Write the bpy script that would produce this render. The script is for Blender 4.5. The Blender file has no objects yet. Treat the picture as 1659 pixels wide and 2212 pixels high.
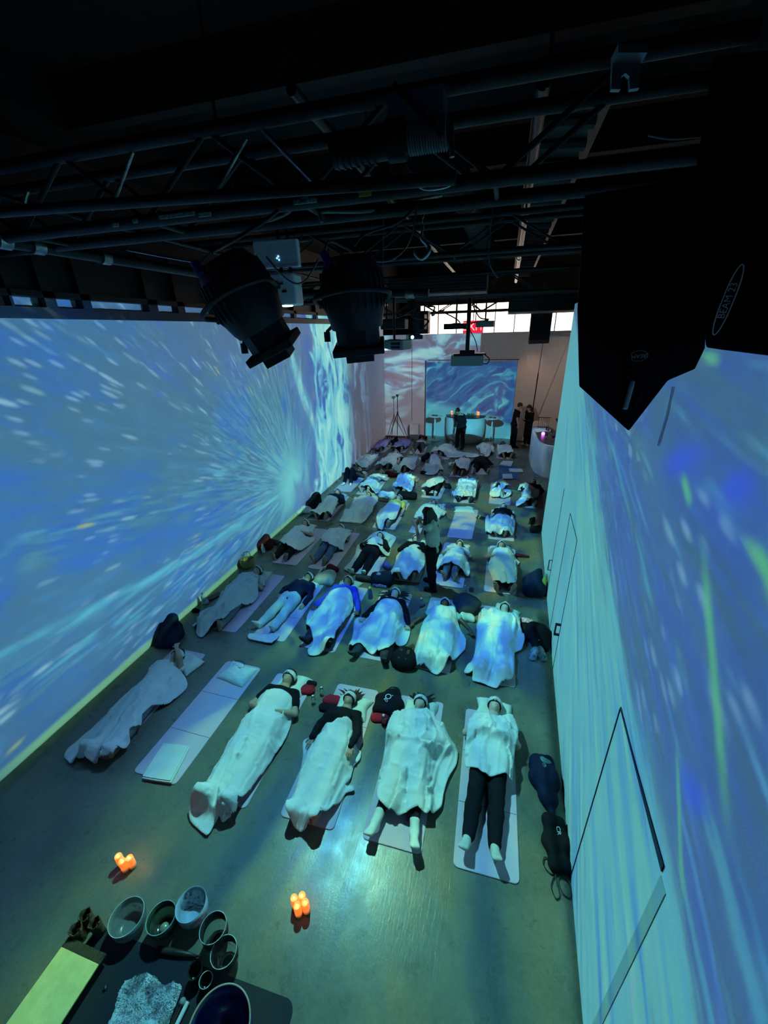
import bpy, bmesh, math, random
import numpy as np
from mathutils import Vector, Matrix

PI = math.pi
sc = bpy.context.scene
COL = sc.collection
rng = np.random.default_rng(7)
random.seed(7)

# ------------------------------------------------------------------ camera survey
CAM = np.array([0, 0, 4.6347])
FPX, YAW, PITCH, ROLL = 875.5, 0.28244, 0.41988, -0.029525
IW, IH = 1659, 2212


def cam_axes():
    cy, sy = math.cos(YAW), math.sin(YAW)
    f = np.array([-sy, cy, 0.]); r = np.array([cy, sy, 0.]); u = np.array([0, 0, 1.])
    cp, sp = math.cos(PITCH), math.sin(PITCH)
    f2 = f * cp - u * sp; u2 = u * cp + f * sp
    cr, sr = math.cos(ROLL), math.sin(ROLL)
    return r * cr + u2 * sr, -r * sr + u2 * cr, f2


CR, CU, CF = cam_axes()


def ray(x, y):
    return CF * FPX + CR * (x - IW / 2) - CU * (y - IH / 2)


def atz(x, y, z=0.0):
    """survey point: where the sight line of a measured spot meets the level z"""
    d = ray(x, y); return CAM + d * (z - CAM[2]) / d[2]


def aty(x, y, Y):
    d = ray(x, y); return CAM + d * (Y / d[1])


def atx(x, y, X):
    d = ray(x, y); return CAM + d * (X / d[0])


# ------------------------------------------------------------------ node expressions
class Ex:
    """little arithmetic wrapper over shader math nodes"""
    def __init__(s, nt, v): s.nt = nt; s.v = v
    def _put(s, sock, v):
        if isinstance(v, Ex): s.nt.links.new(v.v, sock)
        elif isinstance(v, (int, float)): sock.default_value = v
        else: s.nt.links.new(v, sock)
    def op(s, o, *a, clamp=False):
        n = s.nt.nodes.new('ShaderNodeMath'); n.operation = o; n.use_clamp = clamp
        s._put(n.inputs[0], s)
        for i, b in enumerate(a): s._put(n.inputs[i + 1], b)
        return Ex(s.nt, n.outputs[0])
    def __add__(s, b): return s.op('ADD', b)
    __radd__ = __add__
    def __sub__(s, b): return s.op('SUBTRACT', b)
    def __rsub__(s, b): return (s * -1.0) + b
    def __mul__(s, b): return s.op('MULTIPLY', b)
    __rmul__ = __mul__
    def __truediv__(s, b): return s.op('DIVIDE', b)
    def __neg__(s): return s * -1.0
    def abs(s): return s.op('ABSOLUTE')
    def pow(s, b): return s.op('POWER', b)
    def sat(s): return s.op('ADD', 0.0, clamp=True)
    def gt(s, b): return s.op('GREATER_THAN', b)
    def lt(s, b): return s.op('LESS_THAN', b)
    def mn(s, b): return s.op('MINIMUM', b)
    def mx(s, b): return s.op('MAXIMUM', b)
    def atan2(s, b): return s.op('ARCTAN2', b)
    def sqrt(s): return s.op('SQRT')
    def exp(s): return s.op('EXPONENT')
    def sin(s): return s.op('SINE')
    def step(s, a, b):
        """smooth step a..b (a may exceed b for a falling edge)"""
        n = s.nt.nodes.new('ShaderNodeMapRange'); n.interpolation_type = 'SMOOTHSTEP'
        s._put(n.inputs[0], s)
        if a < b:
            n.inputs[1].default_value = a; n.inputs[2].default_value = b
            n.inputs[3].default_value = 0; n.inputs[4].default_value = 1
        else:
            n.inputs[1].default_value = b; n.inputs[2].default_value = a
            n.inputs[3].default_value = 1; n.inputs[4].default_value = 0
        return Ex(s.nt, n.outputs[0])


def xyz(nt, x, y, z=0.0):
    n = nt.nodes.new('ShaderNodeCombineXYZ')
    for i, v in enumerate((x, y, z)):
        if isinstance(v, Ex): nt.links.new(v.v, n.inputs[i])
        else: n.inputs[i].default_value = v
    return n.outputs[0]


def noise(nt, vec, scale=1., detail=2., rough=.5, dist=0.):
    n = nt.nodes.new('ShaderNodeTexNoise')
    n.inputs['Scale'].default_value = scale; n.inputs['Detail'].default_value = detail
    n.inputs['Roughness'].default_value = rough; n.inputs['Distortion'].default_value = dist
    if vec is not None: nt.links.new(vec, n.inputs['Vector'])
    return Ex(nt, n.outputs[0])


def ramp(nt, fac, stops, interp='LINEAR'):
    n = nt.nodes.new('ShaderNodeValToRGB'); n.color_ramp.interpolation = interp
    el = n.color_ramp.elements
    while len(el) < len(stops): el.new(0.5)
    for e, (p, c) in zip(el, stops):
        e.position = p; e.color = (*c, 1)
    nt.links.new(fac.v if isinstance(fac, Ex) else fac, n.inputs[0])
    return n.outputs[0]


def mixc(nt, fac, a, b, mode='MIX'):
    n = nt.nodes.new('ShaderNodeMix'); n.data_type = 'RGBA'; n.blend_type = mode; n.clamp_result = False
    if isinstance(fac, Ex): nt.links.new(fac.v, n.inputs[0])
    else: n.inputs[0].default_value = fac
    for i, c in ((6, a), (7, b)):
        if isinstance(c, tuple): n.inputs[i].default_value = (*c, 1)
        else: nt.links.new(c, n.inputs[i])
    return n.outputs[2]


# ------------------------------------------------------------------ materials
MATS = {}


def mat(name, color=(.5, .5, .5), rough=.6, metal=0., bump=0., bscale=40., vary=0., vscale=3., color2=None,
        trans=0., ior=1.45, emit=None, estr=0., sheen=0., coat=0., sss=0.):
    if name in MATS: return MATS[name]
    m = bpy.data.materials.new(name); m.use_nodes = True
    nt = m.node_tree; b = nt.nodes['Principled BSDF']
    b.inputs['Base Color'].default_value = (*color, 1)
    b.inputs['Roughness'].default_value = rough; b.inputs['Metallic'].default_value = metal
    b.inputs['Transmission Weight'].default_value = trans; b.inputs['IOR'].default_value = ior
    b.inputs['Sheen Weight'].default_value = sheen; b.inputs['Coat Weight'].default_value = coat
    if emit: b.inputs['Emission Color'].default_value = (*emit, 1); b.inputs['Emission Strength'].default_value = estr
    tc = nt.nodes.new('ShaderNodeTexCoord')
    if vary or color2:
        c2 = color2 or tuple(max(0, c * (1 - vary)) for c in color)
        f = noise(nt, tc.outputs['Object'], vscale, 4., .6).step(.35, .65)
        nt.links.new(mixc(nt, f, color, c2), b.inputs['Base Color'])
    if bump:
        f = noise(nt, tc.outputs['Object'], bscale, 3., .6)
        bn = nt.nodes.new('ShaderNodeBump'); bn.inputs['Strength'].default_value = bump
        bn.inputs['Distance'].default_value = .004
        nt.links.new(f.v, bn.inputs['Height']); nt.links.new(bn.outputs[0], b.inputs['Normal'])
    MATS[name] = m
    return m


# ------------------------------------------------------------------ objects
def tag(o, label=None, cat=None, group=None, kind=None):
    if label: o['label'] = label
    if cat: o['category'] = cat
    if group: o['group'] = group
    if kind: o['kind'] = kind
    return o


def empty(name, label, cat, loc=(0, 0, 0), rz=0., group=None):
    o = bpy.data.objects.new(name, None); COL.objects.link(o)
    o.empty_display_size = .1
    o.location = [float(v) for v in loc]; o.rotation_euler = (0, 0, rz)
    return tag(o, label, cat, group)


def link(name, me, material, parent=None, smooth=True, auto=None):
    o = bpy.data.objects.new(name, me); COL.objects.link(o)
    if material is not None:
        for m_ in (material if isinstance(material, (list, tuple)) else [material]): me.materials.append(m_)
    if smooth is True:
        me.polygons.foreach_set('use_smooth', np.ones(len(me.polygons), bool))
    if auto: 
        me.polygons.foreach_set('use_smooth', np.ones(len(me.polygons), bool))
        me.set_sharp_from_angle(angle=auto)
    if parent: o.parent = parent
    return o


def mesh_np(name, V, F):
    """mesh from vertex array and face list (array of quads/tris or list)"""
    me = bpy.data.meshes.new(name)
    if isinstance(F, np.ndarray):
        n, k = F.shape
        me.vertices.add(len(V)); me.vertices.foreach_set('co', np.asarray(V, np.float32).ravel())
        me.loops.add(n * k); me.loops.foreach_set('vertex_index', F.astype(np.int32).ravel())
        me.polygons.add(n); me.polygons.foreach_set('loop_start', np.arange(0, n * k, k, dtype=np.int32))
        me.update(calc_edges=True)
        me.validate()
    else:
        me.from_pydata([tuple(map(float, v)) for v in V], [], [tuple(map(int, f)) for f in F])
    return me


class MB:
    """mesh builder: gathers boxes, tubes, lathes and prisms into one mesh"""
    def __init__(s): s.V = []; s.F = []
    def add(s, V, F):
        o = len(s.V); s.V += [tuple(map(float, v)) for v in V]; s.F += [tuple(int(i) + o for i in f) for f in F]; return s
    def box(s, x0, y0, z0, x1, y1, z1, M=None, bev=0.):
        if bev <= 0:
            V = [(x0, y0, z0), (x1, y0, z0), (x1, y1, z0), (x0, y1, z0), (x0, y0, z1), (x1, y0, z1), (x1, y1, z1), (x0, y1, z1)]
            F = [(0, 3, 2, 1), (4, 5, 6, 7), (0, 1, 5, 4), (1, 2, 6, 5), (2, 3, 7, 6), (3, 0, 4, 7)]
        else:
            bm = bmesh.new(); bmesh.ops.create_cube(bm, size=1)
            for v in bm.verts:
                v.co = Vector(((x0 + x1) / 2 + v.co.x * (x1 - x0), (y0 + y1) / 2 + v.co.y * (y1 - y0), (z0 + z1) / 2 + v.co.z * (z1 - z0)))
            bmesh.ops.bevel(bm, geom=bm.edges[:], offset=bev, segments=3, affect='EDGES', profile=.6)
            bm.verts.ensure_lookup_table()
            V = [v.co[:] for v in bm.verts]; F = [[v.index for v in f.verts] for f in bm.faces]; bm.free()
        if M is not None: V = [(M @ Vector(v))[:] for v in V]
        return s.add(V, F)
    def tube(s, pts, r, n=10, caps=True):
        """tube through points; r is one radius or one per point"""
        P = [Vector(p) for p in pts]; m = len(P)
        rs = r if isinstance(r, (list, tuple)) else [r] * m
        V = []; ref = None
        for i in range(m):
            t = (P[min(i + 1, m - 1)] - P[max(i - 1, 0)]).normalized()
            if ref is None: ref = Vector((0, 0, 1)) if abs(t.z) < .9 else Vector((1, 0, 0))
            a = (ref - t * ref.dot(t))
            if a.length < 1e-6: a = t.orthogonal()
            a.normalize(); b = t.cross(a); ref = a
            for k in range(n):
                an = 2 * PI * k / n
                V.append(P[i] + (a * math.cos(an) + b * math.sin(an)) * rs[i])
        F = [(i * n + k, i * n + (k + 1) % n, (i + 1) * n + (k + 1) % n, (i + 1) * n + k) for i in range(m - 1) for k in range(n)]
        if caps: F += [tuple(range(n))[::-1], tuple((m - 1) * n + k for k in range(n))]
        return s.add(V, F)
    def lathe(s, prof, n=32, M=None, close=False):
        """profile [(radius, z)...] around z"""
        V = []; F = []
        m = len(prof)
        for (r, z) in prof:
            for k in range(n):
                a = 2 * PI * k / n; V.append((r * math.cos(a), r * math.sin(a), z))
        for i in range(m - 1 if not close else m):
            j = (i + 1) % m
            for k in range(n):
                F.append((i * n + k, i * n + (k + 1) % n, j * n + (k + 1) % n, j * n + k))
        if not close:
            if prof[0][0] > 1e-4: F.append(tuple(range(n))[::-1])
            if prof[-1][0] > 1e-4: F.append(tuple((m - 1) * n + k for k in range(n)))
        if M is not None: V = [(M @ Vector(v))[:] for v in V]
        return s.add(V, F)
    def prism(s, poly, z0, z1, M=None):
        n = len(poly); V = [(x, y, z0) for x, y in poly] + [(x, y, z1) for x, y in poly]
        F = [tuple(range(n))[::-1], tuple(range(n, 2 * n))] + [(i, (i + 1) % n, n + (i + 1) % n, n + i) for i in range(n)]
        if M is not None: V = [(M @ Vector(v))[:] for v in V]
        return s.add(V, F)
    def build(s, name, material, parent=None, smooth=False, auto=None, bevel=0.):
        me = bpy.data.meshes.new(name); me.from_pydata(s.V, [], s.F)
        bm = bmesh.new(); bm.from_mesh(me)
        bmesh.ops.remove_doubles(bm, verts=bm.verts[:], dist=1e-5)
        bmesh.ops.recalc_face_normals(bm, faces=bm.faces[:]); bm.to_mesh(me); bm.free()
        o = link(name, me, material, parent, smooth=smooth, auto=auto)
        if bevel:
            md = o.modifiers.new('bevel', 'BEVEL'); md.width = bevel; md.segments = 2; md.limit_method = 'ANGLE'
        return o


def frame(o, zdir, xhint=(0, 0, 1)):
    """matrix with local z along zdir at origin o"""
    z = Vector(zdir).normalized(); x = Vector(xhint); x = x - z * x.dot(z)
    if x.length < 1e-5: x = z.orthogonal()
    x.normalize(); y = z.cross(x)
    M = Matrix((x, y, z)).transposed().to_4x4(); M.translation = Vector([float(v) for v in o]); return M


def copy_tree(o, parent=None, depth=0):
    c = o.copy(); COL.objects.link(c); c.parent = parent
    if depth < 2:
        for ch in o.children: copy_tree(ch, c, depth + 1)
    return c


def arc_pts(pts, n=8):
    """catmull-rom through pts"""
    P = [np.array(p, float) for p in pts]; P = [2 * P[0] - P[1]] + P + [2 * P[-1] - P[-2]]
    out = []
    for i in range(1, len(P) - 2):
        for k in range(n):
            t = k / n
            a, b, c, d = P[i - 1], P[i], P[i + 1], P[i + 2]
            out.append(.5 * ((2 * b) + (-a + c) * t + (2 * a - 5 * b + 4 * c - d) * t * t + (-a + 3 * b - 3 * c + d) * t ** 3))
    out.append(P[-2]); return out


# ------------------------------------------------------------------ distance-field bodies
class Field:
    BG = 0.05
    def __init__(s, lo, hi, h, bg=.05):
        s.BG = bg
        s.lo = np.array(lo, float) - .03; s.h = h
        s.n = (np.ceil((np.array(hi) + .03 - s.lo) / h)).astype(int) + 1
        s.F = np.full(s.n, s.BG, np.float32)
    def block(s, lo, hi):
        i0 = np.maximum(np.floor((lo - s.lo) / s.h).astype(int), 0)
        i1 = np.minimum(np.ceil((hi - s.lo) / s.h).astype(int) + 1, s.n)
        if (i1 <= i0).any(): return None
        ax = [(s.lo[k] + np.arange(i0[k], i1[k]) * s.h).astype(np.float32) for k in range(3)]
        sl = tuple(slice(i0[k], i1[k]) for k in range(3))
        return sl, ax
    def blend(s, sl, d, k):
        a = s.F[sl]
        if k <= 0: s.F[sl] = np.minimum(a, d); return
        h = np.maximum(k - np.abs(a - d), 0) / k
        s.F[sl] = np.minimum(a, d) - h * h * k * .25
    def cone(s, a, b, r1, r2, k=.015, side=None, flat=1., grow=0.):
        a = np.array(a, float); b = np.array(b, float); r1 = r1 + grow; r2 = r2 + grow
        m = max(r1, r2) + s.BG
        B = s.block(np.minimum(a, b) - m, np.maximum(a, b) + m)
        if B is None: return
        sl, (X, Y, Z) = B
        X = X[:, None, None] - a[0]; Y = Y[None, :, None] - a[1]; Z = Z[None, None, :] - a[2]
        ba = b - a; L2 = max(ba @ ba, 1e-9)
        t = np.clip((X * ba[0] + Y * ba[1] + Z * ba[2]) / L2, 0, 1)
        qx = X - t * ba[0]; qy = Y - t * ba[1]; qz = Z - t * ba[2]
        if side is not None and flat != 1.:
            sd = np.array(side, float); tt = ba / math.sqrt(L2); sd = sd - tt * (sd @ tt); sd /= np.linalg.norm(sd)
            nn = np.cross(tt, sd)
            dn = qx * nn[0] + qy * nn[1] + qz * nn[2]
            l2 = qx * qx + qy * qy + qz * qz + dn * dn * (flat * flat - 1)
            d = (np.sqrt(l2) - (r1 + (r2 - r1) * t)) / math.sqrt(flat)
        else:
            d = np.sqrt(qx * qx + qy * qy + qz * qz) - (r1 + (r2 - r1) * t)
        s.blend(sl, d, k)
    def ell(s, c, rad, ax=None, k=.015, grow=0.):
        c = np.array(c, float); rad = np.array(rad, float) + grow; m = rad.max() + s.BG
        B = s.block(c - m, c + m)
        if B is None: return
        sl, (X, Y, Z) = B
        X = X[:, None, None] - c[0]; Y = Y[None, :, None] - c[1]; Z = Z[None, None, :] - c[2]
        A = np.eye(3) if ax is None else np.array(ax, float)
        k0 = 0; k1 = 0
        for i in range(3):
            q = X * A[i][0] + Y * A[i][1] + Z * A[i][2]
            k0 = k0 + (q / rad[i]) ** 2; k1 = k1 + (q / rad[i] ** 2) ** 2
        k0 = np.sqrt(k0); k1 = np.sqrt(k1) + 1e-6
        s.blend(sl, k0 * (k0 - 1) / k1, k)
    def cut(s, p, n):
        """keep the side where (x-p).n < 0"""
        n = np.array(n, float); n /= np.linalg.norm(n); p = np.array(p, float)
        X, Y, Z = [(s.lo[k] + np.arange(s.n[k]) * s.h - p[k]).astype(np.float32) for k in range(3)]
        s.F = np.maximum(s.F, X[:, None, None] * n[0] + Y[None, :, None] * n[1] + Z[None, None, :] * n[2])
    def rough(s, amp, freq, seed=0):
        X, Y, Z = [(s.lo[k] + np.arange(s.n[k]) * s.h).astype(np.float32) * freq for k in range(3)]
        r = np.random.default_rng(seed)
        for _ in range(4):
            d = r.normal(size=3); d /= np.linalg.norm(d); ph = r.random() * 6.28; q = r.uniform(.7, 1.6)
            s.F = s.F + amp * np.sin((X[:, None, None] * d[0] + Y[None, :, None] * d[1] + Z[None, None, :] * d[2]) * q + ph).astype(np.float32)
    def mesh(s, name='m'):
        F = s.F; h = s.h
        S = F < 0
        if not S.any(): return None
        S[0] = S[-1] = False; S[:, 0] = S[:, -1] = False; S[:, :, 0] = S[:, :, -1] = False
        F = np.where(S, np.minimum(F, -1e-5), np.maximum(F, 1e-5))
        cnt = np.zeros(np.array(S.shape) - 1, np.int8)
        for dx in (0, 1):
            for dy in (0, 1):
                for dz in (0, 1):
                    cnt += S[dx:S.shape[0] - 1 + dx, dy:S.shape[1] - 1 + dy, dz:S.shape[2] - 1 + dz]
        act = (cnt > 0) & (cnt < 8)
        idx = -np.ones(act.shape, np.int64); I = np.argwhere(act); idx[act] = np.arange(len(I))
        acc = np.zeros((len(I), 3)); w = np.zeros(len(I))
        corners = [(a, b, c) for a in (0, 1) for b in (0, 1) for c in (0, 1)]
        for c0 in corners:
            for ax in range(3):
                if c0[ax]: continue
                c1 = list(c0); c1[ax] = 1
                f0 = F[I[:, 0] + c0[0], I[:, 1] + c0[1], I[:, 2] + c0[2]]
                f1 = F[I[:, 0] + c1[0], I[:, 1] + c1[1], I[:, 2] + c1[2]]
                x = (f0 < 0) != (f1 < 0)
                t = f0 / (f0 - f1 + 1e-12)
                p = np.tile(np.array(c0, float), (len(I), 1)); p[:, ax] = t
                acc[x] += p[x]; w[x] += 1
        V = s.lo + (I + acc / w[:, None]) * h
        Q = []
        for ax in range(3):
            a, b = [(1, 2), (2, 0), (0, 1)][ax]
            sl0 = [slice(1, -1)] * 3; sl0[ax] = slice(0, -1); sl1 = list(sl0); sl1[ax] = slice(1, None)
            s0 = S[tuple(sl0)]; s1 = S[tuple(sl1)]
            for flip in (False, True):
                E = np.argwhere(s0 & ~s1 if not flip else ~s0 & s1)
                if not len(E): continue
                base = E.copy(); base[:, a] += 1; base[:, b] += 1   # grid index of the edge start
                def ci(da, db):
                    q = base.copy(); q[:, a] -= da; q[:, b] -= db; return idx[q[:, 0], q[:, 1], q[:, 2]]
                q = np.stack([ci(1, 1), ci(0, 1), ci(0, 0), ci(1, 0)], 1)
                Q.append(q if not flip else q[:, ::-1])
        Q = np.concatenate(Q); Q = Q[(Q >= 0).all(1)]
        return mesh_np(name, V, Q)


def vnoise(x, y, seed, grid=64):
    """smooth value noise for numpy arrays"""
    r = np.random.default_rng(seed).random((grid, grid))
    xi = np.floor(x).astype(int); yi = np.floor(y).astype(int); fx = x - xi; fy = y - yi
    fx = fx * fx * (3 - 2 * fx); fy = fy * fy * (3 - 2 * fy)
    g = lambda a, b: r[a % grid, b % grid]
    return (g(xi, yi) * (1 - fx) + g(xi + 1, yi) * fx) * (1 - fy) + (g(xi, yi + 1) * (1 - fx) + g(xi + 1, yi + 1) * fx) * fy
# ================================================================== ROOM
def lin(*c):
    return tuple(((v / 255) / 12.92 if v / 255 <= .04045 else ((v / 255 + .055) / 1.055) ** 2.4) for v in c)


RWA, RWB = .91, .034            # right wall: x = RWA + RWB*y
def rwx(y): return RWA + RWB * y


m_white = mat('white_wall_paint', (.70, .70, .70), .75, bump=.25, bscale=60, vary=.06, vscale=1.2)
m_wall_b = mat('matte_wall_paint', (.72, .70, .68), .8, bump=.2, bscale=50)
m_black = mat('black_paint', (.010, .011, .013), .55, bump=.2, bscale=30)
m_blackm = mat('black_metal', (.012, .013, .015), .38, .6, bump=.15, bscale=60)
m_ceil = mat('dark_ceiling', (.0045, .005, .006), .95)
m_plast = mat('black_plastic', (.014, .015, .017), .42)
m_steel = mat('worn_steel', (.45, .46, .47), .35, .9, vary=.5, vscale=14)
m_grey = mat('grey_plastic', (.28, .30, .31), .5)
m_whitep = mat('white_plastic', (.72, .74, .74), .45)

# polished concrete floor
def floor_material():
    m = bpy.data.materials.new('polished_concrete'); m.use_nodes = True; nt = m.node_tree
    b = nt.nodes['Principled BSDF']; tc = nt.nodes.new('ShaderNodeTexCoord')
    n1 = noise(nt, tc.outputs['Object'], 1.1, 6., .62)
    n2 = noise(nt, tc.outputs['Object'], 26., 5., .7)
    f = (n1 * .65 + n2 * .35)
    c = ramp(nt, f, [(.30, (.088, .092, .066)), (.48, (.142, .144, .104)), (.66, (.200, .200, .142))])
    nt.links.new(c, b.inputs['Base Color'])
    sc_ = noise(nt, xyz(nt, Ex(nt, nt.nodes.new('ShaderNodeTexCoord').outputs['Object']) * 1.0, 0), 1)
    mp = nt.nodes.new('ShaderNodeMapping'); mp.inputs['Scale'].default_value = (60, 5, 1); mp.inputs['Rotation'].default_value = (0, 0, .9)
    nt.links.new(tc.outputs['Object'], mp.inputs['Vector'])
    n3 = noise(nt, mp.outputs[0], 1., 3., .6, 1.5)
    r = noise(nt, tc.outputs['Object'], 5., 5., .6).step(.2, .8) * .14 + .24
    nt.links.new(r.v, b.inputs['Roughness'])
    bn = nt.nodes.new('ShaderNodeBump'); bn.inputs['Strength'].default_value = .35; bn.inputs['Distance'].default_value = .004
    nt.links.new((n2 * .7 + n3 * .6).v, bn.inputs['Height']); nt.links.new(bn.outputs[0], b.inputs['Normal'])
    b.inputs['Specular IOR Level'].default_value = .45
    return m


m_floor = floor_material()


def struct(name, mb, m, **k):
    o = mb.build(name, m, **k); o['kind'] = 'structure'; return o


FY0, FY1 = -3.0, 20.2
struct('floor', MB().box(-5.4, FY0, -.15, 6.2, FY1, 0), m_floor)
struct('ceiling', MB().box(-9, FY0, 7.4, 8, 26, 7.5), m_ceil)
struct('wall_left', MB().box(-5.4, FY0, 0, -5.2, 18.6, 5.12), m_white)
struct('wall_left_upper', MB().box(-5.5, FY0, 5.12, -5.24, 26, 7.4), m_ceil)
struct('wall_rear', MB().box(-5.4, FY0 - .2, 0, 6.2, FY0, 7.4), m_ceil)
# right wall: slightly skewed partition that ends where the counter starts
YE = 9.6
poly = [(rwx(FY0), FY0), (rwx(YE), YE), (rwx(YE) + .16, YE), (rwx(FY0) + .16, FY0)]
struct('wall_right', MB().prism(poly, 0, 5.02), m_white)
struct('wall_right_upper', MB().prism([(rwx(FY0) + .02, FY0), (rwx(3.3) + .02, 3.3), (rwx(3.3) + .3, 3.3), (rwx(FY0) + .3, FY0)], 5.02, 7.4), m_ceil)
struct('wall_right_far', MB().box(6.0, FY0, 0, 6.2, 26, 7.4), m_wall_b)
# back wall with a recessed bay
BX0, BX1, BZ = -3.17, .52, 3.31
bw = MB().box(-5.4, 18.6, 0, BX0 - .16, 18.8, 4.46).box(BX1 + .02, 18.6, 0, 6.2, 18.8, 4.46).box(BX0 - .16, 18.6, BZ + .1, BX1 + .02, 18.8, 4.46)
struct('wall_back', bw, m_wall_b)
struct('wall_back_bay', MB().box(BX0 - .2, 19.05, 0, BX1 + .1, 19.2, BZ + .15), m_white)
struct('trim_1', MB().box(BX0 - .2, 18.62, 0, BX0 - .16, 19.1, BZ + .1).box(BX1 + .02, 18.62, 0, BX1 + .06, 19.1, BZ + .1).box(BX0 - .2, 18.62, BZ + .1, BX1 + .06, 19.1, BZ + .14), m_wall_b)
m_edge = mat('dark_edge', (.05, .04, .04), .7)
struct('trim_2', MB().box(BX0 - .02, 18.56, BZ + .1, BX1 + .06, 18.61, BZ + .125), m_edge)
struct('baseboard_back', MB().box(-5.2, 18.57, 0, BX0 - .16, 18.6, .05).box(BX1 + .02, 18.57, 0, 6.0, 18.6, .05), mat('rust_baseboard', (.16, .05, .03), .6))
# clerestory window behind and above the back wall
m_glow = mat('daylight_glazing', (.8, .8, .8), .5, emit=(1.0, .82, .66), estr=3.2)
struct('window_1', MB().box(-4.2, 22.0, 4.0, 5.8, 22.05, 5.75), m_glow)
mu = MB()
for x in np.arange(-4.2, 5.9, .9): mu.box(x - .02, 21.9, 4.0, x + .02, 21.97, 5.75)
mu.box(-4.2, 21.9, 4.0, 5.9, 21.97, 4.06).box(-4.2, 21.9, 5.7, 5.9, 21.97, 5.78)
struct('window_2', mu, m_black)
struct('wall_back_upper', MB().box(-9, 22.1, 4.0, 8, 22.2, 7.4).box(-9, 21.9, 5.75, 8, 22.1, 7.4).box(-9, 21.9, 0, -4.2, 22.1, 7.4), m_ceil)
# a black beam runs along the top of the left wall, posts stand on it
m_beam = mat('black_steel_beam', (.012, .013, .016), .5, .3)
struct('trim_3', MB().box(-5.2, FY0, 4.87, -5.10, 18.5, 4.985), m_beam)
posts = MB()
pl = [(22, 30), (96, 122), (176, 196), (317, 338), (380, 396), (456, 466)]
for a, b in pl:
    ya = atx(a, 655, -5.1)[1]; yb = atx(b, 660, -5.1)[1]
    posts.box(-5.18, ya, 4.985, -5.08, yb, 5.75)
for y in (7.7, 8.4, 9.3, 10.1, 11.4, 12.7): posts.box(-5.18, y, 4.985, -5.08, y + .12, 5.75)
struct('trim_4', posts, m_beam)
struct('trim_5', MB().box(-5.2, FY0, 5.085, -5.08, 18.5, 5.15).box(-5.22, FY0, 5.12, -5.16, 18.5, 6.6), m_beam)

# ------------------------------------------------------------------ doors in the right wall
def wallM(y):
    a = math.atan(RWB)
    return Matrix.Translation((rwx(y), y, 0)) @ Matrix.Rotation(-a, 4, 'Z')
m_gap = mat('door_gap', (.02, .03, .05), .8)
# near door: hairline, dark head gap and a pale jamb strip
d = empty('door_1', None, None); d['kind'] = 'structure'
d.matrix_world = wallM(2.38)
MB().box(-.006, -.004, .0, .01, .004, 2.18).build('door_gap', m_gap, d)
MB().box(-.006, -.98, 2.18, .01, -.004, 2.20).add(*[[(-.007, -.98, 2.20), (-.007, -.98, 2.235), (-.007, -.3, 2.20)], [(0, 1, 2)]]).build('door_gap', m_gap, d)
MB().box(-.004, -1.06, 0, .01, -.985, 2.16).build('door_jamb', mat('jamb_paint', (.46, .47, .47), .7), d)
d2 = empty('door_2', None, None); d2['kind'] = 'structure'; d2.matrix_world = wallM(5.0)
MB().box(-.006, -.003, .0, .01, .003, 2.15).box(-.006, .86, 0, .01, .866, 2.15).box(-.006, 0, 2.15, .01, .86, 2.156).build('door_gap', m_gap, d2)
hm = mat('black_handle', (.01, .01, .012), .4)
MB().box(-.07, .02, .60, -.05, .05, .80).box(-.06, .02, .60, 0, .05, .625).box(-.06, .02, .775, 0, .05, .80).build('door_handle', hm, d2)
d3 = empty('door_3', None, None); d3['kind'] = 'structure'; d3.matrix_world = wallM(6.9)
MB().box(-.006, -.03, .0, .01, -.024, 2.15).build('door_gap', m_gap, d3)
MB().tube([(0, .0, .55), (-.05, .0, .55), (-.05, .0, .76), (0, .0, .76)], .009, 8).build('door_handle', hm, d3)
# scuff lines high on the right wall
struct('trim_6', MB().tube([tuple(atx(1452, 835, rwx(3) - .012)), tuple(atx(1438, 900, rwx(3) - .012)), tuple(atx(1420, 962, rwx(3) - .012))], .007, 6), mat('pale_line', (.95, .97, .97), .5))

# ================================================================== PROJECTOR LIGHTS
S4 = 4 * PI * PI
LWP, RWP = .98, .98


def projector_light(name, loc, build, power=1.0, radius=.02):
    """a bare point source whose beam is shaped by a picture, as a projector does; build(nt, dx,dy,dz) -> colour"""
    L = bpy.data.lights.new(name, 'POINT'); L.energy = S4 * power; L.shadow_soft_size = radius
    L.use_nodes = True; nt = L.node_tree; em = nt.nodes['Emission']
    ge = nt.nodes.new('ShaderNodeNewGeometry')
    sp = nt.nodes.new('ShaderNodeSeparateXYZ'); nt.links.new(ge.outputs['Incoming'], sp.inputs[0])
    SG = 1.0
    dx, dy, dz = [Ex(nt, sp.outputs[i]) * SG for i in range(3)]
    col, stren = build(nt, dx, dy, dz, loc)
    nt.links.new(col, em.inputs['Color']); nt.links.new(stren.v, em.inputs['Strength'])
    o = bpy.data.objects.new(name, L); COL.objects.link(o); o.location = loc
    return o


def smx(x, a, b, s): return x.step(a - s, a + s) * x.step(b + s, b - s)


def voro(nt, vec, rand=1.):
    n = nt.nodes.new('ShaderNodeTexVoronoi'); n.feature = 'F1'; n.inputs['Scale'].default_value = 1; n.inputs['Randomness'].default_value = rand
    nt.links.new(vec, n.inputs['Vector']); sp = nt.nodes.new('ShaderNodeSeparateColor'); nt.links.new(n.outputs['Color'], sp.inputs[0])
    return Ex(nt, n.outputs['Distance']), Ex(nt, sp.outputs[0]), Ex(nt, sp.outputs[1])


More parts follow.
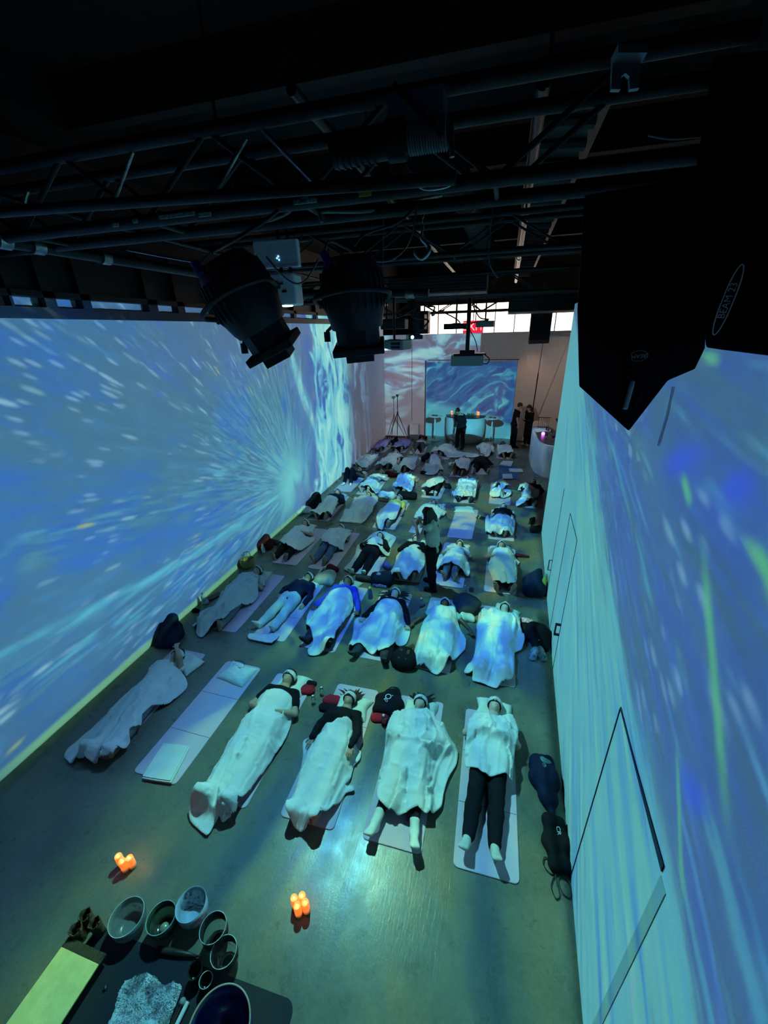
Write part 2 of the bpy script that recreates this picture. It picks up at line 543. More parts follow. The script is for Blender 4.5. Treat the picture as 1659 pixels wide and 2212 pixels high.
def left_wall(nt, dx, dy, dz, L):
    k = (L[0] + 5.2); dist = (dx * -1.0).mx(.02)
    y = dy / dist * k + L[1]; z = dz / dist * k + L[2]
    r2 = dist.pow(-3.0) * (k * k)            # r^2 / cos
    mask = (dx * -1.0).gt(.03) * smx(z, .0, 5.11, .01) * smx(y, -.5, 18.55, .05)
    py = (y * -1.0) + 9.4; pz = z - .95; r = (py * py + pz * pz + .02).sqrt(); a = pz.atan2(py)
    wv = noise(nt, xyz(nt, y, z, 3.), .5, 3.) * .35
    st = noise(nt, xyz(nt, a * 8. + wv, r * .20, 1.), 1., 4., .68)
    fine = noise(nt, xyz(nt, a * 55. + wv * 3., r * 1.1, 5.), 1., 5., .7)
    thr = noise(nt, xyz(nt, a * 130. + wv * 5., r * 1.3, 25.), 1., 3., .7)
    cl = noise(nt, xyz(nt, y, z, 0.), .42, 4., .65, .8)
    grain = noise(nt, xyz(nt, y, z, 7.), 22., 3., .7)
    base = ramp(nt, (st * .55 + cl * .45 + (fine - .5) * .5 + (thr - .5) * .25), [(.36, lin(36, 92, 198)), (.45, lin(46, 102, 178)), (.50, lin(56, 106, 156)), (.56, lin(60, 110, 156)), (.64, lin(56, 128, 200))])
    grn = y.step(12.5, 9.5) * smx(z, 1.9, 4.4, .5) * cl.step(.40, .56)
    base = mixc(nt, grn * .4, base, lin(66, 108, 122))
    gry = z.step(3.0, 4.6) * y.step(4., 7.)
    base = mixc(nt, gry * .5, base, lin(98, 112, 140))
    base = mixc(nt, grain.step(.52, .70) * .18, base, lin(120, 160, 200))
    # bright band of streaks low on the wall
    bc = ((y * -1.0) + 7.0).mx(0.); bandz = z - .93 - bc * bc * .020
    b1 = ((bandz * bandz) * -150.).exp() * (fine * .5 + thr * .5).step(.38, .56)
    b2 = (((bandz + .42) * (bandz + .42)) * -14.).exp() * (fine * .5 + thr * .5).step(.50, .58) * .8
    b3 = (((bandz - 1.15) * (bandz - 1.15)) * -16.).exp() * (fine * .5 + thr * .5).step(.52, .60) * .6
    ramp_y = y.step(.5, 3.) * y.step(9.3, 8.8)
    base = mixc(nt, ((b1 + b2 + b3) * ramp_y).sat() * .85, base, lin(92, 206, 232))
    # short bright dashes pointing at the burst
    d, h1, h2 = voro(nt, xyz(nt, a * 58., r * 2.0, 0.), 1.)
    dash = d.step(.36, .14) * h1.gt(.60) * r.step(1.0, 2.2)
    base = mixc(nt, (dash * (h2 * .7 + .3)).sat(), base, mixc(nt, h2.gt(.9), lin(150, 205, 225), lin(165, 190, 110)))
    d, h1, h2 = voro(nt, xyz(nt, a * 90., r * 3.2, 3.), 1.)
    dash = d.step(.42, .16) * h1.gt(.5) * noise(nt, xyz(nt, y, z, 2.), .9, 2.).step(.48, .62)
    base = mixc(nt, (dash * .75).sat(), base, lin(140, 190, 225))
    d, h1, h2 = voro(nt, xyz(nt, y * .9, z * 1.3, 5.), 1.)
    base = mixc(nt, (d.step(.16, .07) * h1.gt(.78) * .75).sat(), base, lin(40, 70, 235))
    burst = (r * r * -1.6).exp() + ((r * r * -.16).exp()) * (fine * .55 + thr * .45).step(.47, .57)
    base = mixc(nt, (burst * z.step(-.3, .5)).sat(), base, lin(120, 224, 224))
    # torn bright plume
    wav = noise(nt, xyz(nt, y * .9, z * .42, 2.), 1., 5., .68, .9)
    q = y - z * .22 - 10.9 + (wav - .5) * 4.2
    tear = noise(nt, xyz(nt, y * 2.0 + wav * 2., z * .5, 8.), 1., 4., .72, 1.2)
    shade = q.step(-2.2, -.9) * q.step(4.2, 2.6)
    base = mixc(nt, shade * .8, base, mixc(nt, tear.step(.4, .6), lin(52, 92, 190), lin(96, 120, 180)))
    plume = q.step(-.8, -.45) * q.step(3.0, 2.5) * tear.step(.40, .46)
    q2 = y - 9.7 - ((z * -1.0) + 4.6) * .42 + (wav - .5) * 1.2
    thin = ((q2 * q2) * -38.).exp() * smx(z, 1.4, 4.6, .3) * tear.step(.34, .52)
    base = mixc(nt, (plume + thin * .8).sat(), base, mixc(nt, tear.step(.46, .60), lin(110, 216, 236), lin(176, 255, 240)))
    far = y.step(13.2, 14.6)
    base = mixc(nt, far, base, mixc(nt, z.step(0, 3.4), lin(92, 84, 90), lin(80, 84, 112)))
    wisp = tear.step(.53, .60) * y.step(12.8, 13.5) * y.step(17., 14.5)
    base = mixc(nt, (wisp * far * .8).sat(), base, lin(120, 172, 216))
    base = mixc(nt, z.step(.15, .09) * y.step(11., 9.) * y.step(1., 2.2) * .9, base, lin(120, 196, 140))
    lvl = 1.0 - y.step(3., 0.) * .25
    return base, r2 * mask * lvl * LWP


def right_wall(nt, dx, dy, dz, L):
    den = (dx - dy * RWB).mx(.03); t = (RWA + RWB * L[1] - L[0])
    tt = den.pow(-1.0) * t
    y = dy * tt + L[1]; z = dz * tt + L[2]; r2 = tt * tt / den
    mask = (dx - dy * RWB).gt(.04) * smx(z, .0, 5.02, .01) * smx(y, -1.5, 9.58, .03)
    py = (y * -1.0) + 10.0; pz = (z * -1.0) + 5.0; r = (py * py + pz * pz + .02).sqrt(); a = pz.atan2(py)
    wv = noise(nt, xyz(nt, y, z, 3.), .6, 3.) * .3
    st = noise(nt, xyz(nt, a * 11. + wv, r * .16, 11.), 1., 4., .66)
    fine = noise(nt, xyz(nt, a * 70. + wv * 3., r * .40, 15.), 1., 5., .72)
    thr = noise(nt, xyz(nt, a * 190. + wv * 5., r * .5, 25.), 1., 3., .7)
    cl = noise(nt, xyz(nt, y, z, 40.), .7, 5., .6, .6)
    grain = noise(nt, xyz(nt, y, z, 17.), 24., 3., .7)
    base = ramp(nt, (st * .5 + cl * .5 + (fine - .5) * .5 + (thr - .5) * .2), [(.36, lin(46, 82, 146)), (.45, lin(56, 98, 126)), (.53, lin(62, 106, 120)), (.60, lin(66, 110, 122)), (.68, lin(66, 122, 148))])
    base = mixc(nt, grain.step(.52, .72) * .12, base, lin(110, 150, 180))
    # cyan flood at the foot of the wall, torn by streaks, tall at the far end
    edge = ((a * -1.0) + .325) * 7. + (st - .5) * 3.6 + (fine - .5) * 2.6 + (thr - .5) * .8
    cyc = ramp(nt, fine * .7 + thr * .3, [(.36, lin(44, 104, 196)), (.43, lin(66, 158, 204)), (.49, lin(86, 182, 186)), (.57, lin(96, 190, 180)), (.64, lin(130, 234, 214))])
    blue = (edge - .75) * 1.5; blue = (blue * blue * -1.0).exp() * fine.step(.36, .56)
    base = mixc(nt, (blue * .7).sat(), base, lin(48, 80, 200))
    base = mixc(nt, edge.step(.28, -.18), base, cyc)
    st2 = (fine * .6 + thr * .4).step(.55, .61) * smx(edge, .1, 2.0, .3)
    base = mixc(nt, (st2 * .8).sat(), base, lin(84, 176, 220))
    d, h1, h2 = voro(nt, xyz(nt, a * 56., r * 2.0, 0.), 1.)
    dash = d.step(.36, .12) * h1.gt(.58) * edge.step(.2, 1.0)
    base = mixc(nt, (dash * (h2 * .7 + .25)).sat(), base, mixc(nt, h2.gt(.62), lin(122, 182, 196), lin(92, 190, 128)))
    d, h1, h2 = voro(nt, xyz(nt, a * 90., r * 3.2, 3.), 1.)
    dash = d.step(.42, .16) * h1.gt(.5) * noise(nt, xyz(nt, y, z, 2.), .9, 2.).step(.50, .62)
    base = mixc(nt, (dash * .7).sat(), base, lin(120, 176, 214))
    # one large violet-blue patch and smaller ones
    for (y0, z0, sy, sz) in ((2.50, 3.93, 18., 160.), (1.85, 4.0, 80., 160.), (1.45, 2.75, 80., 160.)):
        ey = y - y0 + (cl - .5) * .6; ez = z - z0 + ey * .35
        g = (((ey * ey) * sy + (ez * ez) * sz) * -1.0).exp()
        base = mixc(nt, (g * 1.2).sat() * .85, base, lin(44, 72, 228))
    for (y0, z0, y1, z1, w) in ((1.95, 3.60, 1.28, 2.98, .032), (1.62, 3.86, 1.36, 3.70, .028), (1.62, 2.72, 1.25, 2.35, .016), (2.65, 1.95, 2.2, 1.5, .012), (2.45, 3.86, 2.28, 3.78, .03)):
        ex, ez = y1 - y0, z1 - z0; l2 = ex * ex + ez * ez
        tpar = ((y - y0) * ex + (z - z0) * ez) / l2
        perp = ((y - y0) * ez - (z - z0) * ex) / math.sqrt(l2) + (fine - .5) * .03
        g = (perp * perp * (-1 / (w * w))).exp() * smx(tpar, 0., 1., .25) * fine.step(.2, .5)
        base = mixc(nt, (g * .85).sat(), base, lin(88, 196, 118))
    return base, r2 * mask * RWP


def floor_common(nt, dx, dy, dz, L):
    den = (dz * -1.0).mx(.05); tt = den.pow(-1.0) * L[2]
    return dx * tt + L[0], dy * tt + L[1], tt * tt / den, (dz * -1.0).gt(.06)


def floor_near(nt, dx, dy, dz, L):
    x, y, r2, ok = floor_common(nt, dx, dy, dz, L)
    mask = ok * smx(x, -5.0, .93, .06) * y.step(6.5, 6.1) * y.step(-1.5, .4)
    px = x + 1.0; py = y - 7.5; r = (px * px + py * py + .02).sqrt(); a = px.atan2(py)
    st = noise(nt, xyz(nt, a * 6., r * .35, 2.), 1., 4., .6, .4)
    cl = noise(nt, xyz(nt, x, y * .8, 7.), 1.25, 5., .6, .9)
    near = ramp(nt, st, [(.32, lin(62, 150, 206)), (.45, lin(98, 190, 206)), (.56, lin(118, 210, 202)), (.68, lin(150, 228, 190))])
    mid = ramp(nt, cl, [(.38, lin(34, 92, 205)), (.46, lin(48, 122, 218)), (.51, lin(70, 176, 224)), (.57, lin(112, 226, 216)), (.70, lin(170, 236, 190))])
    c = mixc(nt, y.step(4.0, 4.8), near, mid)
    c = mixc(nt, x.step(-3.2, -4.0) * .9, c, lin(70, 118, 176))
    c = mixc(nt, x.step(-4.2, -4.9) * .6, c, lin(50, 84, 110))
    blu = noise(nt, xyz(nt, a * 10., r * .25, 4.), 1., 2.).step(.6, .72) * y.step(2.6, 1.8)
    c = mixc(nt, (blu * .6).sat(), c, lin(70, 100, 220))
    dim = y.step(.2, 2.1) * .3 + .7
    dl = x.step(-4.9, -3.0) * .62 + .38
    d2 = 1.0 - (x.step(-4.0, -4.4) * y.step(4.3, 4.6)) * .55
    return c, r2 * mask * dim * dl * d2 * 1.22


def floor_mid(nt, dx, dy, dz, L):
    x, y, r2, ok = floor_common(nt, dx, dy, dz, L)
    mask = ok * smx(x, -5.0, 1.15, .1) * y.step(6.1, 6.6) * y.step(12.9, 12.6)
    cl = noise(nt, xyz(nt, x, y, 3.), .95, 5., .62, .9)
    c = ramp(nt, cl, [(.38, lin(44, 104, 210)), (.45, lin(62, 138, 222)), (.50, lin(104, 200, 226)), (.58, lin(146, 224, 206)), (.70, lin(186, 226, 172))])
    # beam geometry leaves the left and parts of the middle in weaker light
    weak = (x - (y - 6.5) * -.10 + 2.75 + (cl - .5) * .8).step(.3, -.1) * y.step(10.9, 10.0)
    c = mixc(nt, weak * .8, c, lin(110, 140, 152))
    sh = ((y - 7.35 + x * .22).step(.03, -.03)) * 1.0
    dark = smx(x, -.85, .9, .02) * smx(y + x * .35, 6.95, 8.0, .03)
    lvl = 1.0 - weak * .62 - dark * .55 * x.step(-.3, -.2)
    return c, r2 * mask * lvl.mx(.1) * 1.0


def floor_far(nt, dx, dy, dz, L):
    x, y, r2, ok = floor_common(nt, dx, dy, dz, L)
    mask = ok * smx(x, -5.1, 3.2, .3) * y.step(12.4, 12.9) * y.step(17.6, 16.8)
    cl = noise(nt, xyz(nt, x, y, 5.), 1.0, 4., .6, .6)
    c = ramp(nt, cl, [(.36, lin(84, 112, 170)), (.5, lin(108, 132, 160)), (.62, lin(140, 180, 196))])
    return c, r2 * mask * .55


def back_wall(nt, dx, dy, dz, L):
    den = dy.mx(.05); tt = den.pow(-1.0) * (18.6 - L[1])
    x = dx * tt + L[0]; z = dz * tt + L[2]; r2 = tt * tt / den
    mask = dy.gt(.06) * smx(z, .0, 4.45, .01) * smx(x, -5.2, 3.4, .03)
    w1 = noise(nt, xyz(nt, x * .5, z * .5, 14.), 1., 3.)
    ang = z * .9 - x * .42 + w1 * 2.2
    sw = noise(nt, xyz(nt, x * .30 + w1 * 1.5, ang * 1.35, 4.), 1.6, 5., .68, 1.1)
    inn = ramp(nt, sw, [(.36, lin(20, 44, 112)), (.46, lin(26, 72, 146)), (.53, lin(32, 100, 164)), (.58, lin(60, 164, 190)), (.66, lin(112, 220, 214)), (.76, lin(150, 230, 226))])
    inn = mixc(nt, (z - (x * -.25) + (w1 - .5) * .8).step(1.2, .8) * .7, inn, lin(88, 200, 216))
    inside = smx(x, BX0 - .02, BX1 - .02, .01) * z.lt(BZ + .03)
    cl = noise(nt, xyz(nt, x * .5 + z * .5, z * 1.2 - x * .3, 9.), 1.0, 5., .68, 1.0)
    out = ramp(nt, cl, [(.38, lin(104, 96, 112)), (.46, lin(110, 118, 150)), (.50, lin(118, 176, 206)), (.60, lin(160, 220, 224))])
    plain = (x - (-1.02)).step(-.01, .01)
    hi = z.step(1.6, 2.8) + x.step(-3.6, -4.6) * .4
    out = mixc(nt, hi.sat(), lin(108, 100, 110), out)
    out = mixc(nt, plain, out, lin(74, 66, 62))  # plain warm grey put into the beam in place of ambient light
    lower = x.step(-3.1, -3.4)
    return mixc(nt, inside, out, inn), r2 * mask * .95


PF1 = (-2.19, 4.2, 4.82)
PF2 = (-2.12, 7.68, 4.17)
PF3 = (-1.0, 13.9, 4.35)
PLW = (-1.35, 6.2, 4.12)
PRW = (-2.9, 4.9, 4.25)
PBW = (-.92, 11.5, 3.86)
projector_light('floor_projector_beam_front', PF1, floor_near, radius=.035)
projector_light('floor_projector_beam_middle', PF2, floor_mid, radius=.03)
projector_light('floor_projector_beam_far', PF3, floor_far, radius=.03)
projector_light('left_wall_projector_beam', PLW, left_wall)
projector_light('right_wall_projector_beam', PRW, right_wall)
projector_light('back_wall_projector_beam', PBW, back_wall)


def spot(name, loc, target, power, color, angle=60, blend=.6, radius=.06):
    L = bpy.data.lights.new(name, 'SPOT'); L.energy = power; L.color = color; L.spot_size = math.radians(angle); L.spot_blend = blend; L.shadow_soft_size = radius
    o = bpy.data.objects.new(name, L); COL.objects.link(o); o.location = loc
    o.rotation_euler = (Vector(target) - Vector(loc)).to_track_quat('-Z', 'Y').to_euler(); return o


spot('warm_wall_washer', (-3.95, 17.7, 4.2), (-3.9, 18.7, 1.6), 20, (1., .56, .32), 80, 1., .25)
spot('warm_wall_washer_right', (1.15, 17.7, 4.2), (1.05, 18.7, 1.6), 26, (1., .56, .32), 80, 1., .25)
spot('warm_ambient_fill_far', (3.4, 16.6, 4.2), (2.8, 18.7, 2.0), 45, (1., .70, .5), 120, 1., .3)  # added spot, stands in for warm ambient light on the right


# ================================================================== CAMERA
cam = bpy.data.cameras.new('camera'); co = bpy.data.objects.new('camera', cam); COL.objects.link(co)
cam.sensor_fit = 'AUTO'; cam.sensor_width = 36; cam.lens = FPX / IH * 36; cam.clip_start = .02; cam.clip_end = 100
M = Matrix((Vector(CR), Vector(CU), Vector(-CF))).transposed().to_4x4(); M.translation = Vector(CAM); co.matrix_world = M
sc.camera = co
w = bpy.data.worlds.new('world'); sc.world = w; w.use_nodes = True
w.node_tree.nodes['Background'].inputs[0].default_value = (.5, .6, .8, 1); w.node_tree.nodes['Background'].inputs[1].default_value = .02
sc.view_settings.view_transform = 'Standard'; sc.view_settings.look = 'None'; sc.view_settings.gamma = 1; sc.view_settings.exposure = 0
sc.view_settings.use_curve_mapping = False
sc.cycles.use_denoising = True
sc.cycles.max_bounces = 5; sc.cycles.diffuse_bounces = 2; sc.cycles.glossy_bounces = 2; sc.cycles.transmission_bounces = 5
sc.cycles.use_adaptive_sampling = True; sc.cycles.adaptive_threshold = .1; sc.cycles.adaptive_min_samples = 12
sc.cycles.sample_clamp_indirect = 4.0
# ================================================================== PEOPLE
m_cloth_w = None


def skin_mat(tone):
    return mat('skin_%s' % tone, {'fair': (.62, .42, .33), 'tan': (.46, .29, .20), 'brown': (.25, .14, .09), 'dark': (.12, .065, .045)}[tone], .5, bump=.15, bscale=90)


def fabric(name, color, vary=.15, rough=.85, sheen=.0, bump=.5, bscale=220):
    new = name not in MATS
    m = mat(name, color, rough, bump=bump, bscale=bscale, vary=vary, vscale=6., sheen=sheen)
    if new: m.node_tree.nodes['Principled BSDF'].inputs['Specular IOR Level'].default_value = .12
    return m


FAB = dict(
    black=(.012, .012, .015), navy=(.012, .018, .045), blue=(.07, .09, .68), white=(.72, .74, .72), grey=(.22, .23, .24), darkgrey=(.05, .052, .058),
    teal=(.30, .52, .50), mint=(.55, .72, .62), yellow=(.72, .68, .16), sock=(.72, .74, .66), leggings=(.045, .02, .03), purple=(.30, .20, .42), brown=(.09, .045, .03),
    cream=(.62, .60, .50), denim=(.10, .14, .26), maroon=(.10, .015, .02), olive=(.10, .10, .06), stripe=(.5, .62, .62), blond=(.45, .33, .16))


def fab(c): return fabric('fabric_' + c, FAB[c])


def V3(*a): return np.array(a, float)


def nrm(v): v = np.array(v, float); return v / max(np.linalg.norm(v), 1e-9)


def hand(F, wrist, d, palm_n, side, curl=.25, spread=.10, g=0., s=1.):
    """palm, four fingers of unequal length and a thumb leaving the side of the palm"""
    d = nrm(d); n = nrm(palm_n - d * (np.dot(palm_n, d))); lat = np.cross(d, n) * side   # lat points to the thumb
    wrist = np.array(wrist, float)
    pl = .088 * s
    for i, o in enumerate((.028, .010, -.009, -.026)):
        F.cone(wrist + lat * o * .55 * s, wrist + d * pl + lat * o * s, .0145 * s, .0125 * s, k=.008, grow=g)
    ln = (.072, .080, .075, .058)
    for i, o in enumerate((.031, .010, -.011, -.030)):
        p = wrist + d * pl + lat * o * s
        dd = nrm(d + lat * (o / .03) * spread)
        c = curl
        for j, f in enumerate((.45, .32, .26)):
            q = p + (dd * math.cos(c) + n * math.sin(c)) * ln[i] * f * s
            F.cone(p, q, (.0098 - j * .0012) * s, (.0090 - j * .0012) * s, k=.0015, grow=g)
            p = q; c += curl * 1.1
    p = wrist + d * .028 * s + lat * .022 * s
    q = p + (d * .62 + lat * .72 + n * .25) * .040 * s
    F.cone(p, q, .0155 * s, .0115 * s, k=.008, grow=g)
    F.cone(q, q + (d * .86 + lat * .40 + n * .25) * .032 * s, .0110 * s, .0090 * s, k=.004, grow=g)


def foot(F, ankle, toe_dir, sole_n, g=0., s=1., k=.02):
    """foot from the ankle; toe_dir along the sole, sole_n points out of the sole"""
    a = np.array(ankle, float); t = nrm(toe_dir); n = nrm(sole_n - t * np.dot(sole_n, t)); lat = np.cross(t, n)
    heel = a + n * .048 * s - t * .045 * s
    ball = a + n * .050 * s + t * .125 * s
    F.cone(a, heel, .036 * s, .031 * s, k=k, grow=g)
    F.cone(a + t * .01, ball, .038 * s, .030 * s, k=k, side=lat, flat=1.15, grow=g)
    for o in (-.02, .02): F.cone(heel + t * .03, ball + lat * o * s, .028 * s, .021 * s, k=k, grow=g)
    for i, o in enumerate((-.030, -.014, .001, .015, .029)):
        F.cone(ball + lat * o * s, ball + lat * o * 1.05 * s + t * (.052 - abs(i - 1) * .005) * s, .0155 * s, .0105 * s, k=.006, grow=g)


def head_prims(F, J, g=0., s=1., ears=True):
    c, up, fc = J['head'], nrm(J['up']), nrm(J['face'])
    lat = np.cross(up, fc)
    ax = (lat, fc, up)
    P = lambda a, b, cc: c + (lat * a + fc * b + up * cc) * s
    F.ell(P(0, -.012, .030), (.076 * s, .094 * s, .088 * s), ax, k=.0, grow=g)
    F.ell(P(0, .018, -.030), (.062 * s, .072 * s, .085 * s), ax, k=.03, grow=g)
    F.cone(P(0, .045, -.092), P(0, .055, -.088), .026 * s, .022 * s, k=.03, grow=g)        # chin
    if g <= .004:
        F.cone(P(0, .086, .012), P(0, .108, -.022), .009 * s, .013 * s, k=.012)               # nose
        for a in (-1, 1): F.ell(P(a * .012, .098, -.026), (.008, .009, .007), ax, k=.006)
        for a in (-1, 1): F.ell(P(a * .030, .080, .028), (.024 * s, .010 * s, .008 * s), ax, k=.012)   # brow
        for a in (-1, 1): F.ell(P(a * .032, .066, -.022), (.022 * s, .018 * s, .02 * s), ax, k=.02)   # cheek
        F.ell(P(0, .086, -.054), (.022 * s, .009 * s, .0055 * s), ax, k=.004)
        F.ell(P(0, .084, -.065), (.018 * s, .009 * s, .006 * s), ax, k=.004)
        if ears:
            for a in (-1, 1): F.ell(P(a * .078, -.004, .0), (.010 * s, .020 * s, .032 * s), ax, k=.006)


def body_field(F, J, parts, g=0., loose=0.):
    """adds the named body regions of the skeleton J to the field; g grows every radius"""
    s = J.get('s', 1.); w = J.get('w', 1.)
    lat = nrm(J['shR'] - J['shL']); fr = nrm(J['front'])
    k = .035 * s
    if 'torso' in parts:
        pe, ch, ne = J['pelvis'], J['chest'], J['neck']
        F.cone(J['hipL'] * .8 + J['hipR'] * .2, J['hipR'] * .8 + J['hipL'] * .2, .112 * s * w, .112 * s * w, k=k, side=lat, flat=1., grow=g)
        F.cone(pe, ch, .145 * s * w, .160 * s * w, k=k, side=lat, flat=1.42, grow=g)
        F.cone(ch, ch * .45 + ne * .55, .162 * s * w, .115 * s * w, k=k, side=lat, flat=1.5, grow=g)
        F.cone(J['shL'], J['shR'], .058 * s, .058 * s, k=k, grow=g)
        F.cone(ch * .35 + ne * .65, ne, .06 * s, .056 * s, k=k, grow=g)
        if J.get('bust'):
            for a in (-1, 1): F.ell(ch + lat * a * .068 + fr * .085 + (ne - ch) * .15, (.062, .062, .055), k=.03, grow=g)
    if 'hips' in parts:
        pe = J['pelvis']; ch = J['chest']
        F.cone(J['hipL'] * .8 + J['hipR'] * .2, J['hipR'] * .8 + J['hipL'] * .2, .114 * s * w, .114 * s * w, k=k, grow=g)
        F.cone(pe, pe * .55 + ch * .45, .142 * s * w, .136 * s * w, k=k, side=lat, flat=1.4, grow=g)
    if 'neck' in parts: F.cone(J['neck'] - (J['head'] - J['neck']) * .15, J['head'], .056 * s, .052 * s, k=.03, grow=g)
    if 'head' in parts: head_prims(F, J, g, s)
    for q in 'LR':
        sh, el, wr = J['sh' + q], J['el' + q], J['wr' + q]
        if 'uarm' in parts: F.cone(sh, el, .052 * s, .040 * s, k=.03 * s, grow=g + loose * .5)
        if 'uarm2' in parts: F.cone(sh, sh * .45 + el * .55, .052 * s, .046 * s, k=.03 * s, grow=g + loose)
        if 'farm' in parts: F.cone(el, wr, .040 * s, .026 * s, k=.02 * s, grow=g + loose * .3)
        if 'hand' in parts: hand(F, wr, J['hd' + q], J['pn' + q], 1 if q == 'L' else -1, J.get('curl', .25), s=s)
        hp, kn, an = J['hip' + q], J['kn' + q], J['an' + q]
        if 'thigh' in parts: F.cone(hp, kn, .088 * s * w, .056 * s * w, k=k, grow=g + loose)
        if 'calf' in parts:
            md = kn * .68 + an * .32 - nrm(J['kb' + q]) * .012
            F.cone(kn, md, .054 * s, .057 * s * w, k=.02, grow=g + loose)
            F.cone(md, an, .056 * s * w, .036 * s, k=.02, grow=g + loose * 1.2)
        if 'ankle' in parts: F.cone(kn * .28 + an * .72, an, .041 * s, .037 * s, k=.02, grow=g)
        if 'foot' in parts: foot(F, an, J['td' + q], J['sn' + q], g, s)


def bounds(J):
    P = np.array([v for k_, v in J.items() if isinstance(v, np.ndarray) and k_[:2] in ('pe', 'ch', 'ne', 'he', 'sh', 'el', 'wr', 'hi', 'kn', 'an')])
    return P.min(0) - .26, P.max(0) + .26


def make_part(J, parts, h, g=0., loose=0., cuts=(), name='m', extra=None, rough=None):
    lo, hi = bounds(J); F = Field(lo, hi, h)
    body_field(F, J, parts, g, loose)
    if extra: extra(F)
    if rough: F.rough(*rough)
    for p, n in cuts: F.cut(p, n)
    return F.mesh(name)


def supine(H=1.70, armL='side', armR='side', spread=.09, knee=0., turn=0., toe=.5, w=1., bust=False, legs=None, head_z=.15, head_dx=0.):
    """skeleton of someone lying on the back: feet at y=0, head towards +y, seen from above; L is the side at +x"""
    s = H / 1.70; J = dict(s=s, w=w, bust=bust, front=V3(0, 0, 1), side='supine')
    z0 = .020
    J['pelvis'] = V3(0, .90 * s, z0 + .100); J['chest'] = V3(0, 1.20 * s, z0 + .118); J['neck'] = V3(0, 1.44 * s, z0 + .125)
    J['head'] = V3(head_dx, 1.585 * s, z0 + head_z)
    up = V3(head_dx * 2, 1, -.10); J['up'] = nrm(up); f = V3(math.sin(turn), -.10, math.cos(turn)); J['face'] = nrm(f - J['up'] * (f @ J['up']))
    for q, a, arm in (('L', 1, armL), ('R', -1, armR)):
        J['sh' + q] = V3(a * .165 * s, 1.385 * s, z0 + .105)
        J['hip' + q] = V3(a * .088 * s, .87 * s, z0 + .098)
        if legs == 'cross': J['kn' + q] = V3(a * .09, .47 * s, z0 + .1); J['an' + q] = V3(-a * .06 if a > 0 else a * -.02, .08, z0 + .07 + (.07 if a > 0 else 0))
        else:
            J['kn' + q] = V3(a * (.085 + spread * .5) * s, (.47 + knee * .16) * s, z0 + .085 + knee * .36)
            J['an' + q] = V3(a * (.075 + spread) * s, (.075 + knee * .26) * s, z0 + .065)
        J['kb' + q] = V3(0, 0, 1)
        J['td' + q] = nrm(V3(a * .28, -toe, .95)); J['sn' + q] = V3(a * .05, -1, -.5)
        if knee > .5: J['td' + q] = nrm(V3(a * .2, -1, .05)); J['sn' + q] = V3(0, 0, -1); J['an' + q][2] = z0 + .08
        sx, sy, sz = J['sh' + q]
        if arm == 'side': el = V3(a * .265, sy - .27 * s, .065); wr = V3(a * .275, sy - .51 * s, .06); hd = V3(a * .02, -1, -.05); pn = V3(-a * .9, 0, -.5)
        elif arm == 'out': el = V3(a * .31, sy - .23 * s, .065); wr = V3(a * .40, sy - .46 * s, .055); hd = V3(a * .12, -1, -.02); pn = V3(0, 0, 1)
        elif arm == 'wide': el = V3(a * .36, sy - .19 * s, .065); wr = V3(a * .49, sy - .40 * s, .055); hd = V3(a * .3, -1, 0.); pn = V3(0, 0, 1)
        elif arm == 'hip': el = V3(a * .30, sy - .25 * s, .09); wr = V3(a * .22, sy - .49 * s, .17); hd = V3(-a * .35, -1, -.15); pn = V3(0, 0, -1)
        elif arm == 'over': el = V3(a * .245, sy - .27 * s, .14); wr = V3(a * .245, sy - .50 * s, .20); hd = V3(a * .05, -1, -.35); pn = V3(0, 0, -1)
        elif arm == 'belly': el = V3(a * .315, sy - .25 * s, .10); wr = V3(a * .125, sy - .36 * s, .235); hd = V3(-a * 1, -.12, .02); pn = V3(0, 0, -1)
        elif arm == 'chest': el = V3(a * .30, sy - .24 * s, .11); wr = V3(a * .09, sy - .22 * s, .265); hd = V3(-a * 1, .12, .0); pn = V3(0, 0, -1)
        elif arm == 'face': el = V3(a * .19, sy + .02, .33); wr = V3(a * .05 + head_dx, sy + .17, .36); hd = V3(-a * .5, .9, -.1); pn = V3(0, 0, -1)
        J['el' + q] = el; J['wr' + q] = wr; J['hd' + q] = hd; J['pn' + q] = pn
    return J


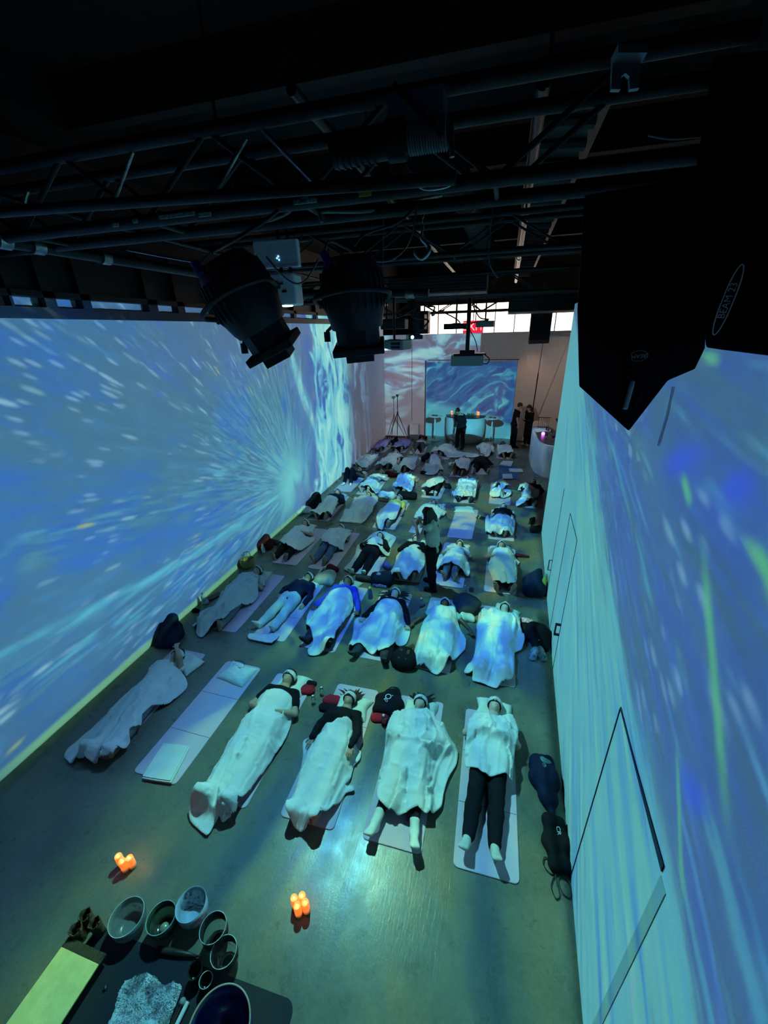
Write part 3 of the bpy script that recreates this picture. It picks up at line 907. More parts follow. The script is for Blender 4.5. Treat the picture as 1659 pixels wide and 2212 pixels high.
def upright(H=1.7, bend=0., headtilt=.35, arms=None, stance=.10, w=1., bust=False, step=0.):
    """standing skeleton facing +y, feet at z=0"""
    s = H / 1.70; J = dict(s=s, w=w, bust=bust, front=V3(0, 1, 0))
    J['pelvis'] = V3(0, -bend * .10, .93 * s)
    cb, sb = math.cos(bend), math.sin(bend)
    def up(x, y, z): return V3(x, J['pelvis'][1] + y * cb + z * sb, J['pelvis'][2] + z * cb - y * sb)
    J['chest'] = up(0, .0, .30 * s); J['neck'] = up(0, .0, .53 * s)
    hb = bend + headtilt; J['up'] = V3(0, math.sin(hb), math.cos(hb)); J['face'] = V3(0, math.cos(hb), -math.sin(hb))
    J['head'] = J['neck'] + V3(0, math.sin(bend + headtilt * .7), math.cos(bend + headtilt * .7)) * .155 * s
    J['front'] = V3(0, cb, -sb)
    for q, a in (('L', -1), ('R', 1)):
        J['sh' + q] = up(a * .17 * s, 0, .475 * s); J['hip' + q] = V3(a * .088 * s, J['pelvis'][1], .90 * s)
        st = step * a
        J['kn' + q] = V3(a * (.09 + stance * .3), st * .5 + .02, .49 * s); J['an' + q] = V3(a * (.08 + stance * .6), st, .085)
        J['kb' + q] = V3(0, 1, 0); J['td' + q] = V3(a * .2, 1, -.05); J['sn' + q] = V3(0, 0, -1)
        A = (arms or {}).get(q)
        if A: J['el' + q], J['wr' + q], J['hd' + q], J['pn' + q] = [np.array(v, float) for v in A]
        else:
            J['el' + q] = up(a * .235, -.01, .21 * s); J['wr' + q] = J['el' + q] + V3(a * .0, .07, -.245 * s); J['hd' + q] = V3(0, .1, -1); J['pn' + q] = V3(-a, 0, 0)
    return J


def sleep_mask(root, J, h, color='mask'):
    c, up, fc = J['head'], nrm(J['up']), nrm(J['face']); s = J['s']; lat = np.cross(up, fc)
    def band(g, lo_, hi_, bk, name, m, par):
        F = Field(c - .16, c + .16, min(h, .006))
        F.ell(c + (fc * -.012 + up * .030) * s, np.array((.076, .094, .088)) * s, (lat, fc, up), k=0, grow=g)
        F.ell(c + (fc * .018 + up * -.030) * s, np.array((.062, .072, .085)) * s, (lat, fc, up), k=.03, grow=g)
        F.cone(c + fc * .088 * s + up * .012, c + fc * .100 * s - up * .004, .010 + g, .012 + g, k=.012)
        F.cut(c + up * hi_, up); F.cut(c + up * lo_, -up); F.cut(c + fc * bk, -fc)
        me = F.mesh(name)
        if me: return link(name, me, m, par)
    a = band(.019, -.022, .046, -.02, 'eye_mask', mat('sleep_mask_satin', (.66, .66, .66), .45), root)
    if a: 
        band(.0165, -.036, .052, -.03, 'mask_edge', mat('sleep_mask_edge', (.012, .010, .014), .6), a)


def hair_part(root, J, h, color, style='short', seed=0):
    c, up, fc = J['head'], nrm(J['up']), nrm(J['face']); s = J['s']; lat = np.cross(up, fc)
    F = Field(c - (.62 if style == 'down' else .34), c + .34, max(h, .007)); r = np.random.default_rng(seed)
    ax = (lat, fc, up)
    F.ell(c + (fc * -.016 + up * .034) * s, np.array((.076, .094, .088)) * s, ax, k=0, grow=.012)
    F.rough(.003, 75, seed); F.cut(c + fc * .055 + up * .055, fc * .8 - up * .6)
    if style == 'bun': F.ell(c + up * .14 * s, (.045, .045, .04), k=.02)
    if style in ('long', 'curly'):      # spread over the pillow
        nn = 15 if style == 'long' else 22
        for i in range(nn):
            t = -1 + 2 * i / (nn - 1)
            an = t * (.9 if style == 'long' else 1.9); dr = up * math.cos(an) + lat * math.sin(an)
            p = c + up * .03 + dr * .075 - fc * .035
            L_ = (.06 + .06 * r.random()) * (1 if style == 'long' else 1.5)
            q = p + dr * L_ - fc * .03 + V3(*r.normal(size=3)) * .008
            q2 = q + dr * L_ * .6 + lat * r.normal() * .02 - fc * .012
            F.cone(p, q, .020, .014, k=.012); F.cone(q, q2, .013, .004, k=.006)
    if style == 'down':      # falls straight down (standing figures)
        dn = V3(0, 0, -1)
        for i in range(34):
            t = -1 + 2 * (i % 17) / 16; bk = .055 + .035 * (1 - t * t) + (.02 if i > 16 else 0)
            p = c + lat * t * .085 + up * .05 - fc * bk * .8
            q = p + dn * (.20 + .04 * r.random()) + lat * t * .07 - fc * .05 + V3(*r.normal(size=3)) * .016
            q2 = q + dn * (.22 + .10 * r.random()) + lat * (t * .05) + V3(*r.normal(size=3)) * .03
            F.cone(p, q, .030, .030, k=.010); F.cone(q, q2, .030, .012, k=.008)
    if style == 'ponytail':
        for i in range(5):
            p = c - fc * .08 + up * .02; q = p - fc * .05 - V3(0, 0, .12) + V3(*r.normal(size=3)) * .01
            F.cone(p, q, .026, .014, k=.01)
    me = F.mesh('hair')
    if me: link('hair', me, mat('hair_' + color, {'black': (.010, .009, .009), 'brown': (.045, .025, .015), 'blond': (.40, .29, .14), 'grey': (.3, .3, .3)}[color], .55, bump=.8, bscale=150), root)


def dress(J, h, tone='tan', top=('black', 'short'), pants=('black', 'long'), socks=None, hair=('black', 'short'), mask=True, label=None,
          loc=(0, 0, 0), rz=0., group=None, seed=0, shoes=None, hood=None):
    """body mesh plus clothing, hair and mask as its parts"""
    me = make_part(J, ('torso', 'neck', 'head', 'uarm', 'farm', 'hand', 'thigh', 'calf', 'foot'), h, name='person')
    o = link('person', me, skin_mat(tone)); o.location = [float(v) for v in loc]; o.rotation_euler = (0, 0, rz)
    tag(o, label, 'person', group)
    V = np.empty(len(me.vertices) * 3, np.float32); me.vertices.foreach_get('co', V); pts = [V.reshape(-1, 3)]
    ax = nrm(J['neck'] - J['pelvis'])
    lo_front = J['neck']
    def grab(m_):
        V = np.empty(len(m_.vertices) * 3, np.float32); m_.vertices.foreach_get('co', V); pts.append(V.reshape(-1, 3))
    if top:
        c, sl = top[0], top[1]; parts = {'short': ('torso', 'uarm2'), 'long': ('torso', 'uarm', 'farm'), 'none': ('torso',)}[sl]
        m_ = make_part(J, parts, h, .012, .006 if sl != 'long' else .008, name='shirt', rough=(.0022, 38, seed),
                       cuts=[(J['neck'] - ax * .005, nrm(ax + nrm(J['front']) * .35))])
        if m_: link('shirt', m_, fab(c), o); grab(m_)
    if pants:
        c, ln = pants
        parts = {'long': ('hips', 'thigh', 'calf'), 'legging': ('hips', 'thigh', 'calf'), 'short': ('hips', 'thigh')}[ln]
        g, lo = {'long': (.013, .012), 'legging': (.006, 0.), 'short': (.016, .012)}[ln]
        cuts = []
        m_ = make_part(J, parts, h, g, lo, name='trousers', cuts=cuts, rough=(.002 if ln != 'legging' else .0005, 34, seed + 1))
        if m_: link('trousers' if ln != 'short' else 'shorts', m_, fab(c), o); grab(m_)
    if socks:
        for q in 'LR':
            F = Field(J['an' + q] - .27, J['an' + q] + .27, h)
            foot(F, J['an' + q], J['td' + q], J['sn' + q], .006, J['s'])
            F.cone(J['kn' + q] * .28 + J['an' + q] * .72, J['an' + q], .041 * J['s'], .037 * J['s'], k=.02, grow=.011); F.rough(.001, 50, seed)
            m_ = F.mesh('sock')
            if m_: link('sock', m_, fab(socks), o)
    if shoes:
        for q in 'LR':
            F = Field(J['an' + q] - .27, J['an' + q] + .27, h); foot(F, J['an' + q], J['td' + q], J['sn' + q], .012, J['s'])
            m_ = F.mesh('shoe')
            if m_: link('shoe', m_, fab(shoes), o)
    if hair: hair_part(o, J, h, hair[0], hair[1], seed)
    if mask: sleep_mask(o, J, h)
    return o, np.concatenate(pts)


# ------------------------------------------------------------------ draped blankets
def inpoly(px, py, poly):
    ins = np.zeros(px.shape, bool); n = len(poly); j = n - 1
    for i in range(n):
        xi, yi = poly[i]; xj, yj = poly[j]
        c = ((yi > py) != (yj > py)) & (px < (xj - xi) * (py - yi) / (yj - yi + 1e-12) + xi)
        ins ^= c; j = i
    return ins


def poly_dist(px, py, poly):
    """distance to the outline and nearest point on it"""
    best = np.full(px.shape, 1e9); bx = np.zeros(px.shape); by = np.zeros(px.shape); n = len(poly)
    for i in range(n):
        ax_, ay = poly[i]; cx, cy = poly[(i + 1) % n]; ex, ey = cx - ax_, cy - ay
        t = np.clip(((px - ax_) * ex + (py - ay) * ey) / (ex * ex + ey * ey + 1e-12), 0, 1)
        qx, qy = ax_ + t * ex, ay + t * ey; d = np.hypot(px - qx, py - qy); m = d < best
        best[m] = d[m]; bx[m] = qx[m]; by[m] = qy[m]
    return best, bx, by


def round_outline(poly, n=4):
    P = [np.array(p, float) for p in poly]; m = len(P); out = []
    for i in range(m):
        a, b, c, d = P[i - 1], P[i], P[(i + 1) % m], P[(i + 2) % m]
        for k in range(n):
            t = k / n; q = .5 * ((2 * b) + (-a + c) * t + (2 * a - 5 * b + 4 * c - d) * t * t + (-a + 3 * b - 3 * c + d) * t ** 3)
            out.append(tuple(b * (1 - t) * .3 + c * t * .3 + q * .7))
    return out


def drape(name, poly, bodies, step, seed, material, thick=.006, ground=.022, fold=1., fdir=0., relax=30, crumple=.5, smooth=True, z0=0.):
    """cloth lying over bodies (lists of world points) inside a world outline"""
    poly = round_outline(poly) if smooth else poly
    A = np.array(poly); lo = A.min(0) - 3 * step; hi = A.max(0) + 3 * step
    nx, ny = (np.ceil((hi - lo) / step)).astype(int) + 1
    X = lo[0] + np.arange(nx) * step; Y = lo[1] + np.arange(ny) * step
    GX, GY = np.meshgrid(X, Y, indexing='ij')
    H = np.full((nx, ny), ground)
    for B in bodies:
        i = np.round((B[:, 0] - lo[0]) / step).astype(int); j = np.round((B[:, 1] - lo[1]) / step).astype(int)
        ok = (i >= 0) & (i < nx) & (j >= 0) & (j < ny)
        for di in (-1, 0, 1):
            for dj in (-1, 0, 1):
                ii = np.clip(i[ok] + di, 0, nx - 1); jj = np.clip(j[ok] + dj, 0, ny - 1)
                np.maximum.at(H, (ii, jj), B[ok, 2] + .010)
    H0 = H.copy()
    for _ in range(relax):
        P = np.pad(H, 1, mode='edge')
        H = np.maximum(H0, .25 * (P[2:, 1:-1] + P[:-2, 1:-1] + P[1:-1, 2:] + P[1:-1, :-2]))
    for _ in range(2):
        P = np.pad(H, 1, mode='edge'); H = .5 * H + .125 * (P[2:, 1:-1] + P[:-2, 1:-1] + P[1:-1, 2:] + P[1:-1, :-2])
    slack = np.clip((H - H0) / .03, 0, 1)
    c, s_ = math.cos(fdir), math.sin(fdir)
    U = GX * c + GY * s_; W = -GX * s_ + GY * c
    wx = vnoise(U * 3 + 31, W * 2 + 17, seed) - .5; wy = vnoise(U * 3 + 7, W * 2 + 3, seed + 1) - .5
    def ridge(fu, fw, sd, p=2.):
        v = vnoise(U * fu + wx * 2.2 + 40, W * fw + wy * 1.5 + 40, sd); return (1 - np.abs(2 * v - 1)) ** p
    f = ridge(1.5, 8, seed + 2, 3.5) * .050 + ridge(3., 15, seed + 3, 2.5) * .020
    f += crumple * (ridge(5, 6, seed + 4, 4.) * .032 + ridge(11, 10, seed + 5, 2.) * .012)
    H = H + f * fold * (.32 + .9 * slack)
    ins = inpoly(GX, GY, poly); D, BX, BY = poly_dist(GX, GY, poly)
    # hem: thin out and ripple
    H = H + np.where(D < .05, (vnoise(GX * 14 + 9, GY * 14 + 5, seed + 6) - .35) * .014 * (1 - D / .05), 0)
    cell = ins[:-1, :-1] & ins[1:, :-1] & ins[:-1, 1:] & ins[1:, 1:]
    used = np.zeros((nx, ny), bool)
    for a in (0, 1):
        for b in (0, 1): used[a:nx - 1 + a, b:ny - 1 + b] |= cell
    inner = np.zeros((nx, ny), bool); inner[1:-1, 1:-1] = cell[1:, 1:] & cell[:-1, 1:] & cell[1:, :-1] & cell[:-1, :-1]
    rim = used & ~inner & (D < step * 1.6)
    GX = np.where(rim, BX, GX); GY = np.where(rim, BY, GY)
    idx = -np.ones((nx, ny), int); K = np.argwhere(used); idx[used] = np.arange(len(K)); n = len(K)
    H = np.maximum(H, ground + .004)
    top = np.stack([GX[used], GY[used], H[used] + z0], 1); bot = top.copy()
    gx, gy = np.gradient(H, step); nn = np.sqrt(1 + gx ** 2 + gy ** 2)[used]
    bot[:, 2] -= np.minimum(thick * np.minimum(nn, 3), top[:, 2] - .002)
    C = np.argwhere(cell); a = idx[C[:, 0], C[:, 1]]; b = idx[C[:, 0] + 1, C[:, 1]]; c_ = idx[C[:, 0] + 1, C[:, 1] + 1]; d = idx[C[:, 0], C[:, 1] + 1]
    q = np.stack([a, b, c_, d], 1); qb = q[:, ::-1] + n
    # side walls along boundary edges
    E = {}
    e = np.concatenate([q[:, [0, 1]], q[:, [1, 2]], q[:, [2, 3]], q[:, [3, 0]]])
    key = e.min(1) * (n + 1) + e.max(1); u, inv, cnt = np.unique(key, return_inverse=True, return_counts=True)
    be = e[cnt[inv] == 1]
    side = np.stack([be[:, 1], be[:, 0], be[:, 0] + n, be[:, 1] + n], 1)
    me = mesh_np(name, np.concatenate([top, bot]), np.concatenate([q, qb, side]))
    return me
# ================================================================== SLEEPERS, MATS, PILLOWS, BLANKETS
CROP = dict(c1=(100, 1350, 2.765), c2=(600, 1400, 2.552), c3=(300, 1100, 3.318), c4=(720, 1100, 3.318), a=(540, 1060, 6.381), b=(720, 1080, 6.381),
            c=(930, 1080, 6.381), d=(700, 930, 6.381), e=(940, 930, 6.381))


def px(k, x, y): o = CROP[k]; return o[0] + x / o[2], o[1] + y / o[2]


def outline(*seqs):
    """measured blanket edge -> floor-plan points; a third number is the edge's height"""
    out = []
    for k, pts in seqs:
        for p in pts:
            q = atz(*px(k, p[0], p[1]), p[2] if len(p) > 2 else .03); out.append((q[0], q[1]))
    return out


m_mat = mat('lilac_mat_foam', (.62, .48, .55), .7, bump=.3, bscale=120, vary=.05)
m_mat_line = mat('mat_fold_line', (.12, .09, .15), .9)
m_mat_blue = mat('blue_mat_foam', (.03, .12, .25), .6, bump=.2, bscale=120)
m_pillow = fabric('pillow_cotton', (.66, .73, .64), .06)
m_blanket = fabric('white_blanket_fleece', (.70, .73, .70), .08, .95, bump=.9, bscale=160)
m_blanket_p = fabric('purple_blanket_fleece', (.36, .28, .52), .25, .95, bump=.9, bscale=160)
MW, ML = .602, 1.80


def rrect(w, l, r, n=6, x0=0, y0=0):
    P = []
    for cx, cy, a in ((w - r, r, -90), (w - r, l - r, 0), (r, l - r, 90), (r, r, 180)):
        for k in range(n + 1):
            t = math.radians(a + 90 * k / n); P.append((x0 + cx + r * math.cos(t), y0 + cy + r * math.sin(t)))
    return P


_mat_me = {}
def make_mat(x, y, rz, label, material=m_mat, key='l', l=ML, w=MW, group='folding mats on the concrete floor'):
    """(x,y) is the near left corner"""
    if key not in _mat_me:
        A = MB().prism(rrect(w, l, .05), 0, .0125).build('yoga_mat', material, bevel=0); bm = bmesh.new(); bm.from_mesh(A.data)
        bmesh.ops.bevel(bm, geom=[e for e in bm.edges if len(e.link_faces) == 2 and e.calc_face_angle(0) > 1], offset=.003, segments=2, affect='EDGES'); bm.to_mesh(A.data); bm.free()
        Bo = MB().box(.004, -.003, .0122, w - .004, .003, .0130).build('fold_line', m_mat_line); _mat_me[key] = (A.data, Bo.data); bpy.data.objects.remove(A); bpy.data.objects.remove(Bo)
    o = bpy.data.objects.new('yoga_mat', _mat_me[key][0]); COL.objects.link(o); o.location = (x, y, 0); o.rotation_euler = (0, 0, rz)
    tag(o, label, 'mat', group)
    for t in (1 / 3, 2 / 3):
        c = bpy.data.objects.new('fold_line', _mat_me[key][1]); COL.objects.link(c); c.parent = o; c.location.y = l * t
    return o


def pillow_mesh(seed, w=.46, l=.33, t=.075, dent=None):
    r = np.random.default_rng(seed); n = 26
    u = np.linspace(-1, 1, n); v = np.linspace(-1, 1, n); U, Vv = np.meshgrid(u, v, indexing='ij')
    prof = (1 - U ** 4) ** .55 * (1 - Vv ** 4) ** .55
    pin = 1 - .10 * (1 - np.abs(Vv)) * np.abs(U) ** 3; pin2 = 1 - .12 * (1 - np.abs(U)) * np.abs(Vv) ** 3
    X = U * w / 2 * pin + .012 * np.sin(Vv * 3 + seed); Y = Vv * l / 2 * pin2 + .012 * np.sin(U * 3 + seed * 2)
    wr = (vnoise(U * 3 + 9, Vv * 3 + 9, seed) - .5) * .02 + (1 - np.abs(2 * vnoise(U * 6 + 3, Vv * 6 + 5, seed + 1) - 1)) ** 3 * .008
    Z = prof * (t + wr)
    if dent: Z = Z - prof * dent * np.exp(-((U - 0) ** 2 / .16 + (Vv) ** 2 / .3))
    Z = np.maximum(Z, .004)
    top = np.stack([X.ravel(), Y.ravel(), (Z + .006).ravel()], 1); bot = np.stack([X.ravel(), Y.ravel(), np.zeros(n * n)], 1)
    idx = np.arange(n * n).reshape(n, n)
    q = np.stack([idx[:-1, :-1].ravel(), idx[1:, :-1].ravel(), idx[1:, 1:].ravel(), idx[:-1, 1:].ravel()], 1)
    e = np.concatenate([np.stack([idx[:-1, 0], idx[1:, 0]], 1), np.stack([idx[-1, :-1], idx[-1, 1:]], 1), np.stack([idx[1:, -1], idx[:-1, -1]], 1)[::1], np.stack([idx[0, 1:], idx[0, :-1]], 1)])
    side = np.stack([e[:, 1], e[:, 0], e[:, 0] + n * n, e[:, 1] + n * n], 1)
    return mesh_np('pillow', np.concatenate([top, bot]), np.concatenate([q, q[:, ::-1] + n * n, side]))


_pil = {}
def make_pillow(x, y, rz, label, seed=0, z=.014, dent=True, w=.46, l=.33, material=None):
    k = (seed % 5, dent, w, l)
    if k not in _pil: _pil[k] = pillow_mesh(seed % 5, w, l, dent=.035 if dent else None); _pil[k].materials.append(material or m_pillow); _pil[k].polygons.foreach_set('use_smooth', np.ones(len(_pil[k].polygons), bool))
    o = bpy.data.objects.new('pillow', _pil[k]); COL.objects.link(o); o.location = (x, y, z); o.rotation_euler = (0, 0, rz)
    return tag(o, label, 'pillow', 'pillows on the mats')


def bpts(J, under, M):
    """points of the body that the blanket lies on"""
    me = make_part(J, under, .015, .022, .012, name='tmp'); V = np.empty(len(me.vertices) * 3, np.float32); me.vertices.foreach_get('co', V); bpy.data.meshes.remove(me)
    V = V.reshape(-1, 3); return V @ M[:3, :3].T + M[:3, 3]


def loc_matrix(x, y, rz, z=0):
    c, s = math.cos(rz), math.sin(rz); return np.array([[c, -s, 0, x], [s, c, 0, y], [0, 0, 1, z], [0, 0, 0, 1.]])


UB = ('torso', 'thigh', 'calf', 'foot'); UBA = UB + ('uarm', 'farm', 'hand')
BL = 'blankets over the people lying down'
SLEEPERS = []


def sleeper(D, head, feet, h, pose, tone, top, pants, socks, hair, blanket=None, under=UB, H=None, matxy=None, pil=(0, .04, 0), seed=0, fold=1., bcol=None,
            bstep=None, maxrz=.30, mask=True, matlab=None, nomat=False, blabel=None, nopil=False, fdir=None, crumple=.5, shoes=None):
    hp = atz(*head, .18); fp = atz(*feet, .10)
    d = hp[:2] - fp[:2]; rz = math.atan2(-d[0], d[1]); rz = max(-maxrz, min(maxrz, rz)); dist = np.linalg.norm(d)
    Hh = H or min(1.80, max(1.48, dist / 1.53 * 1.70))
    pose = dict(pose)
    if blanket and socks is None and not shoes: pose['spread'] = min(.05, pose.get('spread', .03)); pose['toe'] = .12
    J = supine(Hh, **pose)
    yh = J['head'][1]; xh = J['head'][0]
    x = hp[0] + math.sin(rz) * yh - math.cos(rz) * xh; y = hp[1] - math.cos(rz) * yh - math.sin(rz) * xh
    o, _ = dress(J, h, tone, top, pants, socks, hair, mask, 'person lying ' + D, (x, y, 0), rz, 'people lying on mats', seed, shoes)
    M = loc_matrix(x, y, rz)
    if not nomat:
        if matxy: mx, my, mr = matxy
        else:
            mr = rz * .35; my = y + (yh + .13) * math.cos(rz) - ML; mx = x - math.sin(rz) * .85 - MW / 2
        make_mat(mx, my, mr, 'lilac mat under person ' + D)
    if not nopil: make_pillow(hp[0] + pil[0], hp[1] + pil[1], rz + pil[2], 'pale pillow under person ' + D, seed)
    if blanket:
        P = bpts(J, under, M)
        me = drape('blanket', outline(*blanket), [P], bstep or max(.012, h * 1.6), seed * 7 + 11, bcol or m_blanket, fold=fold, fdir=(rz + PI / 2) if fdir is None else fdir, crumple=crumple)
        b = link('blanket', me, bcol or m_blanket)
        tag(b, (blabel or 'white blanket over person ') + D, 'blanket', BL)
    SLEEPERS.append((o, J, M)); return o, J, M


BK = ('black', 'short')
# ---------------- first row
make_mat(-4.78, 2.20, 0, 'lilac mat next to the left wall in the nearest row, mostly hidden by its blanket')
sleeper('at the left wall with a forearm over the face', px('c1', 782, 180), px('c1', 345, 745), .0075, dict(armL='face', armR='side', head_dx=0.), 'tan', ('white', 'none'), ('grey', 'long'), None, BK,
        [('c1', [(700, 218, .18), (640, 235, .15), (600, 290, .08), (500, 390), (440, 440), (380, 505), (340, 560), (210, 670), (125, 740), (105, 785), (150, 830), (175, 795), (215, 825), (340, 843), (430, 825), (470, 770),
                 (512, 720), (515, 670), (580, 625), (592, 580), (650, 520), (735, 470), (840, 375), (835, 325), (800, 310), (755, 290, .1), (745, 235, .15)])], nomat=True, seed=1, H=1.66, pil=(.12, .02, -.35), mask=True, fold=1.1)
make_mat(-3.781, 2.161, -.010, 'empty lilac mat in the nearest row holding only a pillow, mask and folded blanket')
sleeper('in a black T-shirt with hands clasped on the belly', px('c1', 1450, 312), px('c1', 1000, 1085), .0065, dict(armL='belly', armR='belly', w=1.06), 'tan', ('black', 'short'), ('grey', 'long'), None, BK,
        [('c1', [(1325, 408, .22), (1370, 395, .25), (1430, 402, .25), (1470, 450, .16), (1468, 545, .06), (1455, 620), (1420, 700), (1360, 790), (1290, 900), (1230, 990), (1170, 1070), (1150, 1140), (1060, 1195), (1040, 1165),
                 (1000, 1200), (960, 1258), (905, 1215), (860, 1170), (855, 1110), (890, 1065), (930, 1030), (960, 960), (1000, 900), (1050, 800), (1085, 700), (1140, 640), (1190, 550), (1250, 500, .06), (1290, 450, .15)])],
        matxy=(-2.860, 2.134, .004), seed=3, pil=(.02, .03, -.12))
sleeper('in a black long-sleeved top, arms along the sides', px('c2', 395, 277), px('c2', 150, 915), .0065, dict(armL='over', armR='over', bust=True), 'tan', ('black', 'long'), ('grey', 'long'), None, ('brown', 'long'),
        [('c2', [(300, 422, .22), (330, 400, .25), (380, 397, .25), (410, 420, .2), (414, 470, .12), (440, 555), (460, 570), (452, 615), (420, 650), (402, 720), (375, 755), (415, 762), (420, 790), (375, 800), (345, 850), (300, 900),
                 (250, 960), (228, 1005), (160, 1020), (110, 1015), (75, 985), (55, 945), (85, 860), (110, 800), (130, 700), (140, 600), (140, 510), (200, 490), (240, 480), (275, 440, .15)])],
        matxy=(-1.873, 2.169, .021), seed=4, pil=(.04, .02, -.10))
sleeper('with a grey mask and striped white socks', px('c2', 786, 297), px('c2', 640, 1010), .0065, dict(armL='belly', armR='belly', spread=.13, toe=.9, bust=True, head_dx=.0), 'fair', ('white', 'short'), ('leggings', 'legging'), 'sock', ('black', 'long'),
        [('c2', [(700, 380, .14), (740, 352, .2), (790, 348, .2), (850, 352, .15), (872, 430, .08), (910, 460), (965, 520), (993, 570), (985, 640), (940, 720), (915, 800), (900, 880), (825, 945), (780, 930), (770, 915, .05), (700, 915, .12),
                 (600, 895, .12), (548, 860, .05), (560, 750), (580, 620), (600, 500), (625, 425), (655, 385, .06)])], under=UBA,
        matxy=(-.968, 2.191, .017), seed=5, pil=(.0, -.02, .03), H=1.66, crumple=.7, fold=1.2)
sleeper('in black trousers and cream socks near the right wall', px('c2', 1195, 312), px('c2', 1120, 1080), .0065, dict(armL='chest', armR='chest', spread=.045, toe=1.0), 'fair', ('white', 'short'), ('black', 'long'), 'cream', ('blond', 'short'),
        [('c2', [(1150, 378, .2), (1210, 383, .22), (1280, 392, .14), (1308, 440, .08), (1318, 520), (1302, 600), (1292, 680), (1285, 780), (1255, 745, .06), (1165, 715, .2), (1090, 680, .18), (1030, 672, .06), (1028, 600),
                 (1038, 520), (1050, 440, .08), (1090, 388, .14)])], under=UBA, matxy=(-.063, 2.191, .0196), seed=6, H=1.74, crumple=1.4, fold=1.2)
# ---------------- second row
sleeper('beside the left wall, second row, covered to the chin', px('c3', 850, 440), px('c3', 520, 850), .009, dict(armL='chest', armR='side'), 'tan', ('white', 'short'), ('grey', 'long'), None, BK,
        [('c3', [(745, 467, .15), (790, 455, .2), (840, 480, .2), (870, 520, .1), (862, 600), (850, 640), (790, 700), (740, 725), (690, 770), (620, 830), (540, 880), (450, 920), (410, 895), (440, 860), (385, 840), (395, 820),
                 (430, 800), (435, 740), (480, 720), (560, 680), (610, 610), (640, 560, .05), (680, 510, .1)])], under=UBA, seed=7, matxy=(-4.62, 4.55, .01), crumple=1.)
sleeper('in a navy jacket and pale blue trousers, no blanket', px('c3', 1218, 483), px('c3', 915, 830), .009, dict(armL='side', armR='hip', spread=.07, w=1.05), 'tan', ('navy', 'long'), ('stripe', 'long'), 'sock', BK, None,
        seed=8, matxy=(-3.70, 4.55, .005))
sleeper('in a bright blue sweater', px('c3', 1500, 512), px('c3', 1270, 965), .009, dict(armL='out', armR='out', w=1.15, spread=.1), 'brown', ('blue', 'long'), ('darkgrey', 'long'), 'darkgrey', BK,
        [('c3', [(1330, 620, .2), (1370, 592, .27), (1430, 568, .29), (1500, 575, .26), (1530, 620, .2), (1537, 700, .1), (1520, 760), (1480, 840), (1420, 920), (1395, 965, .1), (1340, 1030, .05), (1280, 1045), (1225, 1050), (1210, 1020),
                 (1250, 960, .1), (1235, 900), (1200, 850), (1205, 760), (1250, 695), (1290, 655, .12)])], seed=9, matxy=(-2.80, 4.52, .0))
sleeper('in a black sweater with curly dark hair, ankles showing', px('c4', 445, 598), px('c4', 260, 1040), .009, dict(armL='out', armR='out', w=1.08, spread=.15, toe=.7), 'fair', ('black', 'long'), ('darkgrey', 'long'), 'darkgrey', ('black', 'curly'),
        [('c4', [(330, 658, .25), (390, 642, .29), (450, 658, .26), (490, 700, .2), (500, 750, .1), (520, 800), (552, 850), (545, 910), (520, 965), (460, 990), (420, 1015), (385, 1035, .08), (300, 1020, .12), (190, 1003, .06), (115, 1010),
                 (110, 985), (140, 900), (150, 800), (180, 772), (240, 760, .08), (295, 705, .18)])], seed=10, matxy=(-1.92, 4.53, .0))
sleeper('with both arms stretched out from under the blanket', px('c4', 800, 668), px('c4', 735, 1060), .009, dict(armL='wide', armR='wide', spread=.06), 'dark', ('teal', 'short'), ('grey', 'long'), None, BK,
        [('c4', [(745, 708, .18), (800, 703, .22), (860, 712, .16), (882, 790, .05), (910, 860), (950, 930), (945, 1000), (900, 1050), (850, 1110), (800, 1165), (745, 1187), (690, 1165), (640, 1148), (585, 1120), (600, 1000), (615, 920),
                 (630, 850), (655, 790), (690, 745, .08)])], seed=11, matxy=(-.986, 4.531, -.012), nopil=False)
sleeper('beside the floral pouch near the right wall, second row', px('c4', 1230, 702), px('c4', 1135, 1150), .009, dict(armL='side', armR='side', spread=.07), 'fair', ('white', 'short'), ('grey', 'long'), None, ('blond', 'short'),
        [('c4', [(1065, 700), (1150, 715, .1), (1200, 748, .2), (1270, 772, .15), (1330, 792), (1335, 880), (1368, 950), (1350, 1010), (1320, 1025), (1295, 1050), (1292, 1200), (1270, 1255), (1200, 1262), (1165, 1283), (1110, 1265),
                 (1000, 1230), (995, 1195), (935, 1175), (960, 1130), (1000, 1080), (1030, 950), (1025, 850), (1060, 800)])], seed=12, under=UBA, matxy=(-.06, 4.50, .0), pil=(.02, .05, -.3))
# ---------------- third row
sleeper('in a white top and black shorts near the left wall', px('a', 765, 450), px('a', 420, 915), .011, dict(armL='belly', armR='side', spread=.08), 'tan', ('white', 'short'), ('black', 'long'), None, BK,
        [('a', [(600, 562, .2), (700, 562, .24), (760, 610, .2), (850, 645, .05), (890, 642), (880, 700), (740, 820), (640, 815, .15), (470, 787, .1), (405, 745), (440, 650), (500, 600, .1)])], seed=13, matxy=(-4.60, 6.78, 0))
sleeper('in slate trousers with a crumpled blanket over the chest', px('a', 1250, 512), px('a', 960, 960), .011, dict(armL='chest', armR='side', spread=.05), 'tan', ('white', 'short'), ('denim', 'long'), None, BK,
        [('a', [(1130, 542, .15), (1200, 525, .2), (1300, 552, .2), (1400, 640), (1380, 700), (1305, 760), (1290, 850), (1270, 790, .1), (1150, 800, .14), (1000, 752, .1), (990, 720), (1050, 640)])], under=UBA, seed=14, matxy=(-3.72, 6.75, 0), crumple=1.6)
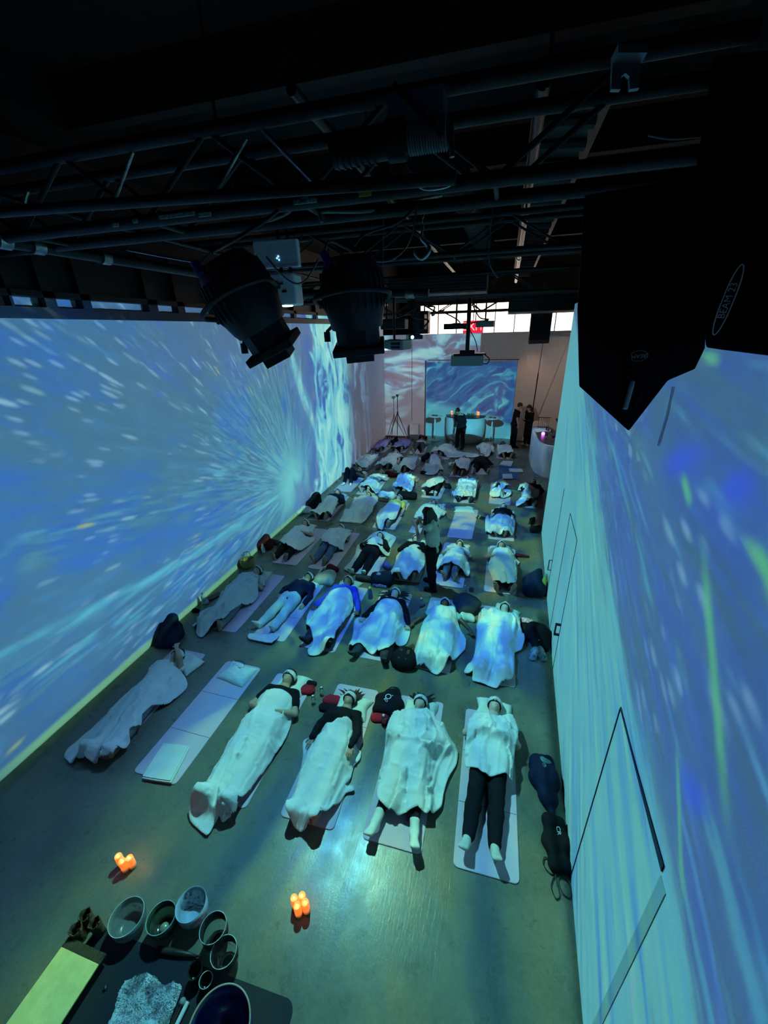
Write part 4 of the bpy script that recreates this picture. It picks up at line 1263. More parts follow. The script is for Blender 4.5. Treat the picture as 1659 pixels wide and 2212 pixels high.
me = drape('blanket', outline(('b', [(560, 440), (700, 430), (865, 510), (800, 640), (765, 770), (660, 765), (600, 860), (480, 1015), (440, 1005), (300, 1010), (145, 950), (230, 850), (300, 740), (330, 620), (430, 560)])), [np.zeros((1, 3))], .016, 151, m_blanket, ground=.016, fold=.5)
tag(link('blanket', me, m_blanket), 'white blanket spread flat under the person in black holding a white bundle', 'blanket', BL)
sleeper('in black with white socks, hugging a white bundle', px('b', 650, 490), px('b', 345, 975), .010, dict(armL='belly', armR='belly', spread=.05, toe=.7, w=1.08), 'fair', ('black', 'long'), ('black', 'long'), 'sock', BK,
        [('b', [(500, 530, .3), (600, 500, .3), (680, 540, .28), (680, 620, .25), (740, 690, .1), (760, 760, .05), (660, 740, .1), (620, 640, .25), (480, 640, .22), (400, 640, .1), (460, 590, .2)])], seed=15, matxy=(-2.78, 6.76, 0), blabel='bunched blanket on person ')
sleeper('in black sleeves directly behind the standing woman', px('b', 1140, 533), px('b', 1010, 1050), .010, dict(armL='belly', armR='belly', spread=.07), 'fair', ('black', 'long'), ('grey', 'long'), None, BK,
        [('b', [(960, 702, .2), (1010, 640, .27), (1100, 605, .29), (1180, 625, .26), (1212, 690, .2), (1250, 760), (1262, 900), (1240, 970), (1160, 1110), (1030, 1140), (790, 1110), (755, 1050), (850, 900), (870, 780), (925, 725, .06)])], seed=16, matxy=(-1.87, 6.75, 0))
sleeper('in a pale T-shirt, hands crossed, right of the standing woman', px('c', 405, 603), px('c', 300, 930), .010, dict(armL='chest', armR='chest', knee=.35), 'fair', ('stripe', 'short'), ('grey', 'long'), None, BK,
        [('c', [(215, 665), (300, 635, .2), (400, 645, .26), (440, 690, .25), (475, 780, .15), (495, 860), (545, 940), (528, 1050), (430, 1040, .05), (300, 1022), (85, 985), (88, 820), (130, 755), (225, 705, .1)])], seed=17, matxy=(-1.0, 6.75, 0))
sleeper('with bare feet showing, third row by the right wall', px('c', 978, 622), px('c', 1020, 1215), .010, dict(armL='side', armR='belly', spread=.16, toe=.6), 'tan', ('grey', 'short'), ('maroon', 'long'), None, BK,
        [('c', [(860, 722, .2), (900, 672, .24), (980, 662, .26), (1080, 692, .22), (1120, 780, .1), (1225, 850), (1215, 890), (1165, 960), (1185, 1160), (1150, 1205, .08), (1050, 1200, .1), (930, 1195, .1), (860, 1225), (850, 1180), (790, 1000), (800, 930), (830, 840)])],
        seed=18, matxy=(-.004, 6.755, -.004), crumple=.7)
# ---------------- fourth row
sleeper('in a dark top beside the pile of coats, fourth row', px('d', 190, 850), px('a', 970, 370), .012, dict(armL='hip', armR='side', w=1.05), 'tan', ('navy', 'long'), ('grey', 'long'), None, BK,
        [('a', [(1060, 92, .2), (1110, 72, .26), (1190, 92, .26), (1220, 150, .15), (1215, 230), (1160, 340), (1110, 390), (1040, 425), (960, 415), (850, 400), (790, 350), (850, 310), (920, 220), (990, 130, .1)])], seed=19, crumple=1.)
sleeper('in a white top with hands under the blanket, fourth row', px('d', 620, 880), px('d', 440, 1130), .012, dict(armL='side', armR='side'), 'tan', ('white', 'short'), ('grey', 'long'), None, BK,
        [('d', [(480, 922, .15), (540, 892, .26), (640, 905, .26), (740, 960), (740, 1010), (690, 1080), (620, 1180), (520, 1276), (210, 1250), (300, 1180), (380, 1060), (420, 980)])], under=UBA, seed=20, crumple=1.)
sleeper('in a yellow T-shirt', px('d', 1035, 935), px('b', 690, 330), .012, dict(armL='side', armR='side'), 'fair', ('yellow', 'short'), ('grey', 'long'), None, BK,
        [('d', [(890, 1012, .2), (960, 987, .28), (1035, 1000, .26), (1062, 1080, .1), (1040, 1170)]), ('b', [(850, 320), (740, 370), (665, 425), (600, 390), (590, 290), (650, 150)])], seed=21)
sleeper('with dark hair, half hidden behind the standing woman', px('d', 1520, 985), px('b', 1180, 310), .012, dict(armL='side', armR='side'), 'tan', ('grey', 'short'), ('grey', 'long'), None, BK,
        [('b', [(1200, 150), (1260, 85, .15), (1340, 60, .26), (1440, 75, .24), (1500, 160), (1560, 190), (1500, 240), (1400, 300), (1300, 390), (1110, 300)])], under=UBA, seed=22)
make_mat(-.991, 8.85, -.025, 'bright empty lilac mat in the fourth row with a pillow at its head')
make_pillow(-.72, 10.52, .05, 'pale green pillow at the head of the empty mat in the fourth row', 3, dent=False, w=.56, l=.34)
sleeper('in a black T-shirt, fourth row by the right wall', px('c', 1005, 88), px('c', 960, 450), .012, dict(armL='side', armR='side', w=1.1), 'fair', ('black', 'short'), ('grey', 'long'), None, ('brown', 'short'),
        [('c', [(760, 262), (860, 205, .25), (930, 180, .29), (1020, 195, .28), (1090, 240, .2), (1160, 320), (1150, 460), (1120, 540), (1090, 530), (820, 510), (755, 440)])], under=UBA, seed=24, maxrz=.1)
# ---------------- fifth row
sleeper('in dark clothes with knees raised at the left wall', px('d', 480, 543), px('d', 300, 740), .013, dict(armL='belly', armR='side', knee=1., spread=.05), 'tan', ('darkgrey', 'long'), ('black', 'long'), 'sock', BK, None, seed=25)
sleeper('in a white top, fifth row, second from left', px('d', 785, 580), px('d', 560, 820), .014, dict(armL='belly', armR='belly'), 'fair', ('white', 'short'), ('grey', 'long'), None, ('brown', 'short'),
        [('d', [(480, 790), (620, 685, .15), (700, 665, .27), (780, 685, .25), (830, 705, .1), (790, 800), (740, 870), (640, 870), (560, 850)])], seed=26)
sleeper('wrapped in a blanket with dark folds, fifth row', px('d', 1190, 600), px('d', 1040, 850), .014, dict(armL='chest', armR='chest'), 'tan', ('white', 'short'), ('grey', 'long'), None, BK,
        [('d', [(1040, 622, .2), (1130, 612, .29), (1220, 640, .25), (1255, 700, .1), (1240, 800), (1190, 880), (1100, 860), (1060, 880), (960, 880), (940, 820), (990, 740)])], under=UBA, seed=27, crumple=1.4, fold=1.3)
sleeper('in black trousers under a lilac-lit blanket, fifth row', px('d', 1600, 612), px('d', 1460, 860), .014, dict(armL='side', armR='side'), 'tan', ('grey', 'short'), ('black', 'long'), 'sock', BK,
        [('d', [(1450, 682, .2), (1540, 632, .29), (1630, 650, .2), (1659, 760), (1600, 800), (1500, 815, .1), (1420, 815, .1), (1340, 810), (1350, 770)])], under=UBA, seed=28)
sleeper('under a frilled white blanket, fifth row centre', px('e', 455, 662), px('e', 400, 960), .014, dict(armL='chest', armR='chest', w=1.1), 'tan', ('white', 'short'), ('grey', 'long'), 'darkgrey', BK,
        [('e', [(330, 692, .2), (450, 677, .29), (540, 700, .2), (590, 740), (570, 850), (545, 980), (480, 955, .08), (420, 935, .1), (330, 960, .08), (245, 940), (300, 850), (320, 750)])], under=UBA, seed=29, crumple=1.4, fold=1.3, maxrz=.1)
make_mat(-.087, 11.19, -.007, 'lilac mat in the fifth row covered with rumpled bedding and no person')
sleeper('in a dark top, fifth row by the right wall', px('e', 1350, 712), px('e', 1270, 1020), .014, dict(armL='hip', armR='hip'), 'tan', ('black', 'long'), ('grey', 'long'), None, BK,
        [('e', [(1210, 762), (1300, 772, .2), (1380, 802, .26), (1420, 850, .15), (1430, 920), (1400, 1000), (1300, 1020), (1270, 1060), (1120, 1060), (1115, 1020), (1190, 960), (1220, 880), (1140, 830), (1150, 800)])], seed=31, crumple=1.3, maxrz=.1)
# ---------------- sixth row
sleeper('at the left wall in the sixth row', px('d', 655, 302), px('d', 480, 520), .016, dict(armL='side', armR='belly'), 'tan', ('grey', 'short'), ('grey', 'long'), None, BK,
        [('d', [(500, 382, .15), (560, 352, .22), (660, 342, .22), (760, 360), (700, 440), (640, 500), (600, 550), (500, 545), (400, 510), (430, 450)])], under=UBA, seed=32)
sleeper('in a pale top, sixth row, second from left', px('d', 990, 302), px('d', 800, 530), .016, dict(armL='side', armR='side'), 'fair', ('white', 'short'), ('grey', 'long'), None, BK,
        [('d', [(830, 382, .2), (880, 347, .28), (960, 362, .2), (1010, 430), (980, 510), (900, 540), (700, 530), (760, 460)])], under=UBA, seed=33)
sleeper('under a blanket whose top is lit green, sixth row', px('d', 1245, 342), px('d', 1040, 560), .016, dict(armL='side', armR='side'), 'tan', ('teal', 'short'), ('grey', 'long'), None, BK,
        [('d', [(1160, 402, .2), (1230, 362, .29), (1290, 400, .1), (1260, 500), (1230, 560), (1100, 570), (1040, 600), (930, 570), (1040, 520), (1100, 460)])], under=UBA, seed=34)
sleeper('sixth row, in front of the stooping person', px('d', 1530, 322), px('d', 1460, 580), .016, dict(armL='side', armR='side'), 'tan', ('grey', 'short'), ('grey', 'long'), None, BK,
        [('d', [(1440, 452, .26), (1480, 360, .2), (1560, 350, .25), (1620, 440, .2), (1650, 540), (1600, 570), (1520, 610), (1395, 600), (1390, 520)])], under=UBA, seed=35, maxrz=.12)
sleeper('curled under a blanket left of the black hoodie', px('e', 400, 385), px('e', 310, 600), .016, dict(armL='side', armR='side', knee=.4), 'tan', ('grey', 'short'), ('maroon', 'long'), None, BK,
        [('e', [(190, 470), (270, 405, .25), (360, 385, .25), (450, 400, .15), (480, 500), (450, 600), (380, 630), (300, 600), (260, 540), (200, 510)])], under=UBA, seed=36, maxrz=.12, crumple=1.3)
sleeper('in a black hoodie and black trousers with no blanket', px('e', 640, 352), px('e', 650, 600), .014, dict(armL='out', armR='out', spread=.13, w=1.25, knee=.3), 'tan', ('black', 'long'), ('black', 'long'), 'sock', BK, None, seed=37, maxrz=.05)
# ---------------- last row
sleeper('under a purple blanket, last row at the left wall', px('d', 885, 112), px('d', 720, 285), .018, dict(armL='side', armR='side'), 'tan', ('grey', 'short'), ('grey', 'long'), None, BK,
        [('d', [(790, 152, .2), (860, 132, .22), (930, 152, .1), (900, 210), (820, 300), (650, 300), (700, 240), (740, 180)])], under=UBA, seed=38, bcol=m_blanket_p, blabel='purple blanket over person ')
sleeper('under a purple blanket, last row, second from the left', px('d', 1140, 112), px('d', 1010, 285), .018, dict(armL='side', armR='side'), 'tan', ('grey', 'short'), ('grey', 'long'), None, BK,
        [('d', [(1060, 152, .2), (1110, 127, .22), (1215, 190), (1150, 260), (1080, 300), (920, 295), (960, 230), (1000, 190)])], under=UBA, seed=39, bcol=m_blanket_p, blabel='purple blanket over person ')
sleeper('in grey trousers without a blanket, last row', px('d', 1350, 130), px('d', 1290, 300), .016, dict(armL='chest', armR='chest', w=1.2, knee=.5), 'tan', ('white', 'short'), ('darkgrey', 'long'), None, BK, None, seed=40, maxrz=.1)
sleeper('beside the stooping person, last row, under a trailing blanket', px('e', 205, 185), px('e', 30, 330), .016, dict(armL='side', armR='side', w=1.1), 'tan', ('black', 'long'), ('grey', 'long'), None, BK,
        [('e', [(0, 215), (40, 195, .2), (100, 175, .28), (170, 195, .25), (220, 260), (400, 298), (600, 325), (590, 365), (400, 370), (200, 372), (0, 330), (-60, 290)])], seed=41, maxrz=.3)
sleeper('last row, between the stooping person and the right end', px('e', 715, 140), px('e', 650, 340), .016, dict(armL='side', armR='side', w=1.1), 'tan', ('grey', 'short'), ('grey', 'long'), None, BK,
        [('e', [(560, 240), (600, 180, .25), (700, 165, .28), (760, 230), (820, 290), (740, 360), (640, 360), (590, 310)])], under=UBA, seed=42, maxrz=.12, crumple=1.4)
sleeper('at the right end of the last row', px('e', 930, 180), px('e', 1000, 370), .016, dict(armL='side', armR='side'), 'tan', ('grey', 'short'), ('maroon', 'long'), None, BK,
        [('e', [(860, 215, .2), (930, 195, .28), (1020, 220, .15), (1060, 320), (1115, 385), (990, 390), (970, 350, .1), (870, 370), (850, 290)])], under=UBA, seed=43, maxrz=.12)

# ---------------- standing people
def standing(J, h, tone, top, pants, hair, label, loc, rz, mask=False, shoes='black', seed=50):
    o, _ = dress(J, h, tone, top, pants, None, hair, mask, label, loc, rz, None, seed, shoes); return o


p = atz(*px('c4', 705, 560), 0)
J = upright(1.66, bend=.12, headtilt=.55, stance=.05, step=.10, bust=True, arms={
    'L': [(-.22, .16, 1.10), (-.07, .34, 1.30), (.10, -.10, 1), (.9, -.4, 0)], 'R': [(.22, .14, 1.10), (.07, .34, 1.30), (-.10, -.10, 1), (-.9, -.4, 0)]})
standing(J, .009, 'fair', ('cream', 'none'), ('black', 'long'), ('black', 'down'), 'standing person in black trousers with long dark hair, hands raised to the face', (p[0], p[1], 0), 1.15)
p = atz(993, 968, 0)
J = upright(1.75, bend=.35, headtilt=.55, stance=.12)
standing(J, .012, 'tan', ('black', 'long'), ('black', 'long'), BK, 'stooping person in black standing in front of the curved bar', (p[0], p[1], 0), -.5 + PI)
p = atz(1107, 965, 0)
J = upright(1.80, bend=.12, headtilt=.45, stance=.12)
standing(J, .012, 'fair', ('black', 'short'), ('black', 'long'), ('brown', 'short'), 'tall person in a black T-shirt leaning towards a companion by the back wall', (p[0], p[1], 0), -1.3)
p = atz(1137, 962, 0)
J = upright(1.68, bend=.05, headtilt=.55, stance=.08, arms={'L': [(-.2, .02, 1.02), (-.06, .24, 1.12), (.5, 1, .2), (0, 0, 1)], 'R': [(.2, .02, 1.02), (.06, .24, 1.10), (-.5, 1, .2), (0, 0, 1)]})
standing(J, .012, 'fair', ('black', 'long'), ('black', 'long'), ('black', 'down'), 'person in black with long dark hair looking down at the hands beside the counter', (p[0], p[1], 0), 2.2, shoes='white')
# ================================================================== THINGS ON THE FLOOR
def fl(k, x, y, z=0.): return atz(*px(k, x, y), z)


def blob(name, label, cat, loc, prims, color, h=.012, rz=0., rough=(.006, 22, 1), group=None, k=.085, parent=None, cuts=True):
    """soft goods: rounded volumes blended and creased. prims: (a, b, r1, r2[, flat])"""
    P = np.array([p[0] for p in prims] + [p[1] for p in prims]); R_ = max(max(p[2], p[3]) for p in prims)
    F = Field(P.min(0) - R_ - .03, P.max(0) + R_ + .03, h, .10)
    for p in prims:
        sd = np.cross(np.array(p[1], float) - np.array(p[0], float), (0, 0, 1.))
        F.cone(p[0], p[1], p[2], p[3], k=min(k, R_ * (1.1 if R_ > .065 else .6)), side=sd if len(p) > 4 else None, flat=p[4] if len(p) > 4 else 1.)
    for i in range(len(prims) - 1):
        p, q = prims[i], prims[i + 1]
        for e in (0, 1):
            m0 = np.array(p[e], float); m1 = np.array(q[e], float)
            F.cone(m0, m1, p[2 + e] * .96, q[2 + e] * .96, k=min(k, R_), side=(1, 0, 0) if len(p) > 4 and abs((m1 - m0)[1]) > 1e-3 else None, flat=p[4] if len(p) > 4 else 1.)
    F.rough(*rough)
    if cuts: F.cut((0, 0, .004), (0, 0, -1))
    me = F.mesh(name); m = color if not isinstance(color, str) else fab(color)
    o = link(name, me, m, parent)
    if parent is None: o.location = [float(v) for v in loc]; o.rotation_euler = (0, 0, rz); tag(o, label, cat, group)
    return o


m_clear = mat('clear_plastic', (.85, .95, .93), .05, trans=.95, ior=1.33)
m_cap = mat('white_cap', (.8, .8, .8), .4)
m_red = fabric('red_pouch_cloth', (.42, .02, .04), .2)
m_cord = mat('black_cord', (.01, .012, .012), .6)
m_print = mat('white_print', (.75, .78, .78), .7)


def bottle(label, loc, h=.20, r=.032, body=m_clear, cap=m_cap, tilt=None, group=None):
    o = empty('bottle', label, 'bottle', (loc[0], loc[1], 0 if len(loc) < 3 else loc[2]), 0, group)
    MB().lathe([(0, .001), (r * .9, .001), (r, .01), (r, h * .30), (r * .93, h * .36), (r, h * .42), (r, h * .62), (r * .75, h * .76), (r * .38, h * .86), (r * .38, h * .9), (0, h * .9)], 20).build('bottle_body', body, o, smooth=True)
    MB().lathe([(0, h * .88), (r * .46, h * .88), (r * .46, h * .985), (r * .4, h), (0, h)], 16).build('cap', cap, o, auto=.6)
    if tilt: o.rotation_euler = tilt; o.location.z = r
    return o


def text(body, size, M, material, parent, name='lettering', ext=.0015):
    c = bpy.data.curves.new(name, 'FONT'); c.body = body; c.size = size; c.extrude = ext; c.align_x = 'CENTER'; c.align_y = 'CENTER'
    o = bpy.data.objects.new(name, c); COL.objects.link(o)
    me = bpy.data.meshes.new_from_object(o.evaluated_get(bpy.context.evaluated_depsgraph_get())); bpy.data.objects.remove(o)
    me.materials.clear(); o = bpy.data.objects.new(name, me); COL.objects.link(o); me.materials.append(material); o.parent = parent; o.matrix_basis = M; return o


def top_z(o, x, y, r=.02):
    V = np.empty(len(o.data.vertices) * 3, np.float32); o.data.vertices.foreach_get('co', V); V = V.reshape(-1, 3)
    d = np.hypot(V[:, 0] - x, V[:, 1] - y); return float(V[d < r][:, 2].max()) if (d < r).any() else .1


# --- empty mat of the first row: pillow, mask, folded blanket
c = fl('c1', 1140, 285, .05); make_pillow(c[0], c[1], -.12, 'pale pillow holding a sleep mask on the empty mat in the nearest row', 2, dent=False, w=.48, l=.36)
c = fl('c1', 1148, 238, .10)
F = Field((-.14, -.08, -.02), (.14, .08, .06), .005)
for a in (-1, 1): F.ell((a * .045, 0, 0), (.055, .038, .018), k=.02)
F.ell((0, .012, 0), (.09, .03, .018), k=.02); F.cut((0, 0, 0), (0, 0, -1))
mk = link('sleep_mask', F.mesh('sleep_mask'), mat('sleep_mask_satin', (.66, .66, .66), .45)); mk.location = (c[0], c[1], .092); mk.rotation_euler = (.1, 0, -.15)
tag(mk, 'grey sleep mask lying on the pillow of the empty mat', 'mask')
MB().tube(arc_pts([(-.095, .0, .006), (-.07, .055, .006), (0, .075, .008), (.07, .055, .006), (.095, 0, .006)]), .004, 6).tube(arc_pts([(-.095, -.004, .004), (-.05, -.04, .003), (0, -.012, .004), (.05, -.04, .003), (.095, -.004, .004)]), .004, 6).build('strap', m_cord, mk)


def folded(label, corners, n=4, t=.011, z=.013, m=None, seed=0, name='folded_blanket'):
    """stack of folded layers, each a rounded slab"""
    o = None; r = np.random.default_rng(seed); C0 = np.array(corners)
    cen = C0.mean(0); mb = MB()
    for i in range(n):
        s = 1 - .018 * i + r.normal() * .008; d = r.normal(size=2) * .006
        P = [tuple((c_ - cen) * s + d) for c_ in C0]
        P = round_outline([tuple(np.array(P[k]) * .93 + np.array(P[(k + j) % 4]) * .07) for k in range(4) for j in (3, 1)], 4)
        mb.prism(P, i * t, (i + 1) * t - .0015)
    o = mb.build(name, m or m_blanket, auto=.8, bevel=.003); o.location = (cen[0], cen[1], z)
    return tag(o, label, 'blanket', None)


q = [fl('c1', x, y, .05)[:2] for x, y in ((700, 700), (860, 718), (745, 940), (565, 912))]
folded('white blanket folded into a neat rectangle on the empty mat', q[::-1])
# --- pouches, phone, bottles between the first sleepers
c = fl('c1', 1556, 385, .03); blob('pouch', 'small red pouch beside the pillow of the clasped-hands person', 'pouch', (c[0], c[1], .012), [((-.05, -.02, .02), (.05, .0, .02), .05, .045, 1.8), ((-.04, .04, .02), (.05, .05, .02), .035, .03, 1.8)], m_red, .009)
c = fl('c1', 1572, 345, .03); blob('pouch', 'small black cloth behind the red pouch on the third mat', 'cloth', (c[0], c[1], .012), [((-.05, 0, .015), (.06, .01, .015), .045, .04, 1.8)], 'black', .009)
for i, (x, y, l) in enumerate(((1598, 468, 'clear water bottle beside the phone'), (1648, 418, 'clear water bottle standing behind the bottle beside the phone'))):
    c = fl('c1', x, y); bottle(l, c, .15, .03)
c = fl('c1', 1632, 486, .01)
ph = empty('phone', 'phone with a pale back and three camera lenses lying on the floor', 'phone', (c[0], c[1], 0), -.62)
MB().prism(rrect(.078, .155, .012), 0, .008).build('phone_case', mat('phone_black', (.02, .02, .02), .4), ph)
MB().prism(rrect(.068, .145, .010, x0=.005, y0=.005), .008, .0092).build('phone_back', mat('phone_blue', (.35, .62, .72), .25), ph)
for a, b in ((.020, .022), (.020, .048), (.040, .035)): MB().lathe([(0, .0092), (.009, .0092), (.009, .012), (0, .012)], 14, Matrix.Translation((a, b, 0))).build('camera_lens', mat('lens_dark', (.02, .02, .025), .15), ph)
c = fl('c2', 300, 285, .03); blob('pouch', 'small red pouch beside the pillow of the long-sleeved person', 'pouch', (c[0], c[1], .012), [((-.05, -.02, .02), (.05, .0, .02), .045, .045, 1.8), ((-.03, .04, .02), (.05, .05, .02), .035, .03, 1.8)], m_red, .009)
c = fl('c2', 285, 325, .03); blob('cloth', 'black cloth in front of the red pouch at the shoulder of the long-sleeved person', 'cloth', (c[0], c[1], .010), [((-.08, -.01, .015), (.05, .01, .015), .05, .05, 1.9)], 'black', .009)
# --- black tote bag
c = fl('c2', 613, 300, .05)
bag = blob('tote_bag', 'black tote bag with white circle logo between two pillows', 'bag', (c[0], c[1], 0), [((-.12, -.15, .05), (.12, -.15, .05), .08, .07), ((-.14, .02, .05), (.14, .02, .05), .08, .08), ((-.05, .17, .05), (.05, .17, .05), .07, .07), ((0, .20, .05), (.02, .27, .04), .05, .03)], 'black', .011, rz=-.10, rough=(.006, 20, 3))
MT = Matrix.Translation
MB().lathe([(.038, 0), (.050, 0), (.050, .003), (.038, .003)], 28, MT((-.02, .03, top_z(bag, -.02, .03, .05))), close=True).build('logo_ring', m_print, bag)
text('RO', .058, MT((-.035, -.045, top_z(bag, -.035, -.045, .05))) @ Matrix.Rotation(-.5, 4, 'Z'), m_print, bag, 'logo_lettering')
MB().box(.02, .075, top_z(bag, .03, .08), .045, .085, top_z(bag, .03, .08) + .003).build('logo_stroke', m_print, bag)
MB().tube(arc_pts([(-.06, .20, .09), (-.09, .30, .05), (0, .36, .02), (.08, .30, .05), (.06, .20, .09)]), .008, 6).build('handle', m_cord, bag); bag.scale = (.82, .84, .82)
c = fl('c2', 565, 378, .03); blob('pouch', 'red pouch in front of the black tote bag', 'pouch', (c[0], c[1], 0), [((-.05, -.02, .02), (.05, .0, .02), .04, .045, 1.8), ((-.03, .03, .02), (.04, .04, .02), .035, .03, 1.8)], m_red, .009)
c = fl('c2', 612, 402, .03); blob('cloth', 'black cloth lying by the bottle in front of the tote bag', 'cloth', (c[0], c[1], 0), [((-.07, .06, .015), (.06, -.06, .015), .04, .04, 1.8)], 'black', .009)
c = fl('c2', 585, 425); bottle('clear water bottle in front of the black tote bag', c, .19, .033)
c = fl('c2', 515, 97)
gl = empty('eyeglasses', 'pair of eyeglasses on bare floor between first and second rows', 'glasses', (c[0], c[1], 0), .4)
for a in (-1, 1):
    MB().lathe([(.022, 0), (.026, 0), (.026, .004), (.022, .004)], 18, MT((a * .030, 0, .02)) @ Matrix.Rotation(1.3, 4, 'X'), close=True).build('rim', mat('wire_rim', (.5, .5, .5), .3, .8), gl)
    MB().tube([(a * .055, 0, .02), (a * .055, .11, .006)], .0025, 5).build('temple', mat('wire_rim', (.5, .5, .5), .3, .8), gl)
# --- right wall, first row: navy backpack, black drawstring bag
c = fl('c2', 1500, 735, .06); cx = min(c[0], rwx(c[1]) - .30)
bp = blob('backpack', 'navy backpack with pale piping leaning near the foot of the right wall', 'backpack', (cx, c[1], 0), [((-.10, .22, .08), (.08, .22, .08), .09, .09), ((-.06, .0, .08), (.08, .0, .08), .12, .11), ((.02, -.22, .07), (.08, -.22, .07), .07, .06), ((.06, -.34, .04), (.08, -.36, .04), .035, .03)], 'navy', .012, rough=(.006, 20, 4))
MB().tube(arc_pts([(-.13, .06, .16), (-.11, -.06, .175), (-.04, -.20, .14)]), .004, 6).tube(arc_pts([(-.15, .10, .15), (-.06, .12, .19), (.06, .13, .19)]), .003, 6).build('piping', m_print, bp)
MB().tube(arc_pts([(-.13, .25, .10), (-.20, .20, .05), (-.17, .10, .03), (-.12, .08, .06)]), .014, 8).tube(arc_pts([(-.06, .31, .10), (.0, .36, .06), (.09, .33, .06), (.13, .24, .1)]), .012, 8).build('strap', fab('navy'), bp)
bp.scale = (.74, .86, .80); bp.location.x += .10
blob('pocket', None, None, None, [((-.02, .20, .12), (.05, .19, .12), .075, .07, 1.1)], mat('mesh_pocket', (.10, .22, .22), .4), .012, parent=bp)
MB().lathe([(0, -.012), (.03, -.008), (.03, .008), (0, .012)], 10, MT((-.01, .12, .20))).build('clip', m_steel, bp)
c = fl('c2', 1555, 1070, .06); cx = min(c[0], rwx(c[1]) - .17)
db = blob('drawstring_bag', 'black drawstring bag with small white mark and loose cord by right wall', 'bag', (cx, c[1], 0), [((-.07, .19, .05), (.08, .19, .05), .07, .06), ((-.07, .0, .05), (.09, .0, .05), .075, .075), ((-.03, -.20, .05), (.09, -.20, .05), .06, .06)], 'black', .011, rough=(.005, 22, 5))
text('CR', .07, MT((.035, .085, top_z(db, .035, .085, .05))) @ Matrix.Rotation(-1.45, 4, 'Z'), m_print, db, 'logo_lettering')
MB().tube(arc_pts([(-.06, -.22, .04), (-.14, -.16, .02), (-.16, -.24, .012), (-.08, -.30, .012), (-.02, -.27, .02), (-.09, -.40, .012), (-.05, -.50, .012), (.0, -.46, .012), (-.03, -.30, .02), (.06, -.30, .02), (.13, -.36, .012), (.12, -.46, .012), (.04, -.44, .012), (.0, -.34, .012), (.06, -.27, .03)]), .006, 6).build('cord', m_cord, db); db.scale = (.74, .88, .85); db.location.x += .05
# --- along the left wall
c = fl('c3', 195, 890, .10)
jk = blob('jacket', 'dark navy jacket bundled against the left wall in front of second row', 'jacket', (max(c[0], -5.0), c[1], 0), [((-.05, .10, .16), (.05, .0, .12), .15, .14), ((-.02, .06, .26), (.02, .10, .34), .10, .05), ((.0, -.06, .05), (.22, -.14, .03), .10, .05), ((-.06, -.20, .06), (.04, -.16, .06), .06, .08)], 'navy', .014, rough=(.010, 16, 6))
c = fl('c3', 412, 732); blob('cap', 'small dark cloth cap on the floor by the left wall', 'cap', (c[0], c[1], 0), [((-.02, 0, .02), (.03, 0, .02), .045, .04, 1.3)], 'black', .01)
c = fl('c3', 455, 672)
bottle('tall white bottle standing at the foot of the left wall', (max(c[0], -5.1), c[1]), .24, .04, body=mat('frosted_bottle', (.55, .72, .72), .3, trans=.4), cap=mat('teal_cap', (.08, .25, .28), .4))
c = fl('c3', 482, 668); blob('tissue', 'white tissue pack beside the tall bottle at the left wall', 'tissue', (c[0], c[1], 0), [((-.02, .02, .03), (.03, -.02, .03), .045, .045, 1.2)], 'white', .01)
c = fl('c3', 540, 630); wl = empty('wallet', 'dark red zipped wallet lying by the left wall', 'wallet', (c[0], c[1], 0), -.5)
MB().box(-.07, -.13, 0, .07, .13, .03, bev=.01).build('wallet_body', mat('maroon_leather', (.09, .012, .03), .45), wl)
MB().tube([(.068, -.12, .016), (.072, .12, .016)], .003, 6).build('zip', m_steel, wl)
c = fl('c3', 722, 405)
bk = empty('basket_bag', 'tan woven basket bag standing against the left wall', 'bag', (max(c[0], -5.02), c[1], 0), .5)
MB().lathe([(0, 0), (.12, 0), (.15, .06), (.155, .20), (.145, .22), (.14, .20), (.13, .06), (0, .02)], 26, Matrix.Scale(.75, 4, (0, 1, 0))).build('basket', mat('woven_straw', (.34, .27, .10), .8, bump=1., bscale=90), bk, smooth=True)
for s in (-1, 1): MB().tube(arc_pts([(-.07, s * .10, .20), (-.05, s * .12, .30), (.05, s * .12, .30), (.07, s * .10, .20)]), .008, 6).build('handle', mat('tan_leather', (.20, .12, .05), .5), bk)
c = fl('c3', 880, 262, .08)
blob('jacket', 'dark red jacket heaped by the left wall beside the third row', 'jacket', (max(c[0], -5.0) - .05, c[1], 0), [((-.06, .0, .12), (.05, .06, .12), .12, .11), ((.0, .05, .2), (.02, .1, .24), .08, .05)], 'maroon', .014, rough=(.010, 17, 7))
c = fl('c3', 905, 290, .05); bottle('white insulated cup among the coats by the left wall', (c[0] - .02, c[1] - .05), .22, .042, body=m_whitep, cap=m_grey)
c = fl('c3', 960, 240, .06); blob('coat', 'grey coat heaped next to the white cup by the left wall', 'coat', (c[0], c[1], 0), [((-.10, 0, .08), (.08, .03, .07), .09, .07)], 'darkgrey', .014, rough=(.009, 18, 8))
c = fl('a', 850, 165, .12); blob('coat', 'big black puffer coat heaped against the left wall, fourth row', 'coat', (max(c[0], -4.93), c[1] - .12, 0), [((-.05, .0, .13), (.04, .10, .13), .15, .13), ((.02, .08, .3), (.06, .12, .36), .1, .07), ((-.15, -.2, .07), (-.05, -.1, .1), .07, .1)], 'black', .016, rough=(.012, 15, 9))
c = fl('a', 765, 265, .08); blob('towel', 'crumpled white towel in front of the black puffer coat', 'towel', (c[0], c[1], 0), [((-.03, .0, .08), (.05, .05, .08), .10, .09), ((-.16, -.14, .03), (-.05, -.05, .05), .05, .07)], 'white', .014, rough=(.012, 20, 10))
